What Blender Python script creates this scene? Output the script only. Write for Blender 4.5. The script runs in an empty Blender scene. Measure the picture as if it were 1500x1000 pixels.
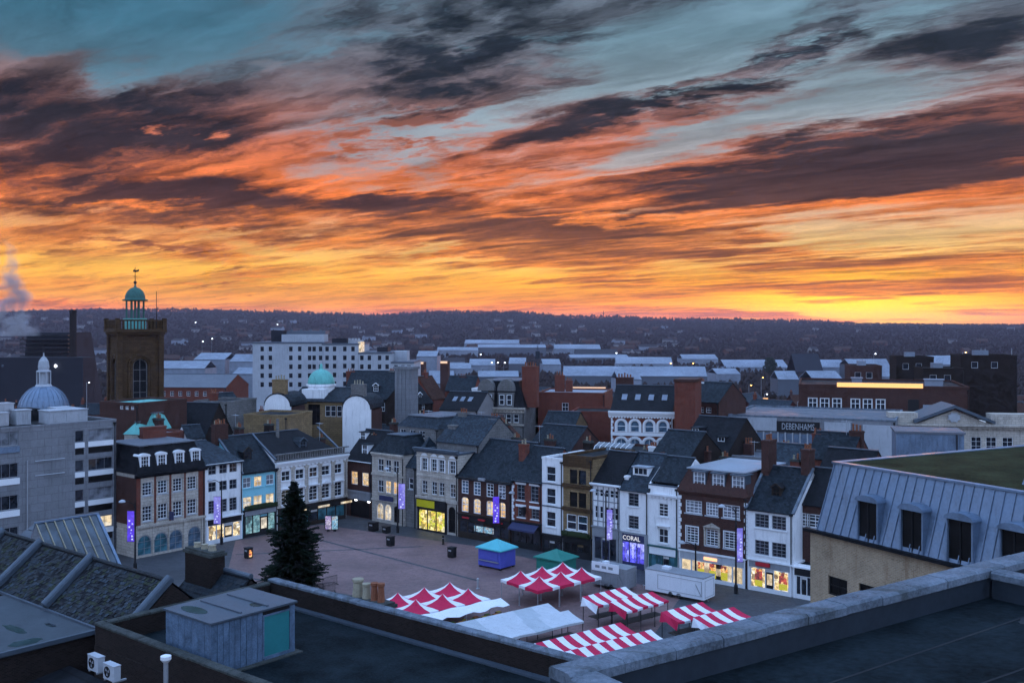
import bpy, bmesh, math, random
from math import sin, cos, pi, radians, sqrt, atan2
from mathutils import Vector, Matrix, noise as mnoise
random.seed(7)
sc = bpy.context.scene
# ------------------------------------------------------------------ camera
F = 35.0 / 36.0 * 1500.0          # focal length in pixels of the 1500 px wide photograph
HZ = 478.0                        # row of the horizon
H = 30.0                          # eye height above the market square
cam_data = bpy.data.cameras.new('camera')
cam_data.lens = 35.0; cam_data.sensor_width = 36.0
cam_data.shift_y = (HZ - 500.0) / 1500.0
cam_data.clip_start = 0.2; cam_data.clip_end = 40000.0
cam = bpy.data.objects.new('camera', cam_data)
sc.collection.objects.link(cam)
cam.location = (0, 0, H); cam.rotation_euler = (radians(90), 0, 0)
sc.camera = cam
sc.view_settings.view_transform = 'Standard'
sc.view_settings.look = 'None'
sc.view_settings.gamma = 1.0
sc.view_settings.use_curve_mapping = False
sc.view_settings.exposure = 0.25
sc.cycles.use_denoising = True
sc.cycles.use_adaptive_sampling = True
sc.cycles.adaptive_threshold = 0.03
sc.cycles.adaptive_min_samples = 8
sc.cycles.max_bounces = 5
sc.cycles.diffuse_bounces = 3
sc.cycles.glossy_bounces = 3
sc.cycles.volume_bounces = 0
sc.cycles.sample_clamp_indirect = 4.0
sc.cycles.caustics_reflective = False
sc.cycles.caustics_refractive = False
# ------------------------------------------------------------------ world: dusk sky with cloud layers
SUN_AZ = atan2(1250 - 750, F)     # the sun has just gone down at this bearing
world = bpy.data.worlds.new('World'); sc.world = world; world.use_nodes = True
wt = world.node_tree; wt.nodes.clear()
class NT:
    def __init__(s, tree): s.t = tree
    def new(s, typ, **kw):
        n = s.t.nodes.new(typ)
        for k, v in kw.items(): setattr(n, k, v)
        return n
    def put(s, sock, v):
        if isinstance(v, bpy.types.NodeSocket): s.t.links.new(v, sock)
        elif v is not None: sock.default_value = v
    def math(s, op, a, b=None, c=None, clamp=False):
        n = s.new('ShaderNodeMath', operation=op, use_clamp=clamp)
        for i, v in enumerate((a, b, c)):
            if v is not None: s.put(n.inputs[i], v)
        return n.outputs[0]
    def vmath(s, op, a, b=None, scale=None):
        n = s.new('ShaderNodeVectorMath', operation=op)
        s.put(n.inputs[0], a)
        if b is not None: s.put(n.inputs[1], b)
        if scale is not None: s.put(n.inputs['Scale'], scale)
        return n.outputs['Value'] if op in ('LENGTH', 'DOT_PRODUCT', 'DISTANCE') else n.outputs['Vector']
    def comb(s, x, y, z=0.0):
        n = s.new('ShaderNodeCombineXYZ')
        for i, v in enumerate((x, y, z)): s.put(n.inputs[i], v)
        return n.outputs[0]
    def sep(s, v):
        n = s.new('ShaderNodeSeparateXYZ'); s.put(n.inputs[0], v); return n.outputs
    def ramp(s, f, stops, interp='LINEAR'):
        n = s.new('ShaderNodeValToRGB'); r = n.color_ramp; r.interpolation = interp
        while len(r.elements) < len(stops): r.elements.new(0.5)
        for e, (p, c) in zip(r.elements, stops):
            e.position = p; e.color = (*c, 1) if len(c) == 3 else c
        s.put(n.inputs[0], f); return n.outputs[0]
    def noise(s, v, scale=1.0, detail=4.0, rough=0.5, dist=0.0, color=False):
        n = s.new('ShaderNodeTexNoise'); s.put(n.inputs['Vector'], v)
        n.inputs['Scale'].default_value = scale; n.inputs['Detail'].default_value = detail
        n.inputs['Roughness'].default_value = rough; n.inputs['Distortion'].default_value = dist
        return n.outputs['Color' if color else 'Fac']
    def smooth(s, v, a, b, lo=0.0, hi=1.0):
        n = s.new('ShaderNodeMapRange', interpolation_type='SMOOTHSTEP')
        s.put(n.inputs['Value'], v)
        n.inputs['From Min'].default_value = a; n.inputs['From Max'].default_value = b
        n.inputs['To Min'].default_value = lo; n.inputs['To Max'].default_value = hi
        return n.outputs['Result']
    def mix(s, f, a, b, mode='MIX', clampf=True):
        n = s.new('ShaderNodeMix', data_type='RGBA', blend_type=mode, clamp_factor=clampf)
        s.put(n.inputs[0], f)
        for i, v in ((6, a), (7, b)):
            if isinstance(v, tuple) and len(v) == 3: v = (*v, 1)
            s.put(n.inputs[i], v)
        return n.outputs[2]
def make_world():
    W = NT(wt)
    tc = W.new('ShaderNodeTexCoord')
    d = tc.outputs['Generated']
    x, y, z = W.sep(d)
    az = W.math('MULTIPLY', W.math('ARCTAN2', x, y), 180 / pi)
    el = W.math('MULTIPLY', W.math('ARCSINE', z), 180 / pi)
    # ---- cloud layer coordinates: a level sheet overhead, streets running off far to the left
    zc = W.math('ADD', W.math('MAXIMUM', z, 0.0), 0.065)
    u = W.math('DIVIDE', x, zc); v = W.math('DIVIDE', y, zc)
    a0 = radians(-52)
    us = W.math('SUBTRACT', W.math('MULTIPLY', u, cos(a0)), W.math('MULTIPLY', v, sin(a0)))
    vs = W.math('ADD', W.math('MULTIPLY', u, sin(a0)), W.math('MULTIPLY', v, cos(a0)))
    sheet0 = W.comb(us, vs, 0.0)
    wob = W.vmath('SUBTRACT', W.noise(W.vmath('MULTIPLY', sheet0, (1.8, 0.9, 1)), 1.0, 6, 0.68, color=True), (0.5, 0.5, 0.5))
    sheet = W.vmath('ADD', sheet0, W.vmath('SCALE', wob, scale=0.5))
    ae = W.comb(az, el, 0.0)
    # angular jitter so that the large masses have ragged outlines
    aej = W.vmath('ADD', ae, W.vmath('MULTIPLY', wob, (11.0, 4.2, 0)))
    def blob(px, py, rx, ry, rot=0.0, src=aej):
        a = atan2(px - 750, F); e = math.atan((HZ - py) / F * cos(a))
        n = W.new('ShaderNodeMapping', vector_type='TEXTURE')
        W.put(n.inputs['Vector'], src)
        k = 180 / pi / F
        n.inputs['Location'].default_value = (math.degrees(a), math.degrees(e), 0)
        n.inputs['Rotation'].default_value = (0, 0, radians(rot))
        n.inputs['Scale'].default_value = (rx * k, ry * k, 1)
        return W.smooth(W.vmath('LENGTH', n.outputs[0]), 1.0, 0.0)
    def field(lst, src=aej):
        tot = None
        for (px, py, rx, ry, rot, w) in lst:
            b = blob(px, py, rx, ry, rot, src)
            tot = W.math('MULTIPLY', b, w) if tot is None else W.math('MULTIPLY_ADD', b, w, tot)
        return tot
    dens = W.math('MULTIPLY', field(CLOUD_BLOBS), 0.80)
    warm = field(WARM_BLOBS)
    mott = field(MOTTLE_BLOBS)
    def stack(vec):
        return W.noise(W.vmath('MULTIPLY', vec, (1.6, 0.46, 1)), 1.0, 7, 0.66, 0.0)
    n1 = stack(sheet)
    toS = (sin(SUN_AZ), cos(SUN_AZ))
    # the same field a little nearer the sun: where it is thinner there, the underside catches the light
    dS = 0.30
    offv = (dS * (toS[0] * cos(a0) - toS[1] * sin(a0)), dS * (toS[0] * sin(a0) + toS[1] * cos(a0)), 0)
    n1s = stack(W.vmath('ADD', sheet, offv))
    fib = W.noise(W.vmath('MULTIPLY', sheet, (5.5, 1.1, 1)), 1.0, 4, 0.65, 0.0)
    cell = W.noise(W.vmath('MULTIPLY', sheet, (1.0, 0.62, 1)), 10.0, 3, 0.6, 0.0)
    cells = W.noise(W.vmath('MULTIPLY', W.vmath('ADD', sheet, W.vmath('SCALE', offv, scale=0.2)), (1.0, 0.62, 1)), 10.0, 2, 0.55, 0.0)
    # thin streaks low down, drawn out along the horizon
    streak = W.noise(W.vmath('ADD', W.comb(W.math('MULTIPLY', az, 0.075), W.math('MULTIPLY', el, 1.25), 3.3), W.vmath('SCALE', wob, scale=0.35)), 1.0, 6, 0.6, 0.0)
    low = W.smooth(el, 8.0, 3.0)
    cellc = W.math('MULTIPLY', W.math('SUBTRACT', cell, 0.5), mott)
    stc = W.math('MULTIPLY', W.math('MULTIPLY', W.math('SUBTRACT', streak, 0.5), 1.7), low)
    fibc = W.math('MULTIPLY', W.math('SUBTRACT', fib, 0.5), 1.3)
    D = W.math('MULTIPLY_ADD', W.math('SUBTRACT', n1, 0.5), W.math('MULTIPLY_ADD', low, -1.1, 2.1), dens)
    D = W.math('ADD', W.math('ADD', D, fibc), W.math('MULTIPLY_ADD', cellc, 2.6, stc))
    slope = W.math('ADD', W.math('MULTIPLY', W.math('SUBTRACT', n1, n1s), 3.0), W.math('MULTIPLY', W.math('MULTIPLY', W.math('SUBTRACT', cell, cells), mott), 4.5))
    alpha = W.smooth(D, -0.36, 0.34)
    thick = W.smooth(W.math('SUBTRACT', D, W.math('MULTIPLY', W.math('ADD', slope, warm), 0.62)), -0.22, 0.72)
    E = 24.0
    ef = W.math('DIVIDE', W.math('MAXIMUM', el, 0.0), E)
    def er(stops): return W.ramp(ef, [(min(1, e / E), c) for e, c in stops])
    # ---- clear air towards the afterglow
    sky_r = er([(0, (1.25, .25, .008)), (1.2, (1.35, .40, .006)), (2.6, (1.15, .48, .02)), (4.2, (.95, .58, .18)), (6, (.70, .44, .26)), (9, (.43, .38, .38)), (12, (.31, .39, .45)), (16, (.17, .29, .37)), (24, (.15, .28, .42))])
    sky_l = er([(0, (1.0, .27, .04)), (1.6, (1.1, .40, .03)), (3.3, (1.02, .50, .06)), (5, (.85, .40, .12)), (7, (.45, .25, .18)), (9.5, (.22, .22, .26)), (12.5, (.11, .20, .27)), (16, (.055, .165, .25)), (24, (.05, .16, .28))])
    lr = W.smooth(az, -22, 8)
    clear = W.vmath('SCALE', W.mix(lr, sky_l, sky_r), scale=W.smooth(W.math('ADD', n1, W.math('MULTIPLY', fibc, 0.35)), 0.25, 0.72, 1.28, 0.62))
    lit_c = er([(0, (1.2, .24, .008)), (2.5, (.92, .27, .02)), (5, (.82, .25, .05)), (7.5, (.95, .22, .045)), (10, (.62, .165, .075)), (13, (.21, .14, .15)), (16, (.13, .155, .20)), (24, (.13, .19, .27))])
    dark_c = er([(0, (.85, .14, .006)), (2.5, (.42, .11, .015)), (4.5, (.24, .075, .028)), (7, (.075, .030, .026)), (10, (.036, .023, .029)), (13, (.017, .020, .032)), (18, (.014, .023, .038)), (24, (.05, .08, .13))])
    cloud = W.vmath('SCALE', W.mix(thick, lit_c, dark_c), scale=W.smooth(W.math('ADD', fib, W.math('MULTIPLY', cellc, 0.8)), 0.3, 0.7, 1.45, 0.6))
    front = W.mix(W.math('MULTIPLY', alpha, W.smooth(el, 40, 18, 0.25, 0.97)), clear, cloud)
    # hot core of the afterglow over the place where the sun set
    glow = W.math('MULTIPLY', blob(1255, 448, 330, 62, 0, ae), W.smooth(streak, 0.56, 0.46))
    front = W.mix(W.math('MULTIPLY', glow, 0.9), front, (2.3, 1.15, 0.0))
    # ---- the rest of the dome: clear blue dusk, a Nishita sky under it
    nish = W.new('ShaderNodeTexSky', sky_type='NISHITA')
    nish.sun_disc = False; nish.sun_elevation = radians(1.0); nish.sun_rotation = SUN_AZ
    nish.air_density = 1.0; nish.dust_density = 1.0; nish.ozone_density = 3.0
    nb = W.vmath('SCALE', nish.outputs[0], scale=0.10)
    east = W.ramp(W.math('DIVIDE', W.math('MAXIMUM', el, 0.0), 90.0), [(0, EAST[0]), (.15, EAST[1]), (.35, EAST[2]), (1, EAST[3])])
    thin = W.noise(sheet0, 0.8, 4, 0.55)
    east = W.mix(W.smooth(thin, 0.4, 0.75, 0, 0.35), east, W.vmath('SCALE', east, scale=0.62))
    east = W.vmath('ADD', east, nb)
    away = W.smooth(W.math('ABSOLUTE', W.math('SUBTRACT', az, 4.0)), 34, 85)
    up = W.smooth(el, 19, 36)
    f = W.math('MAXIMUM', away, up)
    bg = W.new('ShaderNodeBackground'); W.put(bg.inputs['Color'], front); bg.inputs['Strength'].default_value = 0.84
    bg2 = W.new('ShaderNodeBackground'); W.put(bg2.inputs['Color'], east)
    mx = W.new('ShaderNodeMixShader'); W.put(mx.inputs[0], f)
    W.t.links.new(bg.outputs[0], mx.inputs[1]); W.t.links.new(bg2.outputs[0], mx.inputs[2])
    out = W.new('ShaderNodeOutputWorld'); W.t.links.new(mx.outputs[0], out.inputs['Surface'])
HAZE = 0.000052
EAST = [(.64, .68, .90), (.66, .86, 1.34), (.60, .90, 1.52), (.46, .78, 1.44)]
# (px, py, half width, half height, tilt, weight): where the sheet is heavy, thin or absent
CLOUD_BLOBS = [
 (150, 25, 390, 115, 0, -1.0), (520, 90, 420, 130, 2, .34), (680, 85, 240, 75, 10, .55), (900, 4, 220, 26, 4, .40),
 (970, 80, 200, 95, 10, -1.15), (1170, 78, 190, 42, 16, .68), (1230, 140, 330, 46, 8, -.95), (1440, 55, 190, 62, 12, .85), (1130, 25, 120, 40, 0, -.5),
 (60, 190, 500, 125, -8, .95), (350, 185, 300, 70, -4, .35), (100, 295, 460, 36, 0, .60), (330, 287, 340, 30, -2, .50),
 (600, 200, 200, 80, 8, .12), (870, 172, 270, 46, 12, .95), (780, 242, 190, 34, 6, .50), (970, 214, 150, 34, 10, -.8),
 (1330, 212, 480, 85, 6, 1.05), (1290, 266, 450, 52, 0, .85), (1010, 282, 400, 40, 2, .50),
 (570, 303, 170, 24, 4, .70), (690, 335, 320, 60, 0, .55), (850, 345, 400, 70, -3, .70), (900, 402, 140, 18, 0, .55), (1060, 356, 90, 14, 0, .5),
 (200, 355, 120, 12, -4, .9), (330, 425, 100, 6, 2, .8), (100, 440, 90, 8, 0, .30), (360, 400, 90, 14, -12, .4), (330, 330, 220, 16, -3, .4),
 (640, 380, 130, 18, 0, -.8), (420, 362, 160, 20, -10, -.65), (150, 405, 360, 28, 0, -.30), (560, 432, 460, 32, 0, -.8), (1010, 390, 150, 20, 4, -.55), (1250, 342, 330, 24, 0, -.6),
 (1330, 400, 340, 28, 0, .45), (620, 245, 70, 20, 10, -.35),
]
WARM_BLOBS = [
 (390, 255, 320, 46, 0, 1.0), (310, 196, 40, 13, 0, 1.9), (240, 190, 28, 7, 0, 1.3), (465, 190, 66, 20, 14, 1.6), (410, 105, 36, 13, 0, 1.2), (620, 210, 180, 80, 10, .7), (900, 195, 170, 22, 12, .7),
 (690, 266, 300, 14, 8, 1.9), (840, 254, 220, 11, 5, 1.7), (150, 302, 300, 10, 0, .8), (1250, 306, 500, 9, 0, 1.6), (900, 318, 320, 9, -2, 1.1), (800, 350, 440, 60, 0, .40), (1440, 20, 90, 40, 0, .5), (850, 20, 100, 22, 10, .7), (1330, 280, 440, 40, 0, .32),
]
MOTTLE_BLOBS = [(600, 200, 230, 95, 8, 1.15), (1170, 75, 230, 62, 14, 1.2), (980, 150, 190, 55, 10, 1.1), (690, 70, 320, 110, 5, .8), (1440, 60, 170, 90, 10, .45), (1200, 200, 320, 60, 0, .35)]
make_world()
world.cycles.sampling_method = 'MANUAL'; world.cycles.sample_map_resolution = 256
sun_data = bpy.data.lights.new('sun', 'SUN')
sun_data.energy = 0.25; sun_data.angle = radians(10); sun_data.color = (1.0, .42, .16)
sun = bpy.data.objects.new('sun', sun_data); sc.collection.objects.link(sun)
sd = Vector((sin(SUN_AZ) * cos(radians(1.5)), cos(SUN_AZ) * cos(radians(1.5)), sin(radians(1.5))))
sun.rotation_euler = sd.to_track_quat('Z', 'Y').to_euler()
sun.location = (0, 0, 80)
# ------------------------------------------------------------------ photograph pixels -> places
def ground(px, py, z=0.0):                       # the point of the level z seen at a pixel
    Y = (H - z) * F / (py - HZ); return Vector(((px - 750) / F * Y, Y, z))
def at_depth(px, py, Y): return Vector(((px - 750) / F * Y, Y, H - (py - HZ) / F * Y))
def height(py, Y): return H - (py - HZ) / F * Y
A1 = radians(50.6); A2 = radians(-39.4)          # bearings of the two rows round the square
AM = radians(37)                                 # bearing of the market stalls
LINE_L = (Vector((-48.2, 129.06)), A1)
LINE_R = (Vector((-13.64, 147.3)), A2)
# ------------------------------------------------------------------ mesh collector
COL = sc.collection
class MB:
    def __init__(s): s.v = []; s.f = []; s.m = []
    def add(s, vs, fs, m=0):
        b = len(s.v); s.v += [tuple(p) for p in vs]
        for f in fs: s.f.append(tuple(i + b for i in f)); s.m.append(m)
        return s
    def quad(s, a, b, c, d, m=0): return s.add([a, b, c, d], [(0, 1, 2, 3)], m)
    def tri(s, a, b, c, m=0): return s.add([a, b, c], [(0, 1, 2)], m)
    def box(s, x0, y0, z0, x1, y1, z1, m=0):
        if x0 > x1: x0, x1 = x1, x0
        if y0 > y1: y0, y1 = y1, y0
        if z0 > z1: z0, z1 = z1, z0
        v = [(x0, y0, z0), (x1, y0, z0), (x1, y1, z0), (x0, y1, z0), (x0, y0, z1), (x1, y0, z1), (x1, y1, z1), (x0, y1, z1)]
        return s.add(v, [(0, 3, 2, 1), (4, 5, 6, 7), (0, 1, 5, 4), (1, 2, 6, 5), (2, 3, 7, 6), (3, 0, 4, 7)], m)
    def hexa(s, lo, hi, m=0):                      # 4 bottom points, 4 top points
        return s.add(list(lo) + list(hi), [(0, 3, 2, 1), (4, 5, 6, 7), (0, 1, 5, 4), (1, 2, 6, 5), (2, 3, 7, 6), (3, 0, 4, 7)], m)
    def prism(s, poly, z0, z1, m=0, axis='z'):
        n = len(poly)
        def P(p, w):
            return (p[0], p[1], w) if axis == 'z' else ((p[0], w, p[1]) if axis == 'y' else (w, p[0], p[1]))
        vs = [P(p, z0) for p in poly] + [P(p, z1) for p in poly]
        fs = [tuple(range(n))[::-1], tuple(range(n, 2 * n))] + [(i, (i + 1) % n, n + (i + 1) % n, n + i) for i in range(n)]
        return s.add(vs, fs, m)
    def lathe(s, prof, n=16, cx=0, cy=0, m=0, cap=True, a0=0.0):
        b = len(s.v)
        for r, z in prof:
            for k in range(n):
                a = a0 + 2 * pi * k / n; s.v.append((cx + r * cos(a), cy + r * sin(a), z))
        for i in range(len(prof) - 1):
            for k in range(n):
                k2 = (k + 1) % n
                s.f.append((b + i * n + k, b + i * n + k2, b + (i + 1) * n + k2, b + (i + 1) * n + k)); s.m.append(m)
        if cap:
            s.f.append(tuple(b + k for k in range(n))[::-1]); s.m.append(m)
            s.f.append(tuple(b + (len(prof) - 1) * n + k for k in range(n))); s.m.append(m)
        return s
    def tube(s, p0, p1, r0, r1=None, n=8, m=0):
        p0 = Vector(p0); p1 = Vector(p1); r1 = r0 if r1 is None else r1
        q = (p1 - p0).to_track_quat('Z', 'Y'); b = len(s.v)
        for p, r in ((p0, r0), (p1, r1)):
            for k in range(n):
                a = 2 * pi * k / n; s.v.append(tuple(p + q @ Vector((r * cos(a), r * sin(a), 0))))
        for k in range(n):
            k2 = (k + 1) % n; s.f.append((b + k, b + k2, b + n + k2, b + n + k)); s.m.append(m)
        s.f.append(tuple(b + k for k in range(n))[::-1]); s.m.append(m)
        s.f.append(tuple(b + n + k for k in range(n))); s.m.append(m)
        return s
    def beam(s, p0, p1, w, h, m=0):               # rectangular bar between two points
        p0 = Vector(p0); p1 = Vector(p1); d = (p1 - p0).normalized()
        up = Vector((0, 0, 1)) if abs(d.z) < .95 else Vector((0, 1, 0))
        x = d.cross(up).normalized() * w / 2; z = x.cross(d).normalized() * h / 2
        return s.hexa([p0 - x - z, p0 + x - z, p1 + x - z, p1 - x - z], [p0 - x + z, p0 + x + z, p1 + x + z, p1 - x + z], m)
    def mesh(s, name, mats, smooth=False):
        me = bpy.data.meshes.new(name); me.from_pydata(s.v, [], s.f)
        for m in (mats if isinstance(mats, (list, tuple)) else [mats]): me.materials.append(M(m))
        if any(s.m): me.polygons.foreach_set('material_index', s.m)
        if smooth: me.polygons.foreach_set('use_smooth', [True] * len(s.f))
        me.update(); return me
    def build(s, name, mats, parent=None, loc=None, smooth=False, rz=None):
        return place(name, s.mesh(name, mats, smooth), parent, loc, rz)
def place(name, me, parent=None, loc=None, rz=None):
    o = bpy.data.objects.new(name, me); COL.objects.link(o)
    if parent is not None: o.parent = parent
    if loc is not None: o.location = loc
    if rz is not None: o.rotation_euler = (0, 0, rz)
    return o
def tag(o, label, cat, group=None):
    o['label'] = label; o['category'] = cat
    if group: o['group'] = group
    return o
def thing(name, label, cat, loc=(0, 0, 0), rz=0.0, group=None):
    o = place(name, None, None, loc, rz); o.empty_display_size = 0.5
    return tag(o, label, cat, group)
def structure(o, kind='structure'): o['kind'] = kind; return o
def copy_tree(o, parent=None, loc=None, rz=None, label=None):
    c = o.copy(); COL.objects.link(c); c.parent = parent
    if loc is not None: c.location = loc
    if rz is not None: c.rotation_euler = (0, 0, rz)
    if label: c['label'] = label
    for ch in o.children: copy_tree(ch, c)
    return c
# ------------------------------------------------------------------ materials
MATS = {}
def M(m): return MATS[m] if isinstance(m, str) else m
def new_mat(name):
    m = bpy.data.materials.new(name); m.use_nodes = True; m.node_tree.nodes.clear(); MATS[name] = m
    t = NT(m.node_tree); out = t.new('ShaderNodeOutputMaterial'); b = t.new('ShaderNodeBsdfPrincipled')
    t.t.links.new(b.outputs[0], out.inputs[0]); return m, t, b
def surf(name, col, rough=.8, var=.25, scale=.6, fine=6.0, bump=0.0, metal=0.0, spec=.15, pattern=None, psize=(.45, .22), pc=.35, mortar=None, dirt=.0, rvar=0.0, stain=None):
    m, t, b = new_mat(name)
    tc = t.new('ShaderNodeTexCoord'); P = tc.outputs['Object']
    rnd = t.new('ShaderNodeObjectInfo').outputs['Random']
    shift = t.vmath('ADD', P, t.comb(t.math('MULTIPLY', rnd, 37.0), t.math('MULTIPLY', rnd, 11.0), 0.0))
    n = t.noise(shift, scale, 5, .6)
    n2 = t.noise(shift, fine, 4, .6)
    f = t.math('ADD', t.math('MULTIPLY', t.math('SUBTRACT', n, .5), var * 2.4), t.math('MULTIPLY', t.math('SUBTRACT', n2, .5), var * 1.6))
    c = col
    hgt = n2
    if pattern:
        x, y, z = t.sep(P)
        if pattern == 'roof': vec = t.comb(t.math('ADD', x, t.math('MULTIPLY', y, .37)), t.math('MULTIPLY', z, 1.35), 0)
        elif pattern == 'flat': vec = P
        else: vec = t.comb(t.math('ADD', x, y), z, 0)
        br = t.new('ShaderNodeTexBrick'); t.put(br.inputs['Vector'], vec)
        br.inputs['Scale'].default_value = 1.0
        br.inputs['Brick Width'].default_value = psize[0]; br.inputs['Row Height'].default_value = psize[1]
        br.inputs['Mortar Size'].default_value = .012 if pattern != 'wall' else .016
        br.inputs['Bias'].default_value = 0.0
        br.inputs['Color1'].default_value = tuple(min(1, k * (1 + pc)) for k in col) + (1,)
        br.inputs['Color2'].default_value = tuple(k * (1 - pc) for k in col) + (1,)
        br.inputs['Mortar'].default_value = (*(mortar or tuple(k * .45 for k in col)), 1)
        c = br.outputs['Color']; hgt = t.math('SUBTRACT', n2, t.math('MULTIPLY', br.outputs['Fac'], 1.2))
    gain = t.math('ADD', f, 1.0)
    cc = t.vmath('SCALE', c if not isinstance(c, tuple) else t.comb(*c), scale=gain)
    if stain:                                       # streaks that run down from above
        x, y, z = t.sep(P)
        sn = t.noise(t.comb(t.math('MULTIPLY', t.math('ADD', x, y), 2.2), t.math('MULTIPLY', z, .25), 0), 1.0, 5, .6)
        cc = t.mix(t.smooth(sn, .5, .75, 0, stain[1]), cc, stain[0])
    t.put(b.inputs['Base Color'], cc)
    b.inputs['Roughness'].default_value = rough; b.inputs['Metallic'].default_value = metal
    b.inputs['Specular IOR Level'].default_value = spec
    if rvar: t.put(b.inputs['Roughness'], t.smooth(n, .35, .65, max(.03, rough - rvar), min(1, rough + rvar)))
    if bump:
        bn = t.new('ShaderNodeBump'); bn.inputs['Strength'].default_value = bump; bn.inputs['Distance'].default_value = .04
        t.put(bn.inputs['Height'], hgt); t.t.links.new(bn.outputs[0], b.inputs['Normal'])
    return m
def emit(name, col, strength, base=(.05, .05, .05), var=0.0, scale=2.0, cols=None, lo=.3, hi=.7):
    m, t, b = new_mat(name)
    b.inputs['Base Color'].default_value = (*base, 1); b.inputs['Roughness'].default_value = .25
    b.inputs['Emission Strength'].default_value = strength
    c = (*col, 1)
    if cols:
        tc = t.new('ShaderNodeTexCoord')
        rnd = t.new('ShaderNodeObjectInfo').outputs['Random']
        P = t.vmath('ADD', tc.outputs['Object'], t.comb(t.math('MULTIPLY', rnd, 23.0), t.math('MULTIPLY', rnd, 7.0), 0.0))
        vo = t.new('ShaderNodeTexVoronoi', feature='F1', distance='CHEBYCHEV'); t.put(vo.inputs['Vector'], P)
        vo.inputs['Scale'].default_value = scale; vo.inputs['Randomness'].default_value = .8
        x, y, z = t.sep(vo.outputs['Color'])
        k = len(cols)
        rc = t.ramp(x, [((i + .0) / k, cc) for i, cc in enumerate(cols)], 'CONSTANT')
        nn = t.noise(P, scale * 1.7, 4, .6)
        c2 = t.vmath('SCALE', rc, scale=t.smooth(nn, lo, hi, .35, 1.25))
        t.put(b.inputs['Emission Color'], c2)
    else:
        b.inputs['Emission Color'].default_value = c
    return m
surf('white_render', (.78, .78, .78), .75, .14, .5, 5, .05, stain=((.38, .38, .38), .55))
surf('cream_stone', (.46, .41, .35), .85, .35, .5, 5, .12, pattern='wall', psize=(.9, .4), pc=.10, stain=((.16, .14, .12), .5))
surf('grey_stone', (.16, .155, .15), .85, .4, .5, 5, .12, pattern='wall', psize=(.9, .4), pc=.10, stain=((.12, .11, .10), .5))
surf('ochre_stone', (.23, .155, .08), .85, .4, .5, 5, .12, pattern='wall', psize=(.8, .35), pc=.14, stain=((.10, .07, .05), .5))
surf('iron_stone', (.075, .043, .022), .9, .25, .4, 4, .15, pattern='wall', psize=(.8, .35), pc=.2, stain=((.05, .04, .03), .6))
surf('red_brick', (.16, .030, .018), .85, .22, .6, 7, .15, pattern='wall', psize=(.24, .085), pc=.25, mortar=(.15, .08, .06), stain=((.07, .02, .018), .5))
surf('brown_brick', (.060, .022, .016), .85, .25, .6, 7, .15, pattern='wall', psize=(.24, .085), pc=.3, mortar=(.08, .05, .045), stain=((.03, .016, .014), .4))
surf('dark_brick', (.020, .014, .012), .9, .3, .6, 7, .2, pattern='wall', psize=(.24, .085), pc=.4, mortar=(.028, .021, .019))
surf('slate', (.016, .022, .028), .65, .40, .5, 5, .3, pattern='roof', psize=(.32, .24), pc=.5, spec=.12)
surf('slate_blue', (.024, .034, .045), .6, .40, .5, 5, .3, pattern='roof', psize=(.32, .24), pc=.45, spec=.15)
surf('slate_dark', (.010, .011, .014), .75, .3, .5, 5, .25, pattern='roof', psize=(.32, .24), pc=.35)
surf('roof_tile', (.022, .026, .030), .7, .6, .8, 9, .3, spec=.2)
surf('roof_tile_moss', (.034, .040, .028), .8, .6, .8, 9, .3, spec=.1)
surf('clay_tile', (.06, .028, .02), .85, .3, .6, 6, .2, pattern='roof', psize=(.3, .26), pc=.3)
surf('lead', (.075, .098, .125), .5, .25, .8, 5, .08, metal=.3, spec=.5)
surf('zinc', (.155, .215, .30), .45, .4, .9, 6, .08, metal=.35, spec=.5, stain=((.10, .13, .17), .6), rvar=.12)
surf('copper_green', (.14, .42, .37), .6, .28, .9, 5, .08, stain=((.05, .16, .15), .6))
surf('copper_dark', (.05, .13, .11), .6, .3, 1.2, 5, .08, stain=((.02, .04, .035), .6))
surf('flat_roof_grey', (.13, .14, .16), .6, .22, .25, 3, .05, rvar=.2)
surf('flat_roof_pale', (.30, .33, .37), .5, .18, .25, 3, .05, rvar=.2)
surf('flat_roof_dark', (.014, .016, .019), .75, .35, .35, 3, .12, rvar=.15)
surf('wet_felt', (.009, .014, .017), .85, 1.2, .55, 7, .5, spec=.06)
surf('moss_roof', (.026, .030, .014), .9, 1.1, .45, 6, .4, spec=.05)
surf('concrete', (.20, .205, .22), .85, .25, .4, 5, .08, pattern='wall', psize=(1.8, 1.0), pc=.05, stain=((.11, .11, .12), .5))
surf('concrete_white', (.40, .42, .45), .8, .2, .4, 5, .05, stain=((.2, .2, .21), .45))
surf('coping', (.13, .155, .185), .85, .85, 1.3, 14, .5, stain=((.05, .056, .05), .7))
surf('coping_mossy', (.055, .060, .056), .9, .8, 1.8, 14, .3)
surf('tan_brick', (.33, .24, .15), .85, .45, .55, 9, .12, pattern='wall', psize=(.24, .085), pc=.14, mortar=(.38, .31, .23), stain=((.22, .14, .085), .7))
surf('white_paint', (.78, .79, .80), .5, .06, 1.0, 6)
surf('cyan_render', (.25, .58, .66), .75, .12, .6, 5)
surf('blue_paint', (.045, .05, .11), .45, .2, 1, 6)
surf('black_paint', (.02, .02, .022), .4, .25, 1, 6)
surf('dark_wood', (.035, .025, .02), .6, .3, 1, 6)
surf('green_paint', (.03, .10, .10), .5, .25, 1, 6)
surf('teal_paint', (.06, .28, .30), .5, .2, 1, 6)
surf('grey_paint', (.25, .26, .28), .55, .2, .8, 5, stain=((.14, .14, .15), .5))
surf('yellow_paint', (.62, .52, .02), .5, .1, 1, 6)
surf('red_paint', (.45, .03, .04), .5, .15, 1, 6)
surf('steel', (.45, .47, .50), .4, .15, 1, 6, metal=.6)
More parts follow.
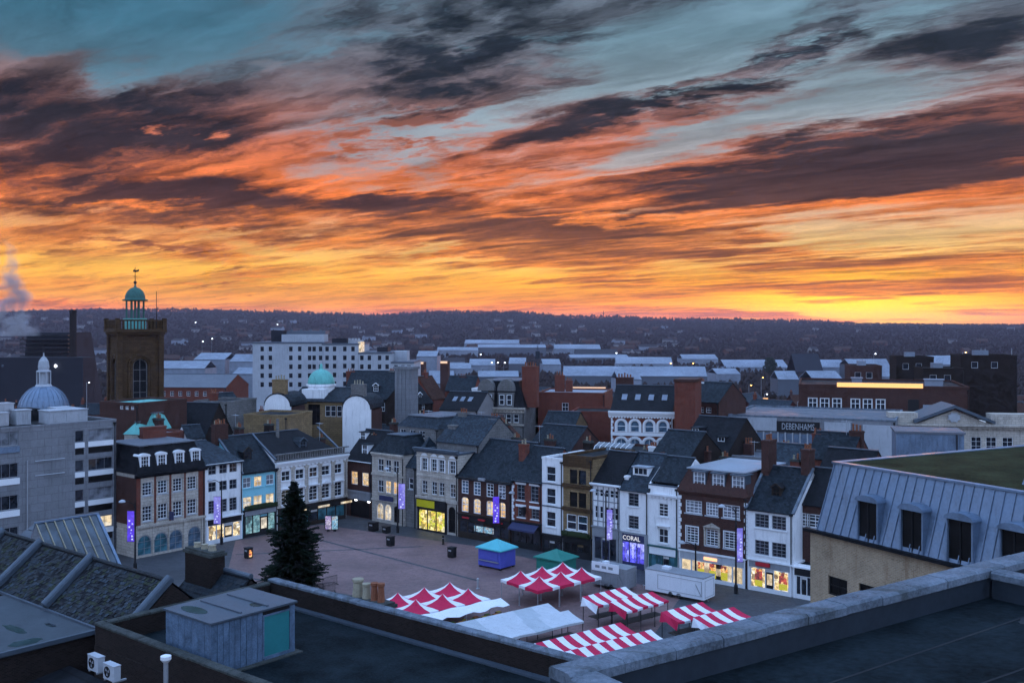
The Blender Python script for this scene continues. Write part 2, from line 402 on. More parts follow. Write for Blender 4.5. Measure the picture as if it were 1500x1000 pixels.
surf('iron_black', (.018, .018, .02), .5, .2, 2, 8)
surf('terracotta', (.24, .09, .05), .85, .25, 3, 12, .1)
surf('buff_pot', (.32, .28, .20), .85, .25, 3, 12, .1)
surf('fabric_white', (.78, .79, .82), .8, .07, .7, 5, .05)
surf('fabric_red', (.55, .022, .075), .75, .12, .7, 5, .05)
surf('tarp_grey_dark', (.42, .46, .49), .7, .16, .8, 4, .12, stain=((.25, .28, .30), .4))
surf('tarp_grey', (.52, .55, .58), .7, .14, .8, 4, .10, stain=((.30, .33, .35), .4))
surf('kiosk_blue', (.10, .11, .46), .5, .15, .8, 5)
surf('kiosk_turquoise', (.10, .46, .50), .5, .15, .8, 5)
surf('kiosk_green', (.03, .20, .16), .5, .2, .8, 5)
surf('trailer_white', (.74, .76, .80), .45, .07, .8, 5, stain=((.5, .5, .52), .3))
surf('board_blue', (.12, .18, .26), .55, .7, 1.6, 12, .10, metal=.3, stain=((.08, .10, .14), .7))
surf('turquoise_door', (.03, .19, .20), .4, .15, .8, 4)
surf('clear_felt', (.055, .068, .08), .5, .4, .6, 5, .1)
surf('needle', (.010, .020, .012), .8, .4, 1.0, 6)
surf('bark', (.035, .026, .02), .9, .3, 3, 10, .2)
surf('far_wood', (.026, .020, .019), .95, .3, .004, .02, spec=.0)
surf('twig', (.040, .030, .027), .95, .35, .2, 2, spec=.1)
surf('evergreen', (.022, .034, .022), .95, .4, .2, 2)
surf('shed_white', (.22, .25, .30), .6, .5, .03, .3)
surf('shed_grey', (.10, .115, .14), .6, .12, .02, .2)
surf('shed_dark', (.022, .024, .032), .7, .15, .02, .2)
surf('far_wall_pale', (.24, .23, .23), .85, .15, .3, 2)
surf('far_wall_brick', (.10, .045, .033), .85, .25, .3, 2)
surf('far_roof', (.040, .036, .040), .8, .3, .3, 2)
surf('far_roof_red', (.06, .036, .03), .85, .3, .3, 2)
surf('paving_red', (.20, .125, .118), .62, .55, .10, 2.2, .10, pattern='flat', psize=(.9, .45), pc=.10, mortar=(.13, .10, .10), rvar=.14)
surf('paving_grey', (.062, .066, .073), .62, .55, .10, 2.2, .10, pattern='flat', psize=(.9, .6), pc=.12, mortar=(.08, .08, .09), rvar=.14)
surf('dark_lead', (.035, .045, .058), .5, .3, .8, 5, .1, metal=.3)
surf('asphalt', (.05, .05, .055), .8, .25, .2, 3, .1)
surf('terrain', (.028, .023, .021), .95, .35, .006, .05, spec=.0)
surf('hedge', (.03, .045, .02), .9, .4, 2, 9, .3)
def glass(name, col, rough=.06, spec=.6):
    m, t, b = new_mat(name)
    tc = t.new('ShaderNodeTexCoord'); n = t.noise(tc.outputs['Object'], .9, 3, .5)
    t.put(b.inputs['Base Color'], t.vmath('SCALE', t.comb(*col), scale=t.smooth(n, .3, .7, .5, 1.6)))
    b.inputs['Roughness'].default_value = rough; b.inputs['Specular IOR Level'].default_value = spec
    bn = t.new('ShaderNodeBump'); bn.inputs['Strength'].default_value = .08; bn.inputs['Distance'].default_value = .05
    t.put(bn.inputs['Height'], n); t.t.links.new(bn.outputs[0], b.inputs['Normal'])
glass('puddle', (.02, .025, .03), .04, .5); glass('pane', (.018, .022, .030)); glass('pane_curtain', (.16, .17, .19), .15); glass('pane_blue', (.07, .12, .17), .1)
glass('dark_opening', (.006, .006, .007), .5, .2); glass('skylight_glass', (.035, .05, .065), .12, .7); glass('pane_teal', (.04, .13, .16), .15)
W_ = [(1.0, .66, .30), (1.0, .74, .42), (.85, .5, .2), (1.0, .82, .58)]
emit('lit_warm', (1, .7, .35), .75, cols=W_, scale=.9)
emit('lit_cream', (1, .8, .55), .70, cols=[(1, .82, .58), (.95, .74, .45), (1, .88, .70)], scale=.7)
emit('lit_shop', (1, .8, .5), 1.0, cols=[(1, .78, .42), (1, .86, .60), (.25, .16, .08), (1, .70, .30), (.9, .85, .75), (.4, .3, .16)], scale=2.2)
emit('lit_yellow_shop', (1, .8, .3), 1.05, cols=[(1, .80, .30), (.75, .70, .05), (.30, .24, .05), (1, .88, .55), (.85, .60, .12), (.6, .6, .06)], scale=1.6)
emit('lit_cyan_shop', (.4, .8, .9), .42, cols=[(.35, .75, .85), (.15, .35, .42), (.5, .85, .92), (.08, .16, .2)], scale=1.6)
emit('lit_blue_shop', (.12, .12, 1), 1.1, cols=[(.10, .10, .95), (.20, .22, 1.0), (.06, .05, .55), (.35, .38, 1.0)], scale=1.3)
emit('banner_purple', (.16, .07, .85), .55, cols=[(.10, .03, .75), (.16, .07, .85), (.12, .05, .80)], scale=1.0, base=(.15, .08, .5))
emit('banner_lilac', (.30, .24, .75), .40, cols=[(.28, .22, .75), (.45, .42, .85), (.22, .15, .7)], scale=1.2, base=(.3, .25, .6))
emit('banner_white', (.75, .72, 1), .55, base=(.7, .7, .8))
emit('poster_orange', (1, .35, .08), .9, cols=[(1, .42, .10), (.55, .08, .05), (1, .62, .25), (.22, .04, .04)], scale=2.6)
emit('poster_yellow', (.75, .70, .03), .55)
emit('lit_board_lilac', (.55, .45, .8), .65, cols=[(.62, .5, .85), (.45, .35, .75), (.8, .7, .95), (.35, .3, .5)], scale=3)
emit('lit_board_sky', (.3, .6, .85), .65, cols=[(.3, .62, .88), (.55, .8, .95), (.2, .45, .7), (.5, .5, .55)], scale=3)
emit('lamp_warm', (1, .62, .25), 14.0); emit('lamp_white', (.9, .93, 1), 9.0); emit('lamp_orange', (1, .45, .08), 14.0)
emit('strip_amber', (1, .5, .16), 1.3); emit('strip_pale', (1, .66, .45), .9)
emit('sign_glow', (1, .45, .22), 1.6); emit('sign_white', (.9, .92, 1.0), .75)
# ------------------------------------------------------------------ lettering as flat mesh
def lettering(txt, size, mat, parent, loc, rot=(pi / 2, 0, 0), name='lettering', align='CENTER', sx=1.0, ext=.01):
    cu = bpy.data.curves.new('t', 'FONT'); cu.body = txt; cu.size = size; cu.align_x = align; cu.align_y = 'CENTER'; cu.extrude = ext
    cu.resolution_u = 2
    o = bpy.data.objects.new('t', cu); COL.objects.link(o)
    bpy.context.view_layer.update()
    me = bpy.data.meshes.new_from_object(o.evaluated_get(bpy.context.evaluated_depsgraph_get()))
    bpy.data.objects.remove(o); me.materials.clear(); me.materials.append(M(mat)); me.name = name
    r = place(name, me, parent, loc); r.rotation_euler = rot; r.scale = (sx, 1, 1); return r
# ------------------------------------------------------------------ facade frame: local x along the front, y into the building
class Fac:
    def __init__(s, px0, px1, O=None, Y=None, ang=None, line=None):
        if line is not None: O, ang = line
        s.a = ang; s.e = Vector((cos(ang), sin(ang)))
        if O is None: O = Vector(((px0 - 750) / F * Y, Y))
        s.L0 = Vector(O[:2])
        u0 = s._u(px0); s.O = s.L0 + s.e * u0; s.base = u0
        s.W = s._u(px1) - u0
    def _u(s, px):                                  # where the front line crosses the sight plane of a column
        k = (px - 750) / F
        return (k * s.L0.y - s.L0.x) / (s.e.x - k * s.e.y)
    def u(s, px): return s._u(px) - s.base
    def Y(s, u): return (s.O + s.e * u).y
    def z(s, px, py): return height(py, s.Y(s.u(px)))
    def root(s, name, label, cat, group=None, z=0.0): return thing(name, label, cat, (s.O.x, s.O.y, z), s.a, group)
# ------------------------------------------------------------------ walls with real openings
def arch_pts(u0, u1, z0, z1, n=8, rise=None):
    r = (u1 - u0) / 2; rise = min(rise or r, z1 - z0)
    return [(u0 + r - r * cos(pi * k / n), z1 - rise + rise * sin(pi * k / n)) for k in range(n + 1)]
def wall_panel(mb, T, w, h, holes, m=0, rev=.16, z0=0.0):
    """panel from (0,z0) to (w,h) in its own plane; T maps (u, depth, z) to local; holes = (u0,z0,u1,z1,arch)"""
    us = sorted({0.0, w, *[x for q in holes for x in (q[0], q[2])]}); zs = sorted({z0, h, *[x for q in holes for x in (q[1], q[3])]})
    us = [x for x in us if 0 <= x <= w]; zs = [x for x in zs if z0 <= x <= h]
    for i in range(len(us) - 1):
        for j in range(len(zs) - 1):
            a, b, c, d = us[i], us[i + 1], zs[j], zs[j + 1]
            if b - a < 1e-5 or d - c < 1e-5: continue
            mu, mz = (a + b) / 2, (c + d) / 2
            if any(q[0] < mu < q[2] and q[1] < mz < q[3] for q in holes): continue
            mb.quad(T(a, 0, c), T(b, 0, c), T(b, 0, d), T(a, 0, d), m)
    for q in holes:
        a, c, b, d = q[:4]; rise = q[4] if len(q) > 4 else 0
        top = d - rise if rise else d
        mb.quad(T(a, 0, c), T(a, rev, c), T(b, rev, c), T(b, 0, c), m)
        mb.quad(T(a, 0, c), T(a, 0, top), T(a, rev, top), T(a, rev, c), m)
        mb.quad(T(b, 0, c), T(b, rev, c), T(b, rev, top), T(b, 0, top), m)
        if rise:
            pts = arch_pts(a, b, c, d, 8, rise)
            half = len(pts) // 2
            for k in range(len(pts) - 1):
                p, r = pts[k], pts[k + 1]
                mb.quad(T(p[0], 0, p[1]), T(r[0], 0, r[1]), T(r[0], rev, r[1]), T(p[0], rev, p[1]), m)
                cor = (a, d) if k < half else (b, d)
                mb.tri(T(cor[0], 0, cor[1]), T(p[0], 0, p[1]), T(r[0], 0, r[1]), m)
            mid = pts[half]; mb.tri(T(a, 0, d), T(mid[0], 0, mid[1]), T(b, 0, d), m)
        else:
            mb.quad(T(a, 0, d), T(b, 0, d), T(b, rev, d), T(a, rev, d), m)
_wc = {}
def win_mesh(w, h, nx, ny, fr, arch, frame, sash):
    key = ('w', round(w, 2), round(h, 2), nx, ny, fr, arch, frame, sash)
    if key in _wc: return _wc[key]
    mb = MB(); d0, d1 = -.035, .035
    mb.box(0, d0, 0, fr, d1, h); mb.box(w - fr, d0, 0, w, d1, h); mb.box(fr, d0, 0, w - fr, d1, fr); mb.box(fr, d0, h - fr, w - fr, d1, h)
    if arch:
        pts = arch_pts(0, w, 0, h, 8, arch); c = (w / 2, h - arch)
        for k in range(8):
            p, q = pts[k], pts[k + 1]
            pi_, qi = [(c[0] + (x[0] - c[0]) * .84, c[1] + (x[1] - c[1]) * .84) for x in (p, q)]
            mb.prism([p, q, qi, pi_], d0 - .004, d1 + .004, 0, 'y')
    b = fr * .55
    for k in range(1, nx): mb.box(w * k / nx - b / 2, -.02, fr, w * k / nx + b / 2, .02, h - fr)
    for k in range(1, ny):
        t = b * (1.7 if sash and k * 2 == ny else 1)
        mb.box(fr, -.025, h * k / ny - t / 2, w - fr, .025, h * k / ny + t / 2)
    _wc[key] = mb.mesh('window', frame); return _wc[key]
def pane_mesh(w, h, mat, arch):
    key = ('p', round(w, 2), round(h, 2), mat, arch)
    if key not in _wc:
        mb = MB()
        if arch: mb.prism([(0, 0), (w, 0)] + arch_pts(0, w, 0, h, 8, arch)[::-1], -.006, .006, 0, 'y')
        else: mb.box(0, -.006, 0, w, .006, h)
        _wc[key] = mb.mesh('pane', mat)
    return _wc[key]
def sill_mesh(w, mat):
    key = ('s', round(w, 2), mat)
    if key not in _wc: mb = MB(); mb.box(-.12, -.30, -.14, w + .12, -.16, 0.0); _wc[key] = mb.mesh('sill', mat)
    return _wc[key]
def window(parent, u, z, w, h, nx=2, ny=4, frame='white_paint', pane='pane', fr=.08, arch=0, sill='concrete_white', depth=.13, T=None, name='window', rz=0.0, sash=True):
    loc = (u, depth, z) if T is None else T(u, depth, z)
    o = place(name, win_mesh(w, h, nx, ny, fr, arch, frame, sash), parent, loc, rz)
    place('pane', pane_mesh(w, h, pane, arch), o, (0, .02, 0))
    if sill: place('sill', sill_mesh(w, sill), o, (0, .03 + (.13 - depth), -.001))
    return o
def front_T(u, d, z): return (u, d, z)
def walls(parent, w, depth, h, holes=(), mat='white_render', side_h=None, z0=0.0, top=True, gable=None, hole_sides=None, name='wall', back=True, rev=.16):
    """front wall with openings, two sides, back; gable=(ridge_y, ridge_z) closes the ends under a ridge roof"""
    mb = MB()
    wall_panel(mb, front_T, w, h, holes, 0, rev, z0)
    hs = hole_sides or {}
    wall_panel(mb, lambda u, d, z: (w - d, u, z), depth, h, hs.get('R', ()), 0, rev, z0)
    wall_panel(mb, lambda u, d, z: (d, depth - u, z), depth, h, hs.get('L', ()), 0, rev, z0)
    mb.quad((w, depth, z0), (0, depth, z0), (0, depth, h), (w, depth, h))
    if top: mb.quad((0, 0, h), (w, 0, h), (w, depth, h), (0, depth, h))
    if gable:
        gy, gz = gable
        for x in (0, w): mb.tri((x, 0, h), (x, depth, h), (x, gy, gz))
    # dark core so that nothing shines through the openings
    mb.box(.25, .24, z0 + .02, w - .25, depth - .25, h - .05, 1)
    return mb.build(name, [mat, 'dark_opening'], parent)
def gable_roof(parent, w, depth, h, rise, mat='slate', ridge=.5, ov=.25, hipL=0.0, hipR=0.0, verge=None, name='roof'):
    mb = MB(); ry = depth * ridge; t = .12; rz = h + rise
    k = rise / max(ry, .01); zo = h - ov * k
    a, b = (-ov * .3, w + ov * .3)
    lx, rx = hipL, w - hipR
    k2 = rise / max(depth - ry, .01); zb = h - ov * k2
    f0, f1, b0, b1 = (a, -ov, zo), (b, -ov, zo), (a, depth + ov, zb), (b, depth + ov, zb)
    r0, r1 = (lx if hipL else a, ry, rz), (rx if hipR else b, ry, rz)
    up = lambda p: (p[0], p[1], p[2] + t)
    for q in ([f0, f1, r1, r0], [b1, b0, r0, r1]):
        mb.hexa(q, [up(p) for p in q])
    if hipL: mb.add([b0, f0, r0, up(b0), up(f0), up(r0)], [(0, 1, 2), (3, 5, 4), (0, 3, 4, 1), (1, 4, 5, 2), (2, 5, 3, 0)])
    if hipR: mb.add([f1, b1, r1, up(f1), up(b1), up(r1)], [(0, 1, 2), (3, 5, 4), (0, 3, 4, 1), (1, 4, 5, 2), (2, 5, 3, 0)])
    o = mb.build(name, mat, parent)
    wl = next((c for c in parent.children if c.name.startswith('wall')), None)
    wm = wl.data.materials[0] if wl else mat
    for x0, x1, hip in ((0.0, .22, hipL), (w - .22, w, hipR)):
        if not hip: g = MB(); g.prism([(0, h + .002), (depth, h + .002), (ry, rz - .03)], x0, x1, 0, 'x'); g.build('gable_end', wm, parent)
    rd = MB(); rd.box(r0[0], ry - .16, rz + t - .03, r1[0], ry + .16, rz + t + .10)
    rd.build('ridge_capping', 'lead', o)
    if verge:
        for x in (a, b):
            v = MB(); v.beam((x, -ov, zo + t + .06), (x, ry, rz + t + .06), .32, .22)
            v.build('verge_coping', verge, o)
    return o
def chimney(parent, x, y, z0, z1, w=1.3, d=.7, mat='red_brick', pots=3, potmat='terracotta', cap='coping_mossy'):
    mb = MB(); mb.box(x - w / 2, y - d / 2, z0, x + w / 2, y + d / 2, z1 - .25)
    mb.box(x - w / 2 - .07, y - d / 2 - .07, z1 - .25, x + w / 2 + .07, y + d / 2 + .07, z1 - .08)
    mb.box(x - w / 2 - .02, y - d / 2 - .02, z1 - .08, x + w / 2 + .02, y + d / 2 + .02, z1)
    o = mb.build('chimney', mat, parent)
    key = ('pot', potmat)
    if key not in _wc:
        p = MB(); p.lathe([(.15, 0), (.13, .1), (.11, .5), (.15, .55), (.15, .62), (.09, .62)], 10); _wc[key] = p.mesh('chimney_pot', potmat)
    for k in range(pots):
        c = place('chimney_pot', _wc[key], o, (x + (k - (pots - 1) / 2) * (w * .85 / max(pots, 1)), y, z1 - .01))
        c.scale = (1, 1, random.uniform(.8, 1.4))
    return o
def dormer(parent, x, y, z, w=1.1, h=1.2, deep=1.6, style='gable', cheek='slate_dark', frame='white_paint', pane='pane', roof='slate', nx=2, ny=2):
    """front face at y (towards the street), sill level z"""
    mb = MB(); mb.box(x - w / 2 - .12, y + .02, z - .1, x - w / 2, y + deep, z + h); mb.box(x + w / 2, y + .02, z - .1, x + w / 2 + .12, y + deep, z + h)
    mb.box(x - w / 2, y + .10, z - .1, x + w / 2, y + deep, z + .0); mb.box(x - w / 2, y + .2, z, x + w / 2, y + deep, z + h)
    o = mb.build('dormer', cheek, parent)
    window(o, x - w / 2, z, w, h, nx, ny, frame, pane, .09, 0, None, y + .06)
    r = MB(); X0, X1 = x - w / 2 - .22, x + w / 2 + .22
    if style == 'gable':
        p = .55 * w
        r.add([(X0, y - .12, z + h), (X1, y - .12, z + h), (x, y - .12, z + h + p), (X0, y + deep + .6, z + h), (X1, y + deep + .6, z + h), (x, y + deep + .6, z + h + p)], [(0, 1, 2), (3, 5, 4), (0, 3, 4, 1), (1, 4, 5, 2), (2, 5, 3, 0)])
        r.build('dormer_roof', roof, o)
        bb = MB(); bb.beam((X0, y - .15, z + h + .03), (x, y - .15, z + h + p + .03), .08, .16); bb.beam((X1, y - .15, z + h + .03), (x, y - .15, z + h + p + .03), .08, .16)
        bb.build('bargeboard', frame, o)
    elif style == 'arch':
        pts = [(X0, z + h - .02)] + [(x - (w / 2 + .22) * cos(pi * k / 8), z + h + .36 * sin(pi * k / 8)) for k in range(9)] + [(X1, z + h - .02)]
        r.prism(pts, y - .08, y + deep, 0, 'y'); r.build('dormer_roof', frame, o)
    else:
        r.box(X0, y - .18, z + h, X1, y + deep + .5, z + h + .14); r.build('dormer_roof', roof, o)
    return o
def cornice(parent, w, z, h=.35, out=.35, mat='white_paint', x0=0.0, name='cornice', y=0.0, steps=2, dent=0):
    mb = MB()
    for k in range(steps):
        o = out * (k + 1) / steps
        mb.box(x0 - .002 * k, y - o, z + h * k / steps, x0 + w + .002 * k, y - .003, z + h * (k + 1) / steps)
    if dent:
        n = int(w / dent)
        for k in range(n): mb.box(x0 + (k + .25) * dent, y - out * .42, z - .16, x0 + (k + .75) * dent, y - .003, z)
    return mb.build(name, mat, parent)
def flat_roof(parent, w, depth, h, par=.4, mat='flat_roof_grey', pmat='coping', t=.3, name='roof'):
    mb = MB(); mb.box(t, t, h + .005, w - t, depth - t, h + .03)
    o = mb.build(name, mat, parent)
    p = MB(); p.box(-.05, -.05, h + .003, w + .05, t, h + par); p.box(-.05, depth - t, h + .003, w + .05, depth + .05, h + par)
    p.box(-.05, t, h + .003, t, depth - t, h + par); p.box(w - t, t, h + .003, w + .05, depth - t, h + par)
    p.build('parapet', pmat, o); return o
def mansard(parent, w, depth, h, rise, inset=1.0, mat='slate_dark', top='flat_roof_grey', name='roof', ov=.15):
    mb = MB()
    lo = [(-ov, -ov, h), (w + ov, -ov, h), (w + ov, depth, h), (-ov, depth, h)]
    hi = [(inset, inset, h + rise), (w - inset, inset, h + rise), (w - inset, depth - inset * .2, h + rise), (inset, depth - inset * .2, h + rise)]
    mb.hexa(lo, hi); o = mb.build(name, mat, parent)
    t = MB(); t.box(inset - .2, inset - .2, h + rise + .002, w - inset + .2, depth, h + rise + .16); t.build('roof_top', top, o)
    return o
def shopfront(parent, u0, u1, ztop, mat='black_paint', fascia_h=.8, glass_mat='lit_shop', stall=.5, bays=3, doors=1, fascia_mat=None, out=.25, door_mat='black_paint', depth=.10):
    """a projecting timber front: fascia with cornice, pilasters, stallriser, display panes, a door"""
    mb = MB(); w = u1 - u0; zf = ztop - fascia_h
    mb.box(u0, -out, zf, u1, -.004, ztop); mb.box(u0 - .1, -out - .15, ztop, u1 + .1, -.004, ztop + .14)
    for x in (u0, u1 - .28): mb.box(x, -out * .8, 0, x + .28, -.004, zf)
    mb.box(u0 + .28, -out * .6, 0.0, u1 - .28, -.004, stall)
    o = mb.build('shop_front', [mat], parent)
    if fascia_mat:
        fb = MB(); fb.box(u0 + .15, -out - .035, zf + .08, u1 - .15, -out - .004, ztop - .06); fb.build('fascia_board', fascia_mat, o)
    n = bays + doors; bw = (w - .56) / n
    for k in range(n):
        x = u0 + .28 + k * bw
        if doors and k == n // 2:
            dm = MB(); dm.box(x + .06, -.10, .0, x + bw - .06, -.02, zf - .35)
            dd = dm.build('door', door_mat, parent)
            dp = MB(); dp.box(x + .16, -.13, .9, x + bw - .16, -.105, zf - .55); dp.build('pane', 'pane' if 'lit' not in glass_mat else 'lit_cream', dd)
        else:
            g = MB(); g.box(x + .05, -.12, stall + .004, x + bw - .05, -.05, zf - .06); gw = g.build('display_window', glass_mat, parent)
            for xx in (x + .02, x + bw - .09): fm = MB(); fm.box(xx, -.16, stall, xx + .07, -.02, zf); fm.build('mullion', mat, gw)
    return o
# ------------------------------------------------------------------ ground
def terrain_z(x, y):
    d = sqrt(x * x + y * y)
    z = 0.0
    if d > 170:
        t = min(1, (d - 170) / 500.0); z = -16 * t * t * (3 - 2 * t)
    if d > 1300:
        b = x / max(y, 1.0)                          # bearing: hills stand highest left of the middle
        top = HILL(b)
        t = min(1, (d - 1300) / 2900.0); t = t * t * (3 - 2 * t)
        z = -16 + (top + 16) * t + 8 * t * (mnoise.noise(Vector((x * .0012, y * .0012, 3))) + .5 * mnoise.noise(Vector((x * .004, y * .004, 8))))
    if d > 4300: z = z * max(0.0, 1 - (d - 4300) / 3200.0) + (d - 4300) / 3200.0 * 10
    return z
HPTS = [(-100, 464), (0, 461), (150, 457), (280, 458), (420, 461), (560, 464), (640, 460), (740, 459), (820, 465), (900, 468), (1000, 471), (1100, 472), (1180, 473), (1260, 476), (1500, 478), (1700, 478)]
def HILL(b):
    px = 750 + b * F
    if px <= HPTS[0][0]: py = HPTS[0][1]
    elif px >= HPTS[-1][0]: py = HPTS[-1][1]
    else:
        for (a, c), (a2, c2) in zip(HPTS, HPTS[1:]):
            if a <= px <= a2: py = c + (c2 - c) * (px - a) / (a2 - a); break
    return H + (HZ - py + .5) / F * 4200
mb = MB(); radii = [0, 15, 60, 110, 170, 230, 300, 380, 480, 600, 750, 950, 1200, 1350, 1500, 1700, 1950, 2200, 2500, 2800, 3100, 3400, 3700, 4000, 4300, 4700, 5400, 6500, 7500]
na = 220; vs = []; fs = []
for r in radii:
    for k in range(na):
        a = 2 * pi * k / na; a = a - .85 * sin(a)     # finer rays towards the view
        x, y = r * sin(a), r * cos(a)
        vs.append((x, y, terrain_z(x, y) ))
for i in range(len(radii) - 1):
    for k in range(na):
        k2 = (k + 1) % na; fs.append((i * na + k, i * na + k2, (i + 1) * na + k2, (i + 1) * na + k))
mb.add(vs, fs); structure(mb.build('ground', 'terrain', None, smooth=True))
def poly_sheet(name, pts, z, mat):
    m = MB(); m.add([(p[0], p[1], z) for p in pts], [tuple(range(len(pts)))]); return structure(m.build(name, mat))
# the whole square in grey setts, the red paved centre laid 4 mm above
poly_sheet('square_paving', [(-75, 60), (75, 60), (75, 150), (20, 175), (-60, 175), (-100, 140)], .004, 'paving_grey')
C0 = ground(468, 768); C1 = ground(700, 800); C2 = ground(1000, 870); C3 = ground(900, 1010); C4 = ground(560, 1000); C5 = ground(330, 850); C6 = ground(345, 792)
poly_sheet('red_paving', [c[:2] for c in (C6, C5, C4, C3, C2, C1, C0)], .008, 'paving_red')
def paving_band(p, q, w, z=.012):
    p = Vector(p[:2]); q = Vector(q[:2]); d = (q - p).normalized(); n = Vector((-d.y, d.x)) * w / 2
    return poly_sheet('paving_band', [p - n, q - n, q + n, p + n], z, 'paving_grey')
for (a, b) in (((345, 812), (620, 800)), ((420, 778), (700, 850)), ((330, 840), (560, 880))): paving_band(ground(*a), ground(*b), .5)
# ------------------------------------------------------------------ the two rows of houses round the square
class House:
    def __init__(s, px0, px1, name, label, cat='house', line=LINE_R, depth=10.0, back=0.0, group=None, fac=None):
        s.fc = fac or Fac(px0, px1, line=line)
        if back:
            n = Vector((-s.fc.e.y, s.fc.e.x)); f2 = Fac(px0, px1, O=s.fc.L0 + n * back, ang=s.fc.a); s.fc = f2
        s.r = s.fc.root(name, label, cat, group); s.W = s.fc.W; s.D = depth; s.holes = []; s.wins = []; s.hs = {'R': [], 'L': []}
    def z(s, px, py): return s.fc.z(px, py)
    def row(s, cols, ref, w, nx=2, ny=4, **kw):
        zt, zb = s.z(ref[0], ref[1]), s.z(ref[0], ref[2])
        panes = kw.pop('panes', None)
        for i, c in enumerate(cols):
            ww = w[i] if isinstance(w, (list, tuple)) else w
            u = s.fc.u(c) - ww / 2; u = max(.12, min(s.W - ww - .12, u))
            s.holes.append((u, zb, u + ww, zt, kw.get('arch', 0)))
            k = dict(kw)
            if panes: k['pane'] = panes[i % len(panes)]
            s.wins.append((u, zb, ww, zt - zb, nx, ny, k))
        return zb, zt
    def side_row(s, us, z0, z1, w, side='R', nx=2, ny=2, **kw):
        for u in us:
            s.hs[side].append((u - w / 2, z0, u + w / 2, z1, 0))
            if side == 'R': T = (s.W - .13, u - w / 2, z0); rz = pi / 2
            else: T = (.13, s.D - (u - w / 2), z0); rz = -pi / 2
            s.wins.append((T, rz, w, z1 - z0, nx, ny, kw))
    def finish(s, h, mat, **kw):
        s.h = h
        s.wall = walls(s.r, s.W, s.D, h, s.holes, mat, hole_sides=s.hs, **kw)
        for q in s.wins:
            if isinstance(q[0], tuple):
                T, rz, w, hh, nx, ny, k = q
                o = place('window', win_mesh(w, hh, nx, ny, k.get('fr', .08), 0, k.get('frame', 'white_paint'), True), s.r, T, rz)
                place('pane', pane_mesh(w, hh, k.get('pane', 'pane'), 0), o, (0, .02, 0))
            else:
                u, zb, w, hh, nx, ny, k = q; window(s.r, u, zb, w, hh, nx, ny, **k)
        if h > 5 and s.W > 2:
            mb = MB(); mb.tube((s.W - .22, -.12, max(kw.get('z0', 0.0), 0)), (s.W - .22, -.12, h - .35), .07, .07, 6); mb.box(s.W - .40, -.26, h - .36, s.W - .04, -.003, h - .12); mb.build('drainpipe', 'iron_black', s.r)
        return s
def quoins(h, x, z0, z1, mat='white_paint', step=.45):
    mb = MB(); k = 0; z = z0
    while z < z1 - step * .9:
        a = .42 if k % 2 else .26
        mb.box(x - a if x > h.W / 2 else x, -.05, z + .02, x if x > h.W / 2 else x + a, -.003, z + step - .02); z += step; k += 1
    mb.build('quoins', mat, h.r)
def band(h, z, t=.25, out=.12, mat='white_paint', name='string_course', x0=0.0, x1=None):
    mb = MB(); mb.box(x0, -out, z, (h.W if x1 is None else x1), -.003, z + t); return mb.build(name, mat, h.r)
def hood(h, u, w, z, mat='white_paint', style='flat'):
    mb = MB()
    if style == 'flat': mb.box(u - .25, -.35, z, u + w + .25, -.003, z + .14)
    else: mb.prism([(u - .3, z), (u + w + .3, z), (u + w / 2, z + .5)], -.38, -.003, 0, 'y')
    mb.box(u - .18, -.25, z - .35, u - .04, -.004, z); mb.box(u + w + .04, -.25, z - .35, u + w + .18, -.004, z)
    mb.build('window_hood', mat, h.r)
def surround(h, u, z0, w, hh, mat, t=.22, name='window_surround'):
    mb = MB(); mb.box(u - t, -.06, z0 - .1, u, -.003, z0 + hh + t); mb.box(u + w, -.06, z0 - .1, u + w + t, -.003, z0 + hh + t); mb.box(u, -.06, z0 + hh, u + w, -.003, z0 + hh + t)
    mb.build(name, mat, h.r)
R = LINE_R; L = LINE_L
# ---- L1: brick and stone bank with mansard
h = House(200, 300, 'bank_building', 'red brick and stone building with dark mansard roof and four arched white dormers', 'building', L, 9.0)
c4 = [215.5, 238, 260, 281]
h.row(c4, (238, 703, 722), 1.35, 3, 4); h.row(c4, (238, 737, 759), 1.35, 3, 4)
h.row([212, 236, 258], (236, 779, 808), 2.0, 2, 3, arch=.9, frame='grey_paint', panes=['pane_teal', 'pane_teal', 'pane_blue'], sill=None)
h.row([285], (285, 770, 800), 2.0, 2, 3, arch=.9, frame='grey_paint', pane='pane_blue', sill=None)
zc = h.z(200, 695); zs = h.z(205, 770)
for k in (1.5, 3.6): h.side_row([k], 3.2, 5.4, .9, 'L', 2, 4); h.side_row([k], 6.8, 9.2, .9, 'L', 2, 4)
h.finish(zc, 'cream_stone')
edges = [-.02] + [x for c in c4 for x in (h.fc.u(c) - .95, h.fc.u(c) + .95)] + [h.W]
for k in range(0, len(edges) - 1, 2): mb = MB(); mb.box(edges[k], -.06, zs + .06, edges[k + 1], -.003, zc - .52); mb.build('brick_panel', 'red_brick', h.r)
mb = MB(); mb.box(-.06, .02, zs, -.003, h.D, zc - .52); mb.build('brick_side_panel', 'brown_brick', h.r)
for c in c4:
    u = h.fc.u(c); mb = MB(); zw0, zw1 = h.z(238, 722), h.z(238, 703); zv0, zv1 = h.z(238, 759), h.z(238, 737)
    for (a, b) in ((zs, zv0 - .15), (zv1, zw0 - .15), (zw1, zc)): mb.box(u - .94, -.08, a + .01, u + .94, -.003, b - .01)
    for s_ in (-1, 1): mb.box(u + s_ * .68, -.08, zv0 - .14, u + s_ * .94, -.004, zv1 - .001); mb.box(u + s_ * .68, -.08, zw0 - .14, u + s_ * .94, -.004, zw1 - .001)
    mb.build('stone_bay', 'cream_stone', h.r)
band(h, zs - .3, .35, .30, 'cream_stone')
mb = MB()                                           # ashlar ground floor between the arches
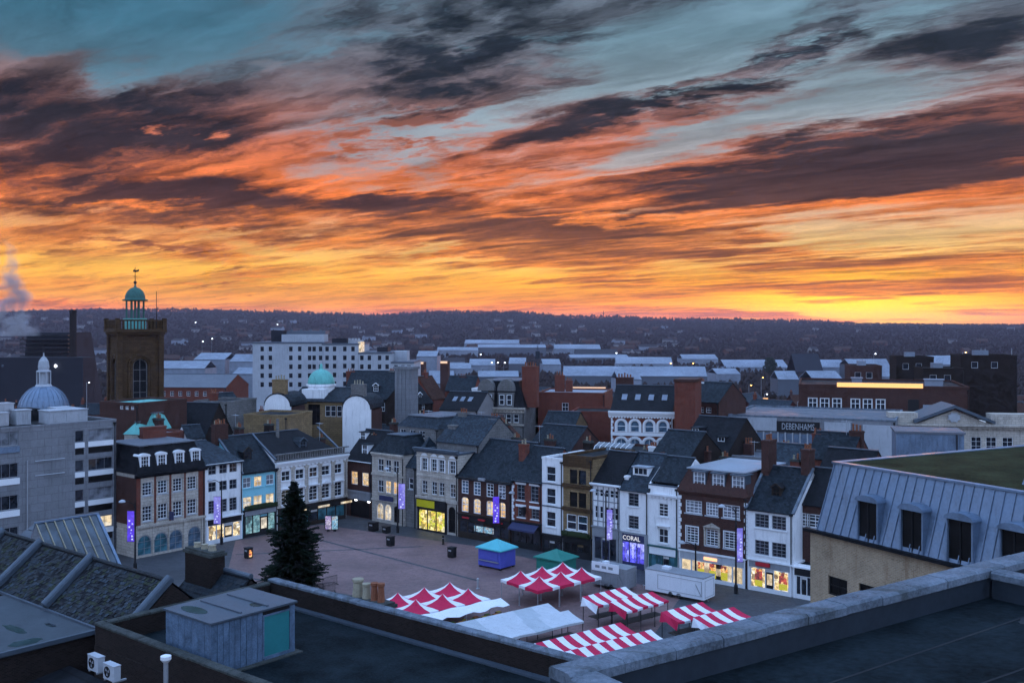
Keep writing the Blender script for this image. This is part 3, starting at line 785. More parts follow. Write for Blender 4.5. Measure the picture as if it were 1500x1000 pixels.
xs = [0] + [x for c in (212, 236, 258, 285) for x in (h.fc.u(c) - 1.05, h.fc.u(c) + 1.05)] + [h.W]
for k in range(0, len(xs) - 1, 2): mb = MB(); mb.box(max(0, xs[k]), -.12, 0, min(h.W, xs[k + 1]), -.003, zs - .31); mb.build('stone_pier', 'cream_stone', h.r)
cornice(h.r, h.W + .6, zc - .5, .5, .55, 'slate_dark', -.3)
mansard(h.r, h.W, h.D, zc + .01, h.z(200, 656) - zc, 1.0)
for c in (209, 234, 260, 284): dormer(h.r, h.fc.u(c) + .4, .12, zc + .75, 1.15, 1.5, 1.6, 'arch', 'white_paint', nx=3, ny=3)
chimney(h.r, h.W - 3, h.D - 1, zc + 2, zc + 5.2, 3.6, .9, 'red_brick', 0)
mb = MB(); mb.box(4.6, -1.0, 4.4, 4.75, -.15, 5.5); mb.build('hanging_sign', 'blue_paint', h.r)
# ---- L2: white house
h = House(300, 355, 'town_house', 'white three storey house with slate hipped roof and warm lit shop window', 'house', L)
c3 = [311, 327, 341.6]
h.row(c3, (311, 682, 695), 1.25, 2, 2, sill=None, frame='grey_paint'); h.row(c3, (311, 706, 720), 1.25, 2, 2, sill=None, frame='grey_paint'); h.row(c3, (311, 733, 752), 1.25, 2, 4, sill=None, frame='grey_paint')
e = h.z(327, 677); h.finish(e, 'white_render')
cornice(h.r, h.W, e - .3, .3, .35, 'white_paint'); gable_roof(h.r, h.W, h.D, e + .005, 2.6, 'slate_blue', hipR=2.6, ov=.5)
shopfront(h.r, .15, h.W - .15, h.z(327, 757), 'white_paint', .9, 'lit_shop', .6, 3, 1, 'black_paint')
# ---- L3: cyan house
h = House(355, 405, 'town_house', 'pale cyan house with warm lit upper windows beside the tall fir', 'house', L)
c3 = [361.5, 378, 395.6]
h.row(c3, (378, 697, 712), 1.35, 2, 2, panes=['pane_curtain', 'lit_warm', 'pane_curtain'], sill='cyan_render'); h.row(c3, (378, 725, 742), 1.5, 2, 2, panes=['lit_cream', 'lit_cream', 'lit_cream'], sill='cyan_render')
e = h.z(378, 690); h.finish(e, 'cyan_render'); cornice(h.r, h.W, e - .25, .25, .3, 'slate_dark')
gable_roof(h.r, h.W, 12, e + .005, 4.6, 'slate', ov=.3, verge='lead'); dormer(h.r, h.W * .38, 1.9, e + 1.7, 1.2, 1.0, 2.2, 'gable', 'slate_dark', 'dark_wood')
zz = h.z(378, 745)
shopfront(h.r, .1, h.W - .1, zz, 'black_paint', .8, 'lit_cyan_shop', .5, 3, 1, 'grey_paint')
mb = MB(); mb.box(.2, -.55, zz + .15, h.W - .2, -.12, zz + .55)
for k in range(26):
    x = random.uniform(.3, h.W - .3); r = random.uniform(.15, .3); mb.box(x - r, -.62 - r * .3, zz + .35, x + r, -.2, zz + .5 + r)
mb.build('flower_box', 'hedge', h.r)
chimney(h.r, .4, 6, e + 3.5, e + 6.6, 2.2, .9, 'brown_brick', 4)
# ---- L4: classical white building
h = House(405, 507, 'classical_building', 'white classical building with parapet, pilasters and pedimented first floor windows', 'building', L, 13)
c5 = [418.6, 439, 459, 477, 495]
za = h.row(c5, (459, 684, 698), 1.6, 2, 2, frame='white_paint', sill='white_paint'); zb_ = h.row(c5, (459, 711, 732), 1.6, 2, 4, sill='white_paint')
e = h.z(459, 670); h.finish(e, 'white_render')
cornice(h.r, h.W + .5, e - .8, .8, .6, 'white_paint', -.25, dent=.8, steps=3)
mb = MB(); mb.box(-.3, -.35, e + .01, h.W + .3, .1, e + .2); mb.box(-.3, -.35, e + 1.0, h.W + .3, .1, e + 1.15)
n = int(h.W / .45)
for k in range(n): mb.box(k * .45 + .1, -.2, e + .2, k * .45 + .32, 0, e + 1.0)
mb.build('balustrade', 'grey_stone', h.r)
for k, c in enumerate(c5):
    u = h.fc.u(c) - .8; hood(h, u, 1.6, zb_[1] + .12, 'white_paint', 'ped' if k % 2 else 'flat'); surround(h, u, za[0], 1.6, za[1] - za[0], 'white_paint')
zf = h.z(459, 737)
for k in range(6):
    x = h.W * (k + .02) / 5.2; mb = MB(); mb.box(x, -.16, zf + .3, x + .6, -.003, e - .81); mb.box(x - .1, -.22, e - 1.3, x + .7, -.004, e - .82); mb.box(x - .08, -.2, zf + .2, x + .68, -.004, zf + .5); mb.build('pilaster', 'cream_stone', h.r)
gable_roof(h.r, h.W - .6, 12.3, e + .02, 3.6, 'slate_dark', hipR=4.0, ov=-.2, verge='lead')
dormer(h.r, h.W * .5, 2.2, e + 1.2, 1.1, 1.1, 2.4, 'gable', 'lead', 'lead')
shopfront(h.r, .2, h.W - .2, zf, 'dark_wood', .9, 'pane_teal', .6, 5, 2, 'black_paint')
for x in (3.0, 7.5, 12.0):
    mb = MB(); mb.box(x, -.42, zf - .75, x + 2.2, -.3, zf - .45); mb.build('sign_board', 'lit_cream', h.r)
mb = MB(); mb.tube((4.0, 5.0, e + 2.5), (4.0, 5.0, e + 5.8), .28, .22, 8); mb.build('flue', 'grey_stone', h.r)
# ---- passage building in the corner
h = House(506, 545, 'passage_building', 'dark brick building over a shadowy passage with two yellow lit windows', 'building', R, 10, back=.6)
h.row([519, 535], (519, 690, 709), 1.5, 2, 2, pane='lit_warm', sill=None)
e = h.z(525, 675); zf = h.z(525, 727)
h.holes.append((1.0, .02, h.W - .6, zf - .6, 0)); h.finish(e, 'brown_brick', rev=.8)
mb = MB(); mb.box(0, -.5, zf - .4, h.W, -.003, zf + .7); mb.box(-.1, -.6, zf + .7, h.W + .1, -.003, zf + .95); mb.build('passage_beam', 'grey_paint', h.r)
mb = MB(); mb.box(1.0, .82, .02, h.W - .6, .9, zf - .6); mb.build('passage_dark_sheet', 'black_paint', h.r)  # black sheet set in the opening to make the passage dark
cornice(h.r, h.W, e - .2, .2, .3, 'white_paint'); gable_roof(h.r, h.W, 9, e + .004, 4.4, 'slate_dark', ov=.25)
dormer(h.r, h.W * .55, 1.0, e + 1.0, 1.1, 1.5, 2.0, 'flat', 'white_paint'); dormer(h.r, h.W * .12, 3.0, e + 3.0, 1.1, 1.1, 2.0, 'flat', 'white_paint')
for x in (2.6, 5.6):
    mb = MB(); mb.lathe([(.02, 0), (.22, .05), (.22, .5), (.05, .6)], 10, x, -.1, 0); o = mb.build('wall_lantern', 'lamp_white', h.r); o.location = (0, 0, 2.6); o.scale = (1, 1, .6)
# ---- R1: stone bank
h = House(545, 592, 'bank_building', 'cream stone bank with arched ground floor windows left of the yellow shop', 'building', R, 9)
c3 = [557.6, 568.6, 580]
h.row(c3, (568, 673, 691), 1.2, 2, 2, sill=None); h.row(c3, (568, 704, 722), 1.2, 2, 2, panes=['pane', 'lit_warm', 'lit_warm'], sill='cream_stone')
h.row([556.5, 568], (563, 737, 761), 1.5, 2, 3, arch=.7, pane='lit_cream', sill=None); h.row([581], (581, 741, 765), 1.2, 1, 2, arch=.5, pane='dark_opening', frame='dark_wood', sill=None)
e = h.z(568, 664); h.finish(e, 'cream_stone'); band(h, h.z(568, 697), .3, .2, 'cream_stone'); band(h, h.z(568, 735), .3, .2, 'cream_stone')
cornice(h.r, h.W, e - .5, .5, .4, 'cream_stone'); mansard(h.r, h.W, h.D, e + .01, 2.6, 1.8, 'slate', 'lead')
mb = MB(); u = h.fc.u(568); mb.box(u - 1.6, -.3, h.z(568, 733), u + 1.4, -.2, h.z(568, 726)); mb.build('sign_board', 'blue_paint', h.r)
h = House(592.4, 610, 'stone_annexe', 'narrow darker stone bay with steep leaded roof between bank and yellow shop', 'building', R, 8, back=.35)
e = h.z(600, 684); h.row([602], (602, 700, 716), .9, 1, 2); h.finish(e, 'grey_stone'); gable_roof(h.r, h.W, 8, e + .004, 4.0, 'slate_blue', hipL=1.2, hipR=1.2, ov=.1)
# ---- R2: ornate cream building with the yellow shop
h = House(610.3, 671, 'ornate_building', 'ornate cream building above a bright yellow lit shop', 'building', R, 11)
c4 = [622, 636, 647, 663]
z1 = h.row(c4, (636, 672, 690), 1.05, 2, 3, sill='cream_stone'); z2 = h.row(c4, (636, 705, 724), 1.05, 2, 3, sill='cream_stone')
h.row([662], (662, 742, 780), 1.4, 1, 2, arch=.6, pane='dark_opening', frame='dark_wood', sill=None)
e = h.z(640, 664); h.finish(e, 'cream_stone')
cornice(h.r, h.W + .5, e, .7, .7, 'lead', -.25, steps=3); cornice(h.r, h.W, e - .8, .3, .2, 'cream_stone'); band(h, z2[1] + .55, .2, .12, 'cream_stone'); band(h, z2[0] - .9, .5, .3, 'cream_stone')
for c in c4:
    u = h.fc.u(c); mb = MB(); mb.prism(arch_pts(u - .75, u + .75, z1[1], z1[1] + .75, 8)[::1], -.12, -.003, 0, 'y'); mb.box(u - .8, -.1, z1[0] - .12, u - .58, -.003, z1[1]); mb.box(u + .58, -.1, z1[0] - .12, u + .8, -.003, z1[1]); mb.build('window_surround', 'white_render', h.r)
flat_roof(h.r, h.W, h.D, e + .05, .25, 'flat_roof_grey', 'lead')
u0, u1 = h.fc.u(612.5), h.fc.u(655); zt = h.z(630, 732)
shopfront(h.r, u0, u1, zt, 'black_paint', 1.5, 'lit_yellow_shop', .25, 3, 0)
mb = MB(); mb.box(u0, -.34, zt - 1.1, u0 + (u1 - u0) * .62, -.26, zt - .02); sg = mb.build('fascia_board', 'yellow_paint', h.r)
mb = MB(); mb.box(u0 + (u1 - u0) * .62, -.34, zt - 1.15, u1, -.27, zt - .1); mb.build('fascia_board', 'black_paint', h.r)
chimney(h.r, 2.0, 6, e, e + 3.6, 1.5, 1.1, 'grey_stone', 0); 
# ---- R3: brick pub
h = House(671, 750, 'public_house', 'brown brick public house with big slate roof and glowing arched windows', 'pub', R, 12)
c4 = [681, 698.7, 717.6, 735]
h.row(c4, (698, 705, 725), 1.35, 2, 4, panes=['pane_blue', 'pane_blue', 'pane', 'pane_curtain'], sill=None, fr=.14); h.row(c4, (698, 730, 752), 1.35, 2, 4, arch=.35, pane='lit_warm', sill=None, fr=.12)
e = h.z(710, 702); h.finish(e, 'brown_brick'); cornice(h.r, h.W, e - .25, .25, .3, 'dark_wood'); gable_roof(h.r, h.W, 12, e + .004, 4.8, 'slate', ov=.35, verge='slate_dark')
zf = h.z(710, 757)
shopfront(h.r, .15, h.W - .15, zf, 'dark_wood', .9, 'pane', .9, 5, 1, 'black_paint')
for x in (1.2, 4.2, 7.4):
    mb = MB(); mb.box(x, -.5, zf - .5, x + 1.2, -.32, zf - .3); mb.build('sign_board', 'red_paint', h.r)
mb = MB(); mb.box(3.2, -.14, 1.2, 6.8, -.125, 2.0); mb.build('window_display', 'lit_board_sky', h.r)
chimney(h.r, h.W - .7, 3.5, e + 1, e + 5.0, 1.2, .9, 'red_brick', 2, 'buff_pot')
mb = MB(); mb.box(h.W * .42, -.5, e - .15, h.W * .54, -.25, e + .2); mb.build('flood_lamp', 'steel', h.r)
# ---- R4: red brick house with white quoins
h = House(750, 794, 'brick_house', 'bright red brick house with white lintels and white quoins', 'house', R, 10)
h.row([763, 783], (763, 709, 732), 1.35, 2, 4, frame='grey_paint', sill='white_paint'); h.row([764, 784], (764, 742, 757), 1.3, 2, 3, frame='grey_paint', sill='white_paint')
e = h.z(770, 704); h.finish(e, 'red_brick'); quoins(h, 0, h.z(755, 768), e - .2)
for c in (763, 783):
    for yy, hh in ((709, .4), (742, .35)): mb = MB(); u = h.fc.u(c); z = h.z(763, yy); mb.box(u - .9, -.05, z, u + .9, -.003, z + hh); mb.build('lintel', 'white_paint', h.r)
cornice(h.r, h.W, e - .2, .2, .25, 'lead'); gable_roof(h.r, h.W, 10, e + .004, 4.0, 'slate', ov=.3)
zf = h.z(770, 765); shopfront(h.r, .1, h.W - .1, zf, 'black_paint', .6, 'pane', .8, 3, 1, 'black_paint')
mb = MB(); mb.add([(.3, -.3, zf - .1), (h.W - .3, -.3, zf - .1), (h.W - .3, -1.3, zf - .75), (.3, -1.3, zf - .75), (.3, -1.3, zf - 1.0), (h.W - .3, -1.3, zf - 1.0)], [(0, 3, 2, 1), (3, 4, 5, 2)]); mb.build('awning', 'blue_paint', h.r)
mb = MB(); mb.box(h.W * .45, -.9, zf + 1.2, h.W * .5, -.2, zf + 2.2); mb.build('hanging_sign', 'black_paint', h.r)
# ---- R5: narrow white tower house
h = House(794, 825, 'narrow_house', 'very narrow tall white house with one window on each floor', 'house', R, 9)
for a, b in ((683, 705), (715, 738), (749, 771)): h.row([807], (807, a, b), 1.5, 1, 2, sill='white_paint')
e = h.z(807, 673); h.finish(e, 'white_render'); flat_roof(h.r, h.W, h.D, e, .3, 'flat_roof_grey', 'white_render')
for y in (709, 742): band(h, h.z(807, y), .12, .10, 'lead')
shopfront(h.r, .1, h.W - .1, h.z(807, 783), 'black_paint', .7, 'pane', .7, 2, 1, 'black_paint')
# ---- R6: ochre stone house
h = House(825, 868, 'stone_house', 'ochre stone house with paired windows and green planted ledge', 'house', R, 10)
h.row([840, 853], (846, 688, 709), 1.2, 1, 2, sill=None, frame='dark_wood', panes=['dark_opening', 'pane']); h.row([840, 853], (846, 721, 743), 1.2, 1, 2, sill=None, frame='dark_wood', pane='dark_opening'); h.row([837, 853], (846, 754, 777), 1.6, 1, 2, frame='white_paint', sill='white_paint', fr=.14)
e = h.z(846, 671); h.finish(e, 'ochre_stone'); band(h, h.z(846, 715), .5, .25, 'iron_stone'); band(h, h.z(846, 749), .5, .25, 'iron_stone'); band(h, h.z(846, 684), 1.3, .10, 'iron_stone')
flat_roof(h.r, h.W, h.D, e, .35, 'flat_roof_dark', 'iron_stone')
zf = h.z(846, 787); shopfront(h.r, .1, h.W - .1, zf, 'black_paint', .8, 'dark_opening', .9, 3, 1, 'black_paint')
mb = MB(); mb.box(.2, -.6, zf + .15, h.W - .2, -.1, zf + .5)
for k in range(22):
    x = random.uniform(.3, h.W - .3); r = random.uniform(.12, .28); mb.box(x - r, -.66 - r * .3, zf + .35, x + r, -.2, zf + .55 + r)
mb.build('flower_box', 'hedge', h.r)
# ---- R7: white timber framed house
h = House(868, 908, 'framed_house', 'white house with ranks of small mullioned windows and black roof', 'house', R, 9)
h.row([874, 881, 889, 896, 903], (888, 717, 728), .62, 1, 2, sill=None, frame='white_paint'); h.row([874, 881, 889, 896, 903], (888, 742, 760), .62, 1, 2, sill=None)
e = h.z(888, 709); h.finish(e, 'white_render'); mb = MB()
for k in range(6): mb.box(h.W * k / 5 - .06 + (.07 if k == 0 else -.07 if k == 5 else 0), -.04, h.z(888, 772), h.W * k / 5 + .06 + (.07 if k == 0 else -.07 if k == 5 else 0), -.003, e - .3)
for y in (735, 765): mb.box(0, -.06, h.z(888, y), h.W, -.004, h.z(888, y) + .12)
mb.build('timber_frame', 'grey_paint', h.r)
cornice(h.r, h.W + .3, e - .3, .35, .55, 'white_paint', -.15); gable_roof(h.r, h.W, 8, e + .06, 3.6, 'slate_dark', ov=.3)
shopfront(h.r, .1, h.W - .1, h.z(888, 773), 'grey_paint', 1.2, 'pane', .5, 2, 1, 'grey_paint', door_mat='blue_paint')
# ---- R8: white house with the betting shop
h = House(908, 950, 'town_house', 'white house with one window per floor above the blue lit shop', 'house', R, 9)
for a, b in ((722, 741), (755, 774)): h.row([928], (928, a, b), 1.5, 2, 4, sill='white_paint', frame='grey_paint')
e = h.z(928, 716); h.finish(e, 'white_render'); gable_roof(h.r, h.W, 9, e + .004, 3.9, 'slate_blue', ov=.35, verge='slate')
dormer(h.r, h.W * .5, 1.5, e + 1.6, 2.0, .9, 2.6, 'flat', 'white_paint', nx=3, ny=1, roof='flat_roof_pale'); chimney(h.r, .4, 1.2, e - .2, e + 1.4, .6, .6, 'white_render', 0)
mb = MB(); zt = h.z(928, 782); mb.box(.1, -.22, 0, .5, -.003, zt); mb.box(h.W - .5, -.22, 0, h.W - .1, -.003, zt); mb.box(.1, -.25, zt, h.W - .1, -.003, zt + .2); mb.build('shop_front', 'grey_paint', h.r)
u0, u1 = h.fc.u(911.5), h.fc.u(945); mb = MB(); mb.box(u0, -.2, zt - 1.0, u1, -.01, zt - .02); fb = mb.build('fascia_board', 'blue_paint', h.r)
lettering('CORAL', .78, 'sign_white', h.r, ((u0 + u1) / 2 - .2, -.215, zt - .52))
zb = h.z(928, 823); bw = (u1 - u0) / 3
for k in range(3):
    mb = MB(); mb.box(u0 + k * bw + .08, -.12, zb, u0 + (k + 1) * bw - .08, -.03, zt - 1.08); g = mb.build('display_window', 'lit_blue_shop', h.r)
    mb = MB(); mb.box(u0 + k * bw - .04, -.17, zb - .1, u0 + k * bw + .07, -.02, zt - 1.05); mb.build('mullion', 'blue_paint', g)
    mb = MB(); mb.box(u0 + k * bw + .5, -.14, zb + .5, u0 + (k + 1) * bw - .5, -.125, zb + 2.3); mb.build('poster', 'banner_white' if k == 1 else 'banner_lilac', g)
mb = MB(); mb.box(u0, -.16, .02, u1, -.02, zb - .02); mb.build('stallriser', 'blue_paint', h.r)
# ---- R9: white house with parapet
h = House(950, 994, 'parapet_house', 'white house with tall plain parapet and dentil cornice above a green shop front', 'house', R, 9)
h.row([971.7], (971, 737, 756), 1.3, 2, 4, sill='white_paint'); zz = h.row([971.7], (971, 774, 795), 1.3, 2, 2, sill='white_paint')
e = h.z(971, 712); h.finish(e, 'white_render'); cornice(h.r, h.W, h.z(971, 728), .4, .4, 'white_paint', dent=.55); flat_roof(h.r, h.W, h.D, e, .15, 'slate_dark', 'lead')
hood(h, h.fc.u(971.7) - .65, 1.3, zz[1] + .3, 'white_paint'); gable_roof(h.r, h.W, 8.6, e + .05, 3.0, 'slate', ov=-.4)
shopfront(h.r, .12, h.W - .12, h.z(971, 801), 'green_paint', 1.0, 'pane_teal', .7, 3, 1, 'white_paint')
# ---- R10: brown brick with attic storey
h = House(994, 1095, 'brick_building', 'brown brick building with attic storey, white windows and white quoins', 'building', R, 12)
a = h.row([1016, 1043, 1071], (1043, 736, 755), [2.2, 1.6, 2.2], 4, 4, pane='pane_curtain', fr=.10); b = h.row([1014, 1043, 1071], (1043, 775, 799), [1.6, 1.6, 1.8], 3, 6, pane='pane', fr=.10)
e = h.z(1043, 722); h.finish(e, 'brown_brick'); quoins(h, 0, h.z(1000, 802), e - .3); quoins(h, h.W, h.z(1000, 802), e - .3); cornice(h.r, h.W, e - .35, .35, .3, 'brown_brick')
hood(h, h.fc.u(1043) - .8, 1.6, b[1] + .25, 'cream_stone', 'ped'); surround(h, h.fc.u(1043) - .8, b[0], 1.6, b[1] - b[0], 'cream_stone', .25)
for c, w in ((1014, 1.6), (1071, 1.8)): surround(h, h.fc.u(c) - w / 2, b[0], w, b[1] - b[0], 'white_paint', .10)
top = h.z(1043, 691) - e
mansard(h.r, h.W, h.D, e + .01, top, .9, 'brown_brick', 'flat_roof_pale')
for c in (1023, 1051, 1080): dormer(h.r, h.fc.u(c), .2, e + .7, 1.5, 1.6, 1.5, 'flat', 'lead', nx=3, ny=3, pane='pane_curtain', roof='lead')
zf = h.z(1043, 812)
shopfront(h.r, .2, h.W - .2, zf, 'white_paint', .95, 'lit_cream', .45, 5, 1, 'concrete_white')
for c in (1028, 1045, 1062):
    u = h.fc.u(c); mb = MB(); mb.box(u - .42, -.20, 1.45, u + .42, -.17, zf - 1.05); mb.build('poster', 'poster_orange', h.r)
    mb = MB(); mb.box(u - .42, -.20, .55, u + .42, -.17, 1.42); mb.build('poster', 'poster_yellow', h.r)
mb = MB(); u = h.fc.u(1043); mb.box(u - .9, -.36, zf - .65, u + .8, -.30, zf - .3); mb.build('sign_lettering', 'sign_glow', h.r)
chimney(h.r, h.W + .3, 5, e, e + 6.2, .9, 2.2, 'brown_brick', 3)
# ---- R11: white house with slate roof and lit shop
h = House(1095, 1162, 'town_house', 'white house with four dark sash windows and black dormer over a red shop sign', 'house', R, 10)
h.row([1116, 1141], (1128, 754, 774), 1.7, 3, 4, sill='white_paint', frame='grey_paint'); h.row([1116, 1141], (1128, 793, 814), 1.7, 3, 4, sill='white_paint', frame='grey_paint')
e = h.z(1128, 747); h.finish(e, 'white_render'); gable_roof(h.r, h.W, 10.5, e + .004, 4.2, 'slate', ov=.3, verge='coping'); dormer(h.r, h.W * .5, 1.6, e + 1.2, .9, 1.1, 2.2, 'gable', 'dark_wood', 'dark_wood', 'dark_opening', 'slate_dark')
zf = h.z(1128, 823); shopfront(h.r, .15, h.W - .15, zf, 'white_paint', .8, 'lit_shop', .5, 3, 2, 'grey_paint')
mb = MB(); mb.box(1.2, -.5, zf - .5, h.W - 2.6, -.3, zf - .1); mb.build('sign_board', 'red_paint', h.r)
for x, w in ((1.0, .9), (3.9, 1.0)):
    mb = MB(); mb.box(x, -.2, 1.3, x + w, -.17, 2.5); mb.build('poster', 'poster_orange', h.r); mb = MB(); mb.box(x, -.2, .6, x + w, -.17, 1.27); mb.build('poster', 'poster_yellow', h.r)
chimney(h.r, h.W - .5, 5.2, e + 3, e + 6.6, 1.0, 1.6, 'brown_brick', 3)
# ---- R12: low white shop with the brick house behind it
h = House(1162, 1196, 'corner_shop', 'low white shop with dark sign board at the right end of the row', 'shop', R, 7)
e = h.z(1175, 830); h.finish(e, 'white_render'); shopfront(h.r, .1, h.W - .2, e - .1, 'white_paint', .9, 'pane', .5, 2, 1, 'black_paint'); flat_roof(h.r, h.W, 7, e, .25, 'flat_roof_dark', 'white_render')
f = Fac(1163, 1212, O=LINE_R[0] + Vector((cos(A1), sin(A1))) * 2.5, ang=A2)
h = House(1163, 1212, 'brick_house', 'red brick house with white windows behind the low corner shop', 'house', fac=f, depth=9)
h.row([1179, 1194], (1186, 752, 772), [1.1, 2.0], 2, 4, fr=.12); e = h.z(1180, 738); h.finish(e, 'brown_brick'); gable_roof(h.r, h.W, 9, e + .004, 3.5, 'slate_dark', ov=.2)
# ---- L0: concrete office slab left of the bank
n = Vector((-sin(A1), cos(A1))); f = Fac(-70, 170, O=LINE_L[0] + n * 5.0, ang=A1)
h = House(-70, 170, 'office_block', 'grey concrete office block with strip windows and plant on its roof', 'building', fac=f, depth=16)
zt = h.z(94, 622); st = 43 / F * f.Y(f.u(130))
for k in range(4):
    yt = 629 + 43 * k; zb0 = h.z(130, yt + 17); zt0 = h.z(130, yt)
    for (p, q, pn) in ((110, 123, 'pane'), (129.5, 165, 'pane_curtain')):
        u0, u1 = f.u(p), f.u(q); h.holes.append((u0, zb0, u1, zt0, 0)); h.holes.append((u0, zb0 - 1.62, u1, zb0 - .78, 0))
        h.wins.append((u0, zb0, u1 - u0, zt0 - zb0, 1 if p < 120 else 3, 1, dict(frame='grey_paint', pane='lit_cream' if (k == 3) else ('pane' if k % 2 else pn), sill=None, fr=.07)))
        h.wins.append((u0, zb0 - 1.62, u1 - u0, .84, 1, 1, dict(frame='black_paint', pane='dark_opening', sill=None, fr=.05)))
    u0, u1 = .6, f.u(27); zb1 = h.z(10, 653 + 47 * k); zt1 = zb1 + 1.75
    h.holes.append((u0, zb1, u1, zt1, 0)); h.wins.append((u0, zb1, u1 - u0, 1.75, 7, 1, dict(frame='grey_paint', pane=('lit_warm' if k == 9 else 'pane_curtain' if k == 0 else 'pane'), sill=None, fr=.07)))
h.finish(zt, 'concrete'); flat_roof(h.r, h.W, 16, zt, .25, 'flat_roof_dark', 'concrete')
for k in range(4):
    mb = MB(); yt = 629 + 43 * k; zb0 = h.z(130, yt + 17)
    for (p, q) in ((110, 123), (129.5, 165)): mb.box(f.u(p) - .05, -.12, zb0 - .72, f.u(q) + .05, -.003, zb0 - .06)
    mb.build('spandrel_panel', 'white_paint', h.r)
    mb = MB(); zb1 = h.z(10, 653 + 47 * k); mb.box(.5, -.15, zb1 - .85, f.u(27) + .1, -.003, zb1 - .1); mb.build('spandrel_panel', 'white_paint' if k else 'zinc', h.r)
for (p, w, d, hh, y, mt) in ((84, 5.0, 3.0, 1.6, 2.0, 'concrete_white'), (46, 1.8, 1.5, 1.8, 4, 'concrete_white'), (26, 2.2, 2, 2.6, 6, 'steel'), (10, 2.0, 1.6, 1.6, 4, 'steel'), (122, 2.4, 2.4, 1.5, 7, 'concrete_white'), (66, 3.0, 3.0, 1.5, 8, 'flat_roof_dark')):
    u = f.u(p); mb = MB(); mb.box(u, y, zt + .04, u + w, y + d, zt + hh); mb.box(u - .1, y - .1, zt + hh, u + w + .1, y + d + .1, zt + hh + .12)
    for k in range(3): mb.box(u + w * (k + .3) / 3, y - .05, zt + .3, u + w * (k + .7) / 3, y - .01, zt + hh - .3, 0)
    mb.build('plant_housing', mt, h.r)
mb = MB()
for z_, in ((zt - 4.2,), (zt - 6.0,)):
    mb.tube((f.u(50), -.3, z_), (f.u(93), -.3, z_), .05, .05, 6)
    for p in (52, 64, 78, 92): mb.tube((f.u(p), -.3, z_), (f.u(p), -.003, z_), .04, .04, 6); mb.lathe([(.16, -.1), (.16, .1)], 8, f.u(p), -.3)
mb.tube((f.u(39), -.2, 3), (f.u(39), -.2, zt - 4), .07, .07, 6)
mb.build('cable_rail', 'steel', h.r)
# ------------------------------------------------------------------ the town behind the rows
def block(px0, px1, Y, name, label, cat='building', ang=A2, depth=10.0, group=None):
    f = Fac(px0, px1, Y=Y, ang=ang); return House(px0, px1, name, label, cat, fac=f, depth=depth, group=group)
# ---- church tower with cupola (square, seen corner on)
TY = 206.0
corner = at_depth(175, 600, TY); s_ = 8.4; ta = radians(35)
t = thing('church_tower', 'square brown stone church tower with green cupola and weather vane', 'church tower', (corner.x, corner.y, -4), ta)
# local x runs right from the near corner, local y runs to the left-back
zc = height(486, TY) + 4
mb = MB(); holes = [(s_ / 2 - 1.5, zc - 15.0, s_ / 2 + 1.5, zc - 5.6, 1.5)]
holes2 = holes
wall_panel(mb, front_T, s_, zc, holes, 0, .7)
wall_panel(mb, lambda u, d, z: (d, s_ - u, z), s_, zc, holes2, 0, .7)
wall_panel(mb, lambda u, d, z: (s_ - d, u, z), s_, zc, holes, 0, .7)
mb.quad((s_, s_, 0), (0, s_, 0), (0, s_, zc), (s_, s_, zc)); mb.quad((0, 0, zc), (s_, 0, zc), (s_, s_, zc), (0, s_, zc))
mb.box(1.0, 1.0, .1, s_ - 1, s_ - 1, zc - .1, 1)
mb.build('wall', ['iron_stone', 'dark_opening'], t)
for side in (0, 1):
    T = (lambda u, d, z: (u, d, z)) if side == 0 else (lambda u, d, z: (d, s_ - u, z))
    rz = 0 if side == 0 else -pi / 2
    u0 = s_ / 2 - 1.5; w, hh = 3.0, 9.4
    o = place('belfry_window', win_mesh(w, hh, 2, 4, .22, 1.5, 'grey_stone', False), t, T(u0, .45, zc - 15.0), rz)
    place('louvre', pane_mesh(w, hh, 'slate_dark', 1.5), o, (0, .12, 0))
    m2 = MB()
    for r, y in ((2.0, -.12), (2.5, -.22)):
        pts = arch_pts(s_ / 2 - r, s_ / 2 + r, 0, zc - 5.6 + (r - 1.5), 12, r)
        inn = arch_pts(s_ / 2 - r + .42, s_ / 2 + r - .42, 0, zc - 5.6 + (r - 1.5) - .42, 12, r - .42)
        for k in range(12):
            q = [pts[k], pts[k + 1], inn[k + 1], inn[k]]
            m2.hexa([T(p[0], y, p[1]) for p in q], [T(p[0], -.003, p[1]) for p in q])
        for sg in (-1, 1): 
            a = s_ / 2 + sg * r; b = s_ / 2 + sg * (r - .42); lo, hi = min(a, b), max(a, b)
            q = [(lo, zc - 15.5), (hi, zc - 15.5), (hi, pts[0][1]), (lo, pts[0][1])]
            m2.hexa([T(p[0], y, p[1]) for p in q], [T(p[0], -.003, p[1]) for p in q])
    m2.build('arch_moulding', 'iron_stone', t)
for (x, y) in ((0, 0), (s_, 0), (0, s_)):
    mb = MB(); mb.box(x - .5, y - .5, 0, x + .5, y + .5, zc - .6); mb.build('corner_buttress', 'iron_stone', t)
mb = MB(); mb.box(-.7, -.7, zc - .6, s_ + .7, s_ + .7, zc - .1); mb.box(-1.0, -1.0, zc - .1, s_ + 1.0, s_ + 1.0, zc + .35); mb.build('cornice', 'iron_stone', t)
mb = MB(); zb = zc + .35; zt = height(468, TY) + 4
for (x0, y0, x1, y1) in ((-.7, -.7, s_ + .7, -.4), (-.7, s_ + .4, s_ + .7, s_ + .7), (-.7, -.4, -.4, s_ + .4), (s_ + .4, -.4, s_ + .7, s_ + .4)): mb.box(x0, y0, zt - .3, x1, y1, zt); mb.box(x0, y0, zb, x1, y1, zb + .25)
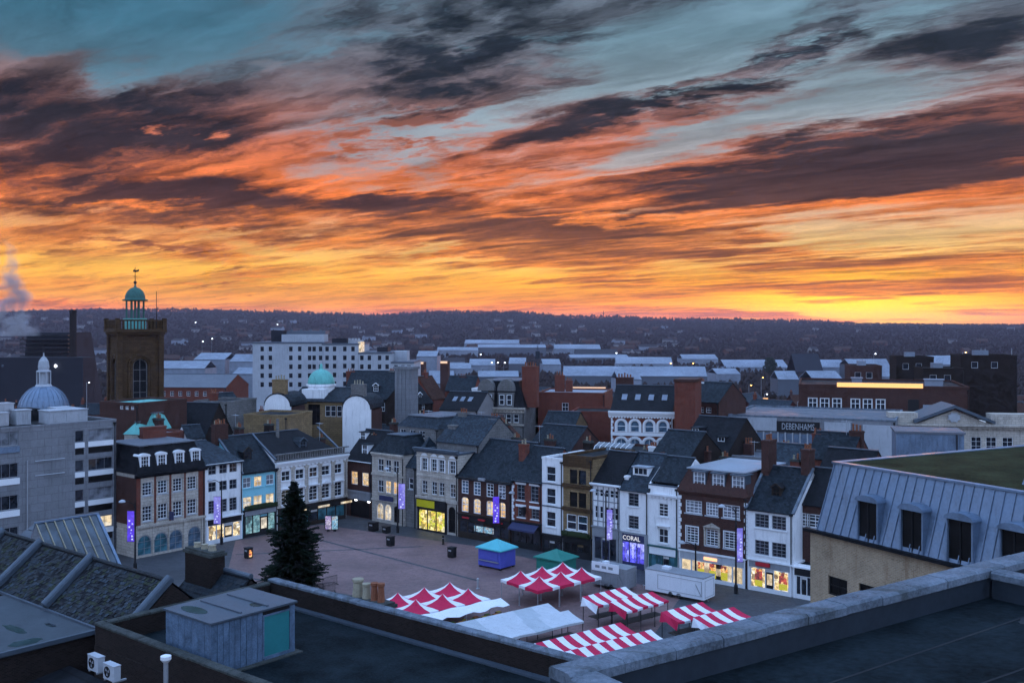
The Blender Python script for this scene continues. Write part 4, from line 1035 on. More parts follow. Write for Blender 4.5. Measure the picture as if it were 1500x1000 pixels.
for k in range(15):
    a = -.6 + (s_ + 1.2) * k / 14
    for (x, y) in ((a, -.55), (a, s_ + .55), (-.55, a), (s_ + .55, a)): mb.box(x - .1, y - .1, zb + .2, x + .1, y + .1, zt - .25)
for (x, y) in ((-.55, -.55), (s_ + .55, -.55), (-.55, s_ + .55), (s_ + .55, s_ + .55)): mb.box(x - .4, y - .4, zb, x + .4, y + .4, zt + .3)
mb.build('balustrade', 'iron_stone', t)
c = s_ / 2; zL = zc + .3; z1 = height(466, TY) + 4; z2 = height(440, TY) + 4; z3 = height(419, TY) + 4
mb = MB(); mb.lathe([(2.2, zL), (2.2, z1 - .3), (2.4, z1 - .2), (2.4, z1)], 8, c, c, a0=.39); mb.build('cupola_base', 'copper_green', t)
mb = MB(); mb.lathe([(.22, z1), (.22, z2)], 8, c, c); mb.build('cupola_core', 'copper_dark', t)
for k in range(8):
    a = 2 * pi * k / 8 + .2; mb = MB(); mb.tube((c + 1.85 * cos(a), c + 1.85 * sin(a), z1), (c + 1.85 * cos(a), c + 1.85 * sin(a), z2), .17, .15, 8); mb.build('cupola_column', 'copper_dark', t)
mb = MB(); mb.lathe([(2.0, z2), (2.55, z2 + .05), (2.6, z2 + .35), (2.1, z2 + .4)] + [(2.1 * cos(k * pi / 20), z2 + .4 + (z3 - z2 - .4) * sin(k * pi / 20)) for k in range(1, 10)] + [(.25, z3 + .1), (.12, z3 + .7)], 16, c, c); mb.build('cupola_dome', 'copper_dark', t, smooth=True)
mb = MB(); mb.lathe([(.1, z3 + .6), (.35, z3 + .9), (.35, z3 + 1.1), (.08, z3 + 1.4), (.06, z3 + 4.2)], 8, c, c); mb.beam((c - .6, c, z3 + 2.3), (c + .6, c, z3 + 2.3), .06, .06); mb.beam((c, c - .6, z3 + 2.3), (c, c + .6, z3 + 2.3), .06, .06)
vt = mb.build('finial', 'iron_black', t)
mb = MB(); mb.prism([(c - .5, z3 + 3.3), (c + .1, z3 + 3.2), (c + .75, z3 + 3.35), (c + .8, z3 + 3.9), (c + .3, z3 + 3.6), (c - .3, z3 + 3.75)], c - .04, c + .04, 0, 'y'); mb.build('weather_vane', 'iron_black', vt)
mb = MB(); mb.tube((s_ - .6, 1.2, zb), (s_ - .6, 1.2, zb + 8.2), .09, .06, 6); mb.build('flagpole', 'iron_black', t)
# ---- lead dome with lantern
dc = at_depth(64, 600, 186); t = thing('domed_hall', 'blue grey lead dome with white lantern behind the office block', 'dome', (dc.x, dc.y, -3), 0.3)
zb = height(600, 186) + 3; zt = height(565, 186) + 3; rr = 34.5 / F * 186
mb = MB(); mb.lathe([(rr + .5, 0), (rr + .5, zb - .6), (rr + .9, zb - .5), (rr + .9, zb)], 24); mb.build('drum', 'cream_stone', t)
mb = MB(); mb.lathe([(rr * cos(k * pi / 22), zb + (zt - zb) * 1.05 * sin(k * pi / 22)) for k in range(11)], 32); d = mb.build('dome', 'zinc', t, smooth=True)
for k in range(26):
    a = 2 * pi * k / 26; mb = MB(); pts = [((rr + .04) * cos(j * pi / 16), zb + (zt - zb) * 1.05 * sin(j * pi / 16)) for j in range(7)]
    for p, q in zip(pts, pts[1:]): mb.beam((p[0] * cos(a), p[0] * sin(a), p[1]), (q[0] * cos(a), q[0] * sin(a), q[1]), .10, .10)
    mb.build('rib', 'zinc', d)
z1 = height(545, 186) + 3; z2 = height(529, 186) + 3
mb = MB(); mb.lathe([(1.6, zt - .2), (1.3, zt + .3), (.75, zt + .35), (.75, z1), (1.3, z1 + .1), (1.2, z1 + .35), (.9, z1 + .4), (1.0, z1 + 1.0), (.85, z2), (.5, z2 + .6), (.12, z2 + 1.0), (.1, z2 + 1.6)], 12); mb.build('lantern', 'concrete_white', t)
for k in range(6):
    a = k * pi / 3; mb = MB(); mb.tube((1.15 * cos(a), 1.15 * sin(a), zt + .2), (1.15 * cos(a), 1.15 * sin(a), z1 + .1), .13, .13, 6); mb.build('lantern_column', 'concrete_white', t)
mb = MB(); mb.lathe([(.05, z2 + 1.5), (.18, z2 + 1.7), (.04, z2 + 1.9), (.03, z2 + 3)], 8); mb.build('finial', 'iron_black', t)
# ---- white office block of four stepped parts
WY = 340.0
t = thing('office_block', 'big white stepped office block with small square windows', 'office block', (0, 0, 0))
def white_part(px0, px1, ytop, cols, ys, yb=610, Y=WY, dep=26, double=()):
    x0, x1 = (px0 - 750) / F * Y, (px1 - 750) / F * Y; zt = height(ytop, Y); z0 = -12
    mb = MB(); holes = []
    for c in cols:
        for y in ys:
            for k in ((-1.1, 1.1) if c in double else (0,)):
                u = (c - px0) / F * Y + k; z = height(y, Y); holes.append((u - .6, z - .8, u + .6, z + .8, 0))
    T = lambda u, d, z: (x0 + u, Y + d, z)
    wall_panel(mb, T, x1 - x0, zt, holes, 0, .35, z0)
    mb.quad((x1, Y, z0), (x1, Y + dep, z0), (x1, Y + dep, zt), (x1, Y, zt)); mb.quad((x0, Y + dep, z0), (x0, Y, z0), (x0, Y, zt), (x0, Y + dep, zt)); mb.quad((x0, Y, zt), (x1, Y, zt), (x1, Y + dep, zt), (x0, Y + dep, zt))
    mb.box(x0 + .5, Y + .4, z0 + .1, x1 - .5, Y + dep - .5, zt - .1, 1)
    w = mb.build('wall', ['concrete_white', 'dark_opening'], t)
    for q in holes: window(t, x0 + q[0], q[1], 1.2, 1.6, 1, 1, 'black_paint', 'pane', .08, 0, None, Y + .28)
    mb = MB(); mb.box(x0 - .2, Y - .2, zt + .003, x1 + .2, Y + dep + .2, zt + .5); mb.build('parapet', 'shed_grey', t)
white_part(370, 472, 503, [384, 396, 426, 439, 453.5, 464.8], [511, 524, 537, 550, 563], double=(464.8,))
white_part(472.3, 525, 505, [479, 490, 505, 517], [511, 524, 536, 549, 562])
white_part(525.3, 573, 518, [530, 541, 556, 567], [524, 537, 549, 562])
white_part(573.3, 606, 532, [580, 590, 599], [538, 550])
for (a, b, y0, y1, m, dd) in ((392, 409, 486, 503, 'shed_dark', 5), (409.5, 472, 492, 503, 'concrete_white', 3), (412, 470, 487, 491.9, 'shed_grey', 8), (483, 505, 498, 505, 'shed_dark', 4), (505.5, 524, 501, 505, 'concrete_white', 6), (550, 566, 511, 518, 'shed_dark', 4), (573, 593, 517, 532, 'concrete_white', 8), (524, 528, 503, 518, 'lit_cream', 1)):
    mb = MB(); mb.box((a - 750) / F * WY, WY + dd, height(y1, WY) + .51 * (m != 'lit_cream'), (b - 750) / F * WY, WY + dd + 8, height(y0, WY) + .5)
    for k in range(4):
        x = (a + (b - a) * (k + .5) / 4 - 750) / F * WY; mb.box(x - .4, WY + dd - .1, height(y1, WY) + 1.2, x + .4, WY + dd + .2, height(y1, WY) + 2.2)
    mb.build('plant_housing', m, t)
# ---- stone chapel with green dome and two white curved gables
h = block(424, 505, 186, 'stone_chapel', 'ochre stone building with bright green copper dome between white curved gables', 'building', radians(-12), 12)
h.row([433, 442], (437, 594, 610), 1.1, 2, 3); h.row([480, 488, 497], (488, 594, 610), 1.0, 1, 2, sill=None); h.row([460], (460, 592, 622), 2.4, 3, 4, frame='dark_wood', sill=None, pane='dark_opening')
e = h.z(460, 588); h.finish(e, 'ochre_stone', z0=-6)
gable_roof(h.r, h.W, 12, e + .004, 2.2, 'slate', ov=.2)
zt = h.z(455, 564); zd = h.z(455, 542); cx = h.fc.u(455); rr = 18.5 / F * 186
mb = MB(); mb.lathe([(rr + .2, e), (rr + .2, zt - .5), (rr + .5, zt - .4), (rr + .5, zt)], 8, cx, 5, a0=.2); mb.build('drum', 'white_render', h.r)
mb = MB(); mb.lathe([((rr + .2) * cos(k * pi / 20), zt + (zd - zt) * sin(k * pi / 20)) for k in range(10)] + [(.3, zd + .2), (.3, zd + .7), (.05, zd + 1.1)], 20, cx, 5); mb.build('dome', 'copper_green', h.r, smooth=True)
mb = MB(); mb.box(cx - 2.2, 1.0, e + .3, cx + 2.2, 3.0, e + 2.2); mb.build('dormer', 'white_render', h.r)
def curved_gable(px, ytop, ybot, w, Y, lab, chim_y, cm):
    p = at_depth(px, ybot, Y); t = thing('white_gable_house', lab, 'house', (p.x, p.y, 0), radians(-12))
    zt = height(ytop, Y); zb = -4; zs = zt - (w * .45)
    mb = MB(); mb.prism([(-w / 2, zb), (w / 2, zb), (w / 2, zs)] + [(w / 2 * cos(k * pi / 10), zs + (zt - zs) * sin(k * pi / 10)) for k in range(1, 10)] + [(-w / 2, zs)], 0, .5, 0, 'y'); mb.build('gable_wall', 'white_render', t)
    mb = MB(); mb.prism([(-w / 2 + .3, zb), (w / 2 - .3, zb), (w / 2 - .3, zs - .3), (0, zt - .4), (-w / 2 + .3, zs - .3)], .5, 7, 0, 'y'); mb.build('wall', 'brown_brick', t)
    mb = MB(); pts = [(w / 2 * cos(k * pi / 10), zs + (zt - zs) * sin(k * pi / 10)) for k in range(11)]
    for a, b in zip(pts, pts[1:]): mb.hexa([(a[0], -.05, a[1] + .01), (b[0], -.05, b[1] + .01), (b[0], 7.2, b[1] + .01), (a[0], 7.2, a[1] + .01)], [(a[0] * 1.04, -.05, a[1] + .2), (b[0] * 1.04, -.05, b[1] + .2), (b[0] * 1.04, 7.2, b[1] + .2), (a[0] * 1.04, 7.2, a[1] + .2)])
    mb.build('roof', 'slate', t); zc = height(chim_y, Y); chimney(t, 0, 1.2, zt - .8, zc, 2.4, 1.4, cm, 4, 'buff_pot')
curved_gable(406, 577, 606, 4.9, 176, 'white rounded gable end with stone chimney left of the green dome', 556, 'ochre_stone')
curved_gable(522, 580, 617, 5.2, 176, 'white rounded gable end with pale chimney right of the green dome', 563, 'grey_stone')
# ---- ornate French roofed stone building
h = block(697, 768, 196, 'ornate_stone_building', 'ornate stone building with steep slate roof and two tall stone dormers', 'building', radians(-15), 14)
z1 = h.row([706, 715, 725, 735, 745, 756], (730, 606, 618), 1.0, 1, 2, frame='white_paint', sill='cream_stone'); e = h.z(730, 597); h.finish(e, 'grey_stone', z0=-6)
cornice(h.r, h.W + .4, e - .5, .6, .6, 'cream_stone', -.2, dent=.7); band(h, z1[1] + .3, .25, .2, 'cream_stone'); band(h, z1[0] - .6, .3, .3, 'cream_stone')
mansard(h.r, h.W, 12, e + .12, 5.0, 1.6, 'slate_dark', 'lead')
for c in (712, 741):
    u = h.fc.u(c); mb = MB(); mb.box(u - 1.6, -.2, e + .1, u + 1.6, 2.5, e + 3.0); mb.prism(arch_pts(u - 1.7, u + 1.7, e + 3, e + 5.6, 10, 2.3), -.25, 3.0, 0, 'y'); d = mb.build('stone_dormer', 'grey_stone', h.r)
    for k in (-.75, .75): window(d, u + k - .5, e + .6, 1.0, 2.0, 1, 2, 'white_paint', 'pane', .1, 0, None, -.26)
chimney(h.r, h.W + .5, 3, e, h.z(768, 537), 3.0, 2.0, 'red_brick', 5)
# ---- other named blocks: (px0, px1, Y, eave px, eave y, material, roof kind, roof material, rise, depth, angle, window rows, columns, label, name)
def simple(px0, px1, Y, ey, mat, roof='gable', rmat='slate', rise=3.0, depth=10, ang=A2, rows=(), cols=(), ww=1.1, label='', name='town_building', cat='building', chim=(), nx=2, ny=2, hip=0.0, frame='white_paint', pane='pane', z0=-6, dorm=(), dstyle='gable'):
    h = block(px0, px1, Y, name, label, cat, ang, depth); mid = (px0 + px1) / 2
    for (a, b) in rows: h.row(cols, (mid, a, b), ww, nx, ny, frame=frame, pane=pane, sill=None)
    e = h.z(mid, ey); h.finish(e, mat, z0=z0)
    if roof == 'gable': gable_roof(h.r, h.W, depth, e + .004, rise, rmat, ov=.25, hipL=hip, hipR=hip)
    elif roof == 'mansard': mansard(h.r, h.W, depth, e + .004, rise, 1.2, rmat, 'flat_roof_grey')
    else: flat_roof(h.r, h.W, depth, e, .35, rmat, mat)
    for (c, y, w, m) in chim: chimney(h.r, h.fc.u(c), depth * .5, e - 1, h.z(mid, y), w, .9, m, 3)
    for (c, dz) in dorm: dormer(h.r, h.fc.u(c), depth * .12, e + dz, 1.1, 1.2, 2.0, dstyle)
    return h
simple(224, 331, 262, 567, 'red_brick', 'gable', 'flat_roof_grey', 3.0, 16, radians(-6), [(573, 580)], [240 + 12 * k for k in range(8)], 1.0, 'long red brick hall with grey roof right of the church tower', 'long_hall')
simple(284, 333, 172, 590, 'grey_stone', 'flat', 'flat_roof_dark', 0, 9, radians(-18), [(602, 622)], [299, 311, 323], 1.3, 'pale stone house with tall windows above the white house roof', 'stone_house', 'house', chim=((290, 578, 1.4, 'red_brick'),))
simple(334, 362, 180, 603, 'far_wall_pale', 'gable', 'slate', 3.2, 9, A1, [(608, 618)], [341, 352], .9, 'small cream house with slate roof behind the cyan house', 'small_house', 'house', chim=((358, 586, 1.0, 'brown_brick'),))
simple(357, 421, 166, 610, 'ochre_stone', 'flat', 'flat_roof_dark', 0, 9, radians(-15), [], [], 1, 'plain ochre stone block with flat dark roof below the left white gable', 'stone_block')
simple(240, 300, 158, 640, 'dark_brick', 'gable', 'slate_dark', 5.0, 9, radians(-12), [(640, 650)], [262, 280], 1.0, 'tall steep dark slate roof behind the mansard bank', 'slate_roofed_hall')
simple(274, 300, 147, 641, 'white_render', 'gable', 'slate', 1.6, 5, radians(35), [(643, 652)], [286], .9, 'little white gabled attic house behind the mansard bank', 'attic_house', 'house')
h = simple(146, 203, 152, 592, 'brown_brick', 'flat', 'copper_green', 0, 10, radians(-25), [(594, 599)], [178, 186, 194], .7, 'brick pavilion with flat turquoise copper roof below the church tower', 'copper_roofed_pavilion')
simple(182, 207, 148, 636, 'cream_stone', 'mansard', 'copper_green', 1.7, 4, radians(-12), [], [], 1, 'low stone wing with ribbed turquoise copper roof behind the bank', 'copper_roofed_wing', dorm=(), dstyle='flat')
simple(206, 229, 150, 630, 'brown_brick', 'mansard', 'copper_green', 2.4, 4, radians(-12), [], [], 1, 'small block with tall turquoise copper mansard right of the ribbed wing', 'copper_mansard_block', dorm=(), dstyle='flat')
simple(207, 238, 146, 637, 'red_brick', 'flat', 'flat_roof_grey', 0, 5, radians(-25), [], [], 1, 'red brick parapet block above the mansard roof', 'brick_block')
simple(500, 585, 216, 584, 'dark_brick', 'gable', 'slate', 5.6, 16, radians(-8), [(590, 602)], [512, 530, 560], 1.1, 'dark roofed hall with white dormer left of the grey concrete shaft', 'dark_hall', dorm=((547, 1.5),), chim=((498, 546, 2.0, 'red_brick'), (560, 545, 1.2, 'grey_stone')))
# concrete shaft
p = at_depth(595.5, 610, 192); t = thing('concrete_shaft', 'tall plain grey concrete shaft with ribbed edge beside dark roof', 'shaft', (p.x, p.y, -4), radians(-20))
mb = MB(); mb.box(-1.75, -1.5, 0, 1.75, 1.5, height(540, 192) + 4); mb.build('shaft', 'concrete', t); mb = MB(); mb.box(-2.0, -1.75, height(540, 192) + 4, 2.0, 1.75, height(537, 192) + 4.1); mb.build('cap', 'concrete', t)
for k in range(4): mb = MB(); mb.box(-1.4 + k * .8, -1.62, .2, -1.1 + k * .8, -1.503, height(541, 192) + 4); mb.build('fin', 'concrete', t)
simple(609, 634, 205, 590, 'dark_brick', 'gable', 'slate_dark', 4.0, 9, A1, [(592, 600)], [620], 1.0, 'dark gabled house with white bargeboards right of the concrete shaft', 'gabled_house', 'house', dorm=((620, .4),))
simple(632, 652, 215, 583, 'red_brick', 'gable', 'clay_tile', 4.6, 8, A1, [], [], 1, 'steep red brick gable with tall pinnacle roof', 'red_gable_house', 'house', chim=((642, 546, .9, 'red_brick'),))
h = simple(644, 700, 190, 600, 'far_wall_pale', 'gable', 'slate_dark', 3.0, 10, radians(-20), [], [], 1, 'low cream building with three skylights in dark roof', 'skylight_building')
for k in range(3):
    mb = MB(); u = 1.6 + k * 1.6; y = 2.2; z = h.h + 3.0 * y / 5 + .14; mb.hexa([(u, y, z), (u + .8, y, z), (u + .8, y + 1.2, z + .72), (u, y + 1.2, z + .72)], [(u, y, z + .08), (u + .8, y, z + .08), (u + .8, y + 1.2, z + .8), (u, y + 1.2, z + .8)]); mb.build('skylight', 'shed_white', h.r)
simple(691, 708, 208, 571, 'white_render', 'flat', 'flat_roof_grey', 0, 8, radians(-15), [(574, 582)], [699], 1.6, 'small white block left of the ornate stone roof', 'white_block')
simple(652, 694, 225, 572, 'red_brick', 'gable', 'slate', 3.0, 9, radians(-10), [(578, 586)], [662, 674, 684], 1.0, 'red brick house with slate roof left of the ornate stone building', 'brick_house', 'house', chim=((672, 553, 1.6, 'red_brick'), (690, 556, 1.3, 'red_brick')))
simple(788, 886, 202, 577, 'red_brick', 'flat', 'flat_roof_pale', 0, 14, radians(-12), [(590, 602)], [828], 1.3, 'large red brick block with pale flat roof right of the tall red chimney', 'brick_block', chim=((812, 552, 2.0, 'red_brick'), (826, 560, 1.4, 'red_brick')))
simple(836, 898, 186, 605, 'red_brick', 'flat', 'flat_roof_dark', 0, 10, radians(-12), [], [], 1, 'lower red brick annexe left of the red and white arched building', 'brick_annexe')
simple(792, 840, 176, 628, 'ochre_stone', 'gable', 'slate', 2.6, 9, radians(-20), [(632, 642)], [800, 812, 826], .9, 'tan stone house with slate roof behind the narrow white tower house', 'stone_house', 'house')
# ---- red and white arched building
h = block(895, 985, 168, 'arched_building', 'red brick building with white quoins and two rows of white arched windows', 'building', radians(-14), 12)
cs = [910, 930, 951, 971]
za = h.row(cs, (940, 616, 633), 1.5, 1, 2, arch=.75, fr=.12, sill=None, pane='pane_blue'); zb_ = h.row(cs, (940, 642, 660), 1.9, 2, 2, arch=.9, fr=.12, sill=None, pane='pane_blue')
e = h.z(940, 603); h.finish(e, 'red_brick', z0=-3)
for c in cs:
    u = h.fc.u(c)
    for (z0, z1, r) in ((za[0], za[1], .75), (zb_[0], zb_[1], .95)):
        mb = MB(); o_ = arch_pts(u - r - .35, u + r + .35, z0, z1 + .35, 10, r + .3); i_ = arch_pts(u - r, u + r, z0, z1, 10, r - .02)
        for k in range(10): q = [o_[k], o_[k + 1], i_[k + 1], i_[k]]; mb.hexa([(p[0], -.12, p[1]) for p in q], [(p[0], -.003, p[1]) for p in q])
        mb.box(u - r - .35, -.12, z0, u - r, -.003, o_[0][1]); mb.box(u + r, -.12, z0, u + r + .35, -.003, o_[0][1]); mb.build('arch_surround', 'white_paint', h.r)
band(h, za[0] - .6, .55, .2, 'white_paint'); cornice(h.r, h.W + .8, e - .9, 1.0, .7, 'white_paint', -.4, dent=.5, steps=3)
quoins(h, 0, zb_[0] - 1, e - .9, step=.5); quoins(h, h.W, zb_[0] - 1, e - .9, step=.5)
gable_roof(h.r, h.W, 12, e + .12, 3.8, 'slate_dark', ov=.3, ridge=.6)
for k in range(4):
    u = h.W * (k + .6) / 4.5; y = 2.8; z = e + .27 + 3.8 * y / 7.2; mb = MB(); mb.hexa([(u, y, z), (u + .9, y, z), (u + .9, y + 1.5, z + .8), (u, y + 1.5, z + .8)], [(u, y, z + .1), (u + .9, y, z + .1), (u + .9, y + 1.5, z + .9), (u, y + 1.5, z + .9)]); mb.build('skylight', 'shed_white', h.r)
chimney(h.r, 1.2, 8.5, e, h.z(910, 556), 3.0, 1.2, 'brown_brick', 5)
p = at_depth(988, 640, 163); t = thing('brick_gable_wall', 'tall plain red brick chimney wall beside the arched building', 'chimney', (p.x, p.y, -3), radians(-20)); mb = MB(); mb.box(0, 0, 0, 3.4, 6, height(559, 163) + 3); mb.build('stack', 'red_brick', t); mb = MB(); mb.box(-.15, -.15, height(559, 163) + 3, 3.55, 6.15, height(556, 163) + 3.1); mb.build('cap', 'brown_brick', t)
simple(1003, 1053, 172, 588, 'brown_brick', 'gable', 'slate', 3.0, 10, A2, [(596, 604), (612, 620)], [1027, 1038], 1.0, 'brown brick house with slate roof right of the tall brick wall', 'brick_house', 'house', chim=((1008, 562, 1.0, 'white_render'),))
simple(998, 1068, 146, 658, 'dark_brick', 'gable', 'slate_dark', 4.2, 11, A2, [], [], 1, 'dark roofed house with small white dormers below the department store', 'dark_roofed_house', 'house', dorm=((1012, 1.6), (1050, .6)), dstyle='flat')
# ---- department store with sign
h = block(1067, 1312, 170, 'department_store', 'white panelled department store with black name sign', 'store', radians(-24), 22)
e = h.z(1067, 609); h.finish(e, 'concrete', z0=-3); flat_roof(h.r, h.W, 22, e, .3, 'flat_roof_grey', 'coping')
ua, ub = h.fc.u(1138), h.fc.u(1201)
mb = MB(); mb.box(.1, -.25, e - 2.2, ua, -.003, e - .05); mb.build('parapet_panel', 'concrete_white', h.r)
mb = MB(); mb.box(ua, -.3, e - 2.3, ub, -.004, e - .5); sg = mb.build('sign_board', 'black_paint', h.r)
lettering('DEBENHAMS', 1.55, 'concrete_white', h.r, ((ua + ub) / 2, -.315, e - 1.4), sx=(ub - ua - .8) / 10.2)
n = 13; uw = h.fc.u(1205) / n
for k in range(n):
    mb = MB(); mb.box(k * uw + .12, -.12, -2, (k + 1) * uw - .12, -.003, e - 2.6); pn = mb.build('wall_panel', 'zinc', h.r)
    mb = MB(); mb.box(k * uw - .1, -.4, -2, k * uw + .1, -.004, e - 2.35); mb.build('fin', 'concrete_white', h.r)
    for zz in (3, 6, 9): mb = MB(); mb.box(k * uw + .12, -.2, e - 2.6 - zz, (k + 1) * uw - .12, -.121, e - 2.45 - zz); mb.build('rail', 'concrete_white', pn)
mb = MB(); ua, ub = h.fc.u(1205), h.fc.u(1246); mb.box(ua + .3, -.3, -2, ub, -.003, e - .4); mb.build('end_panel', 'concrete_white', h.r)
mb = MB(); ua, ub = h.fc.u(1264), h.fc.u(1311); mb.box(ua, -.3, -2, ub, -.003, e - .6); mb.build('end_panel', 'concrete_white', h.r)
# ---- brown brick block behind, pedimented stone front, pale box
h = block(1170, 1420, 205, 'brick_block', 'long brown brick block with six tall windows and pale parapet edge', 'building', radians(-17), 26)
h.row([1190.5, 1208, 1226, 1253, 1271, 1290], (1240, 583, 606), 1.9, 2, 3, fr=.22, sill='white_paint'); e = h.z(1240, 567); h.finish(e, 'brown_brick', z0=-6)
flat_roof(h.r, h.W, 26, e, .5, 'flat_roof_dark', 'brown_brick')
mb = MB(); mb.box(h.fc.u(1226), -.14, e + .05, h.fc.u(1352), -.06, e + .95); mb.build('parapet_glow', 'strip_amber', h.r)  # orange gleam along the parapet, put in as an emissive strip
mb = MB(); mb.box(h.fc.u(1330), -.1, e - 5.2, h.fc.u(1346), -.003, e - 2.2); mb.build('louvre', 'black_paint', h.r); mb = MB(); mb.box(h.fc.u(1352), -.12, e - 5.4, h.fc.u(1366), -.003, e - 3.2); mb.build('vent_panel', 'shed_white', h.r)
for (c, w, y) in ((1360, 3.4, 6), (1250, 2, 8)): mb = MB(); u = h.fc.u(c); mb.box(u, y, e + .04, u + w, y + 2, e + 1.4); mb.box(u - .2, y - .2, e + 1.4, u + w + .2, y + 2.2, e + 1.6); mb.build('plant_housing', 'shed_white', h.r)
h = block(1303, 1540, 166, 'pedimented_hall', 'pale stone building with broad triangular pediment', 'building', radians(-10), 14)
e = h.z(1395, 625); h.row([1430, 1452, 1476], (1452, 640, 660), 1.6, 2, 3, sill=None); h.finish(e, 'cream_stone', z0=-4)
cornice(h.r, h.W, e - .2, .7, .8, 'cream_stone', 0, dent=.8); 
for a_, b_ in ((h.fc.u(1303), h.fc.u(1345)), (h.fc.u(1452), h.W)): mb = MB(); mb.box(a_, .2, e + .5, b_, 3, e + 2.2); mb.build('attic', 'cream_stone', h.r)
u0, u1, um = h.fc.u(1338), h.fc.u(1456), h.fc.u(1397); za = h.z(1397, 597)
mb = MB(); mb.prism([(u0 + .6, e + .5), (u1 - .6, e + .5), (um, za - .4)], -.1, 8, 0, 'y'); mb.build('pediment', 'cream_stone', h.r)
for a, b in ((u0, um), (um, u1)): mb = MB(); za0 = e + .6 if a == u0 else za; za1 = za if a == u0 else e + .6; mb.hexa([(a, -.9, za0), (b, -.9, za1), (b, 8, za1), (a, 8, za0)], [(a, -.9, za0 + .5), (b, -.9, za1 + .5), (b, 8, za1 + .5), (a, 8, za0 + .5)]); mb.build('raking_cornice', 'lead', h.r)
mb = MB(); mb.prism([(um + 1.1 * cos(k * pi / 8) * (1 if k % 2 else .75), e + 1.6 + .9 * sin(k * pi / 8) * (1 if k % 2 else .75)) for k in range(16)], -.4, -.1, 0, 'y'); mb.build('carved_crest', 'concrete_white', h.r)
p = at_depth(1313, 680, 118); t = thing('metal_clad_block', 'plain pale blue metal clad box behind the zinc roof', 'building', (p.x, p.y, 0), radians(-16))
zt = height(634, 118); mb = MB(); mb.box(0, 0, 0, 7.4, 6, zt); mb.build('wall', 'zinc', t); mb = MB(); mb.box(-.15, -.15, zt, 7.55, 6.15, zt + .25); mb.build('roof', 'flat_roof_grey', t)
for k in range(12): mb = MB(); mb.box(.3 + k * .6, -.07, .2, .42 + k * .6, -.003, zt - .2); mb.build('cladding_rib', 'zinc', t)
mb = MB(); mb.tube((6.6, -.2, 2), (6.6, -.2, zt), .08, .08, 6); mb.build('drainpipe', 'iron_black', t)
# ---- right-hand brick houses
simple(1182, 1246, 128, 672, 'red_brick', 'gable', 'slate', 3.0, 7, A2, [(676, 692)], [1211], 1.1, 'red brick house with slate roof and big chimneys left of the zinc roof', 'brick_house', 'house', chim=((1182, 640, 1.2, 'red_brick'), (1240, 632, 1.6, 'brown_brick')))
simple(1195, 1268, 116, 702, 'brown_brick', 'gable', 'slate_dark', 3.0, 8, A2, [(712, 722)], [1205], 1.0, 'brown brick rear house at the left edge of the zinc roof', 'rear_house', 'house')
for (a, b, Y, ey, m, lab) in ((1245, 1292, 270, 537, 'brown_brick', 'small brown block with white windows on the far right skyline'), (1313, 1368, 285, 524, 'dark_brick', 'dark flat topped block in the right distance'), (1352, 1412, 250, 541, 'dark_brick', 'dark low block in front of the dark flat topped one'), (1407, 1490, 262, 522, 'dark_brick', 'tall dark block near the right edge with rooftop masts')):
    h = simple(a, b, Y, ey, m, 'flat', 'flat_roof_dark', 0, 12, radians(-12), [(ey + 8, ey + 17)], [a + (b - a) * .25, a + (b - a) * .6], 1.6, lab, 'brick_tower_block', z0=-10, ny=1, nx=1)
    mb = MB(); mb.box(h.W * .3, 3, h.h + .03, h.W * .55, 6, h.h + 1.5); mb.build('plant_housing', 'shed_white', h.r)
for k, px in enumerate((1437, 1443, 1482)): mb = MB(); p = at_depth(px, 522, 266); mb.tube((p.x, p.y, p.z), (p.x, p.y, p.z + 2.2), .08, .05, 5); mb.lathe([(.25, p.z), (.2, p.z + .12)], 6, p.x, p.y); tag(mb.build('mast', 'steel'), ('thin rooftop mast, leftmost of three at the right edge', 'thin rooftop mast, middle of three at the right edge', 'thin rooftop mast, rightmost of three at the right edge')[k], 'mast', 'rooftop masts')
# ---- roofs directly behind the rows
h = simple(583, 642, 158, 626, 'grey_stone', 'mansard', 'slate_blue', 1.6, 9, A2, [(630, 641)], [590, 604, 618], 1.2, 'grey attic building with pale flat roof behind the bank', 'attic_building')
simple(640, 702, 150, 648, 'grey_stone', 'gable', 'slate_blue', 3.6, 9, A2, [], [], 1, 'slate roofed block with two pale chimneys behind the yellow shop', 'slate_block', chim=((650, 608, 1.7, 'grey_stone'), (695, 614, 1.7, 'grey_stone')))
simple(712, 770, 156, 652, 'red_brick', 'gable', 'clay_tile', 4.0, 10, A1, [], [], 1, 'red brick gable with tall stack behind the public house', 'brick_gable_house', 'house', chim=((716, 616, 2.2, 'red_brick'), (768, 620, 1.4, 'brown_brick')))
simple(772, 834, 152, 660, 'brown_brick', 'gable', 'slate', 3.4, 9, A2, [], [], 1, 'slate roofed rear house behind the red brick house', 'rear_house', 'house', chim=((772, 640, 1.0, 'red_brick'), (828, 636, 1.2, 'brown_brick')))
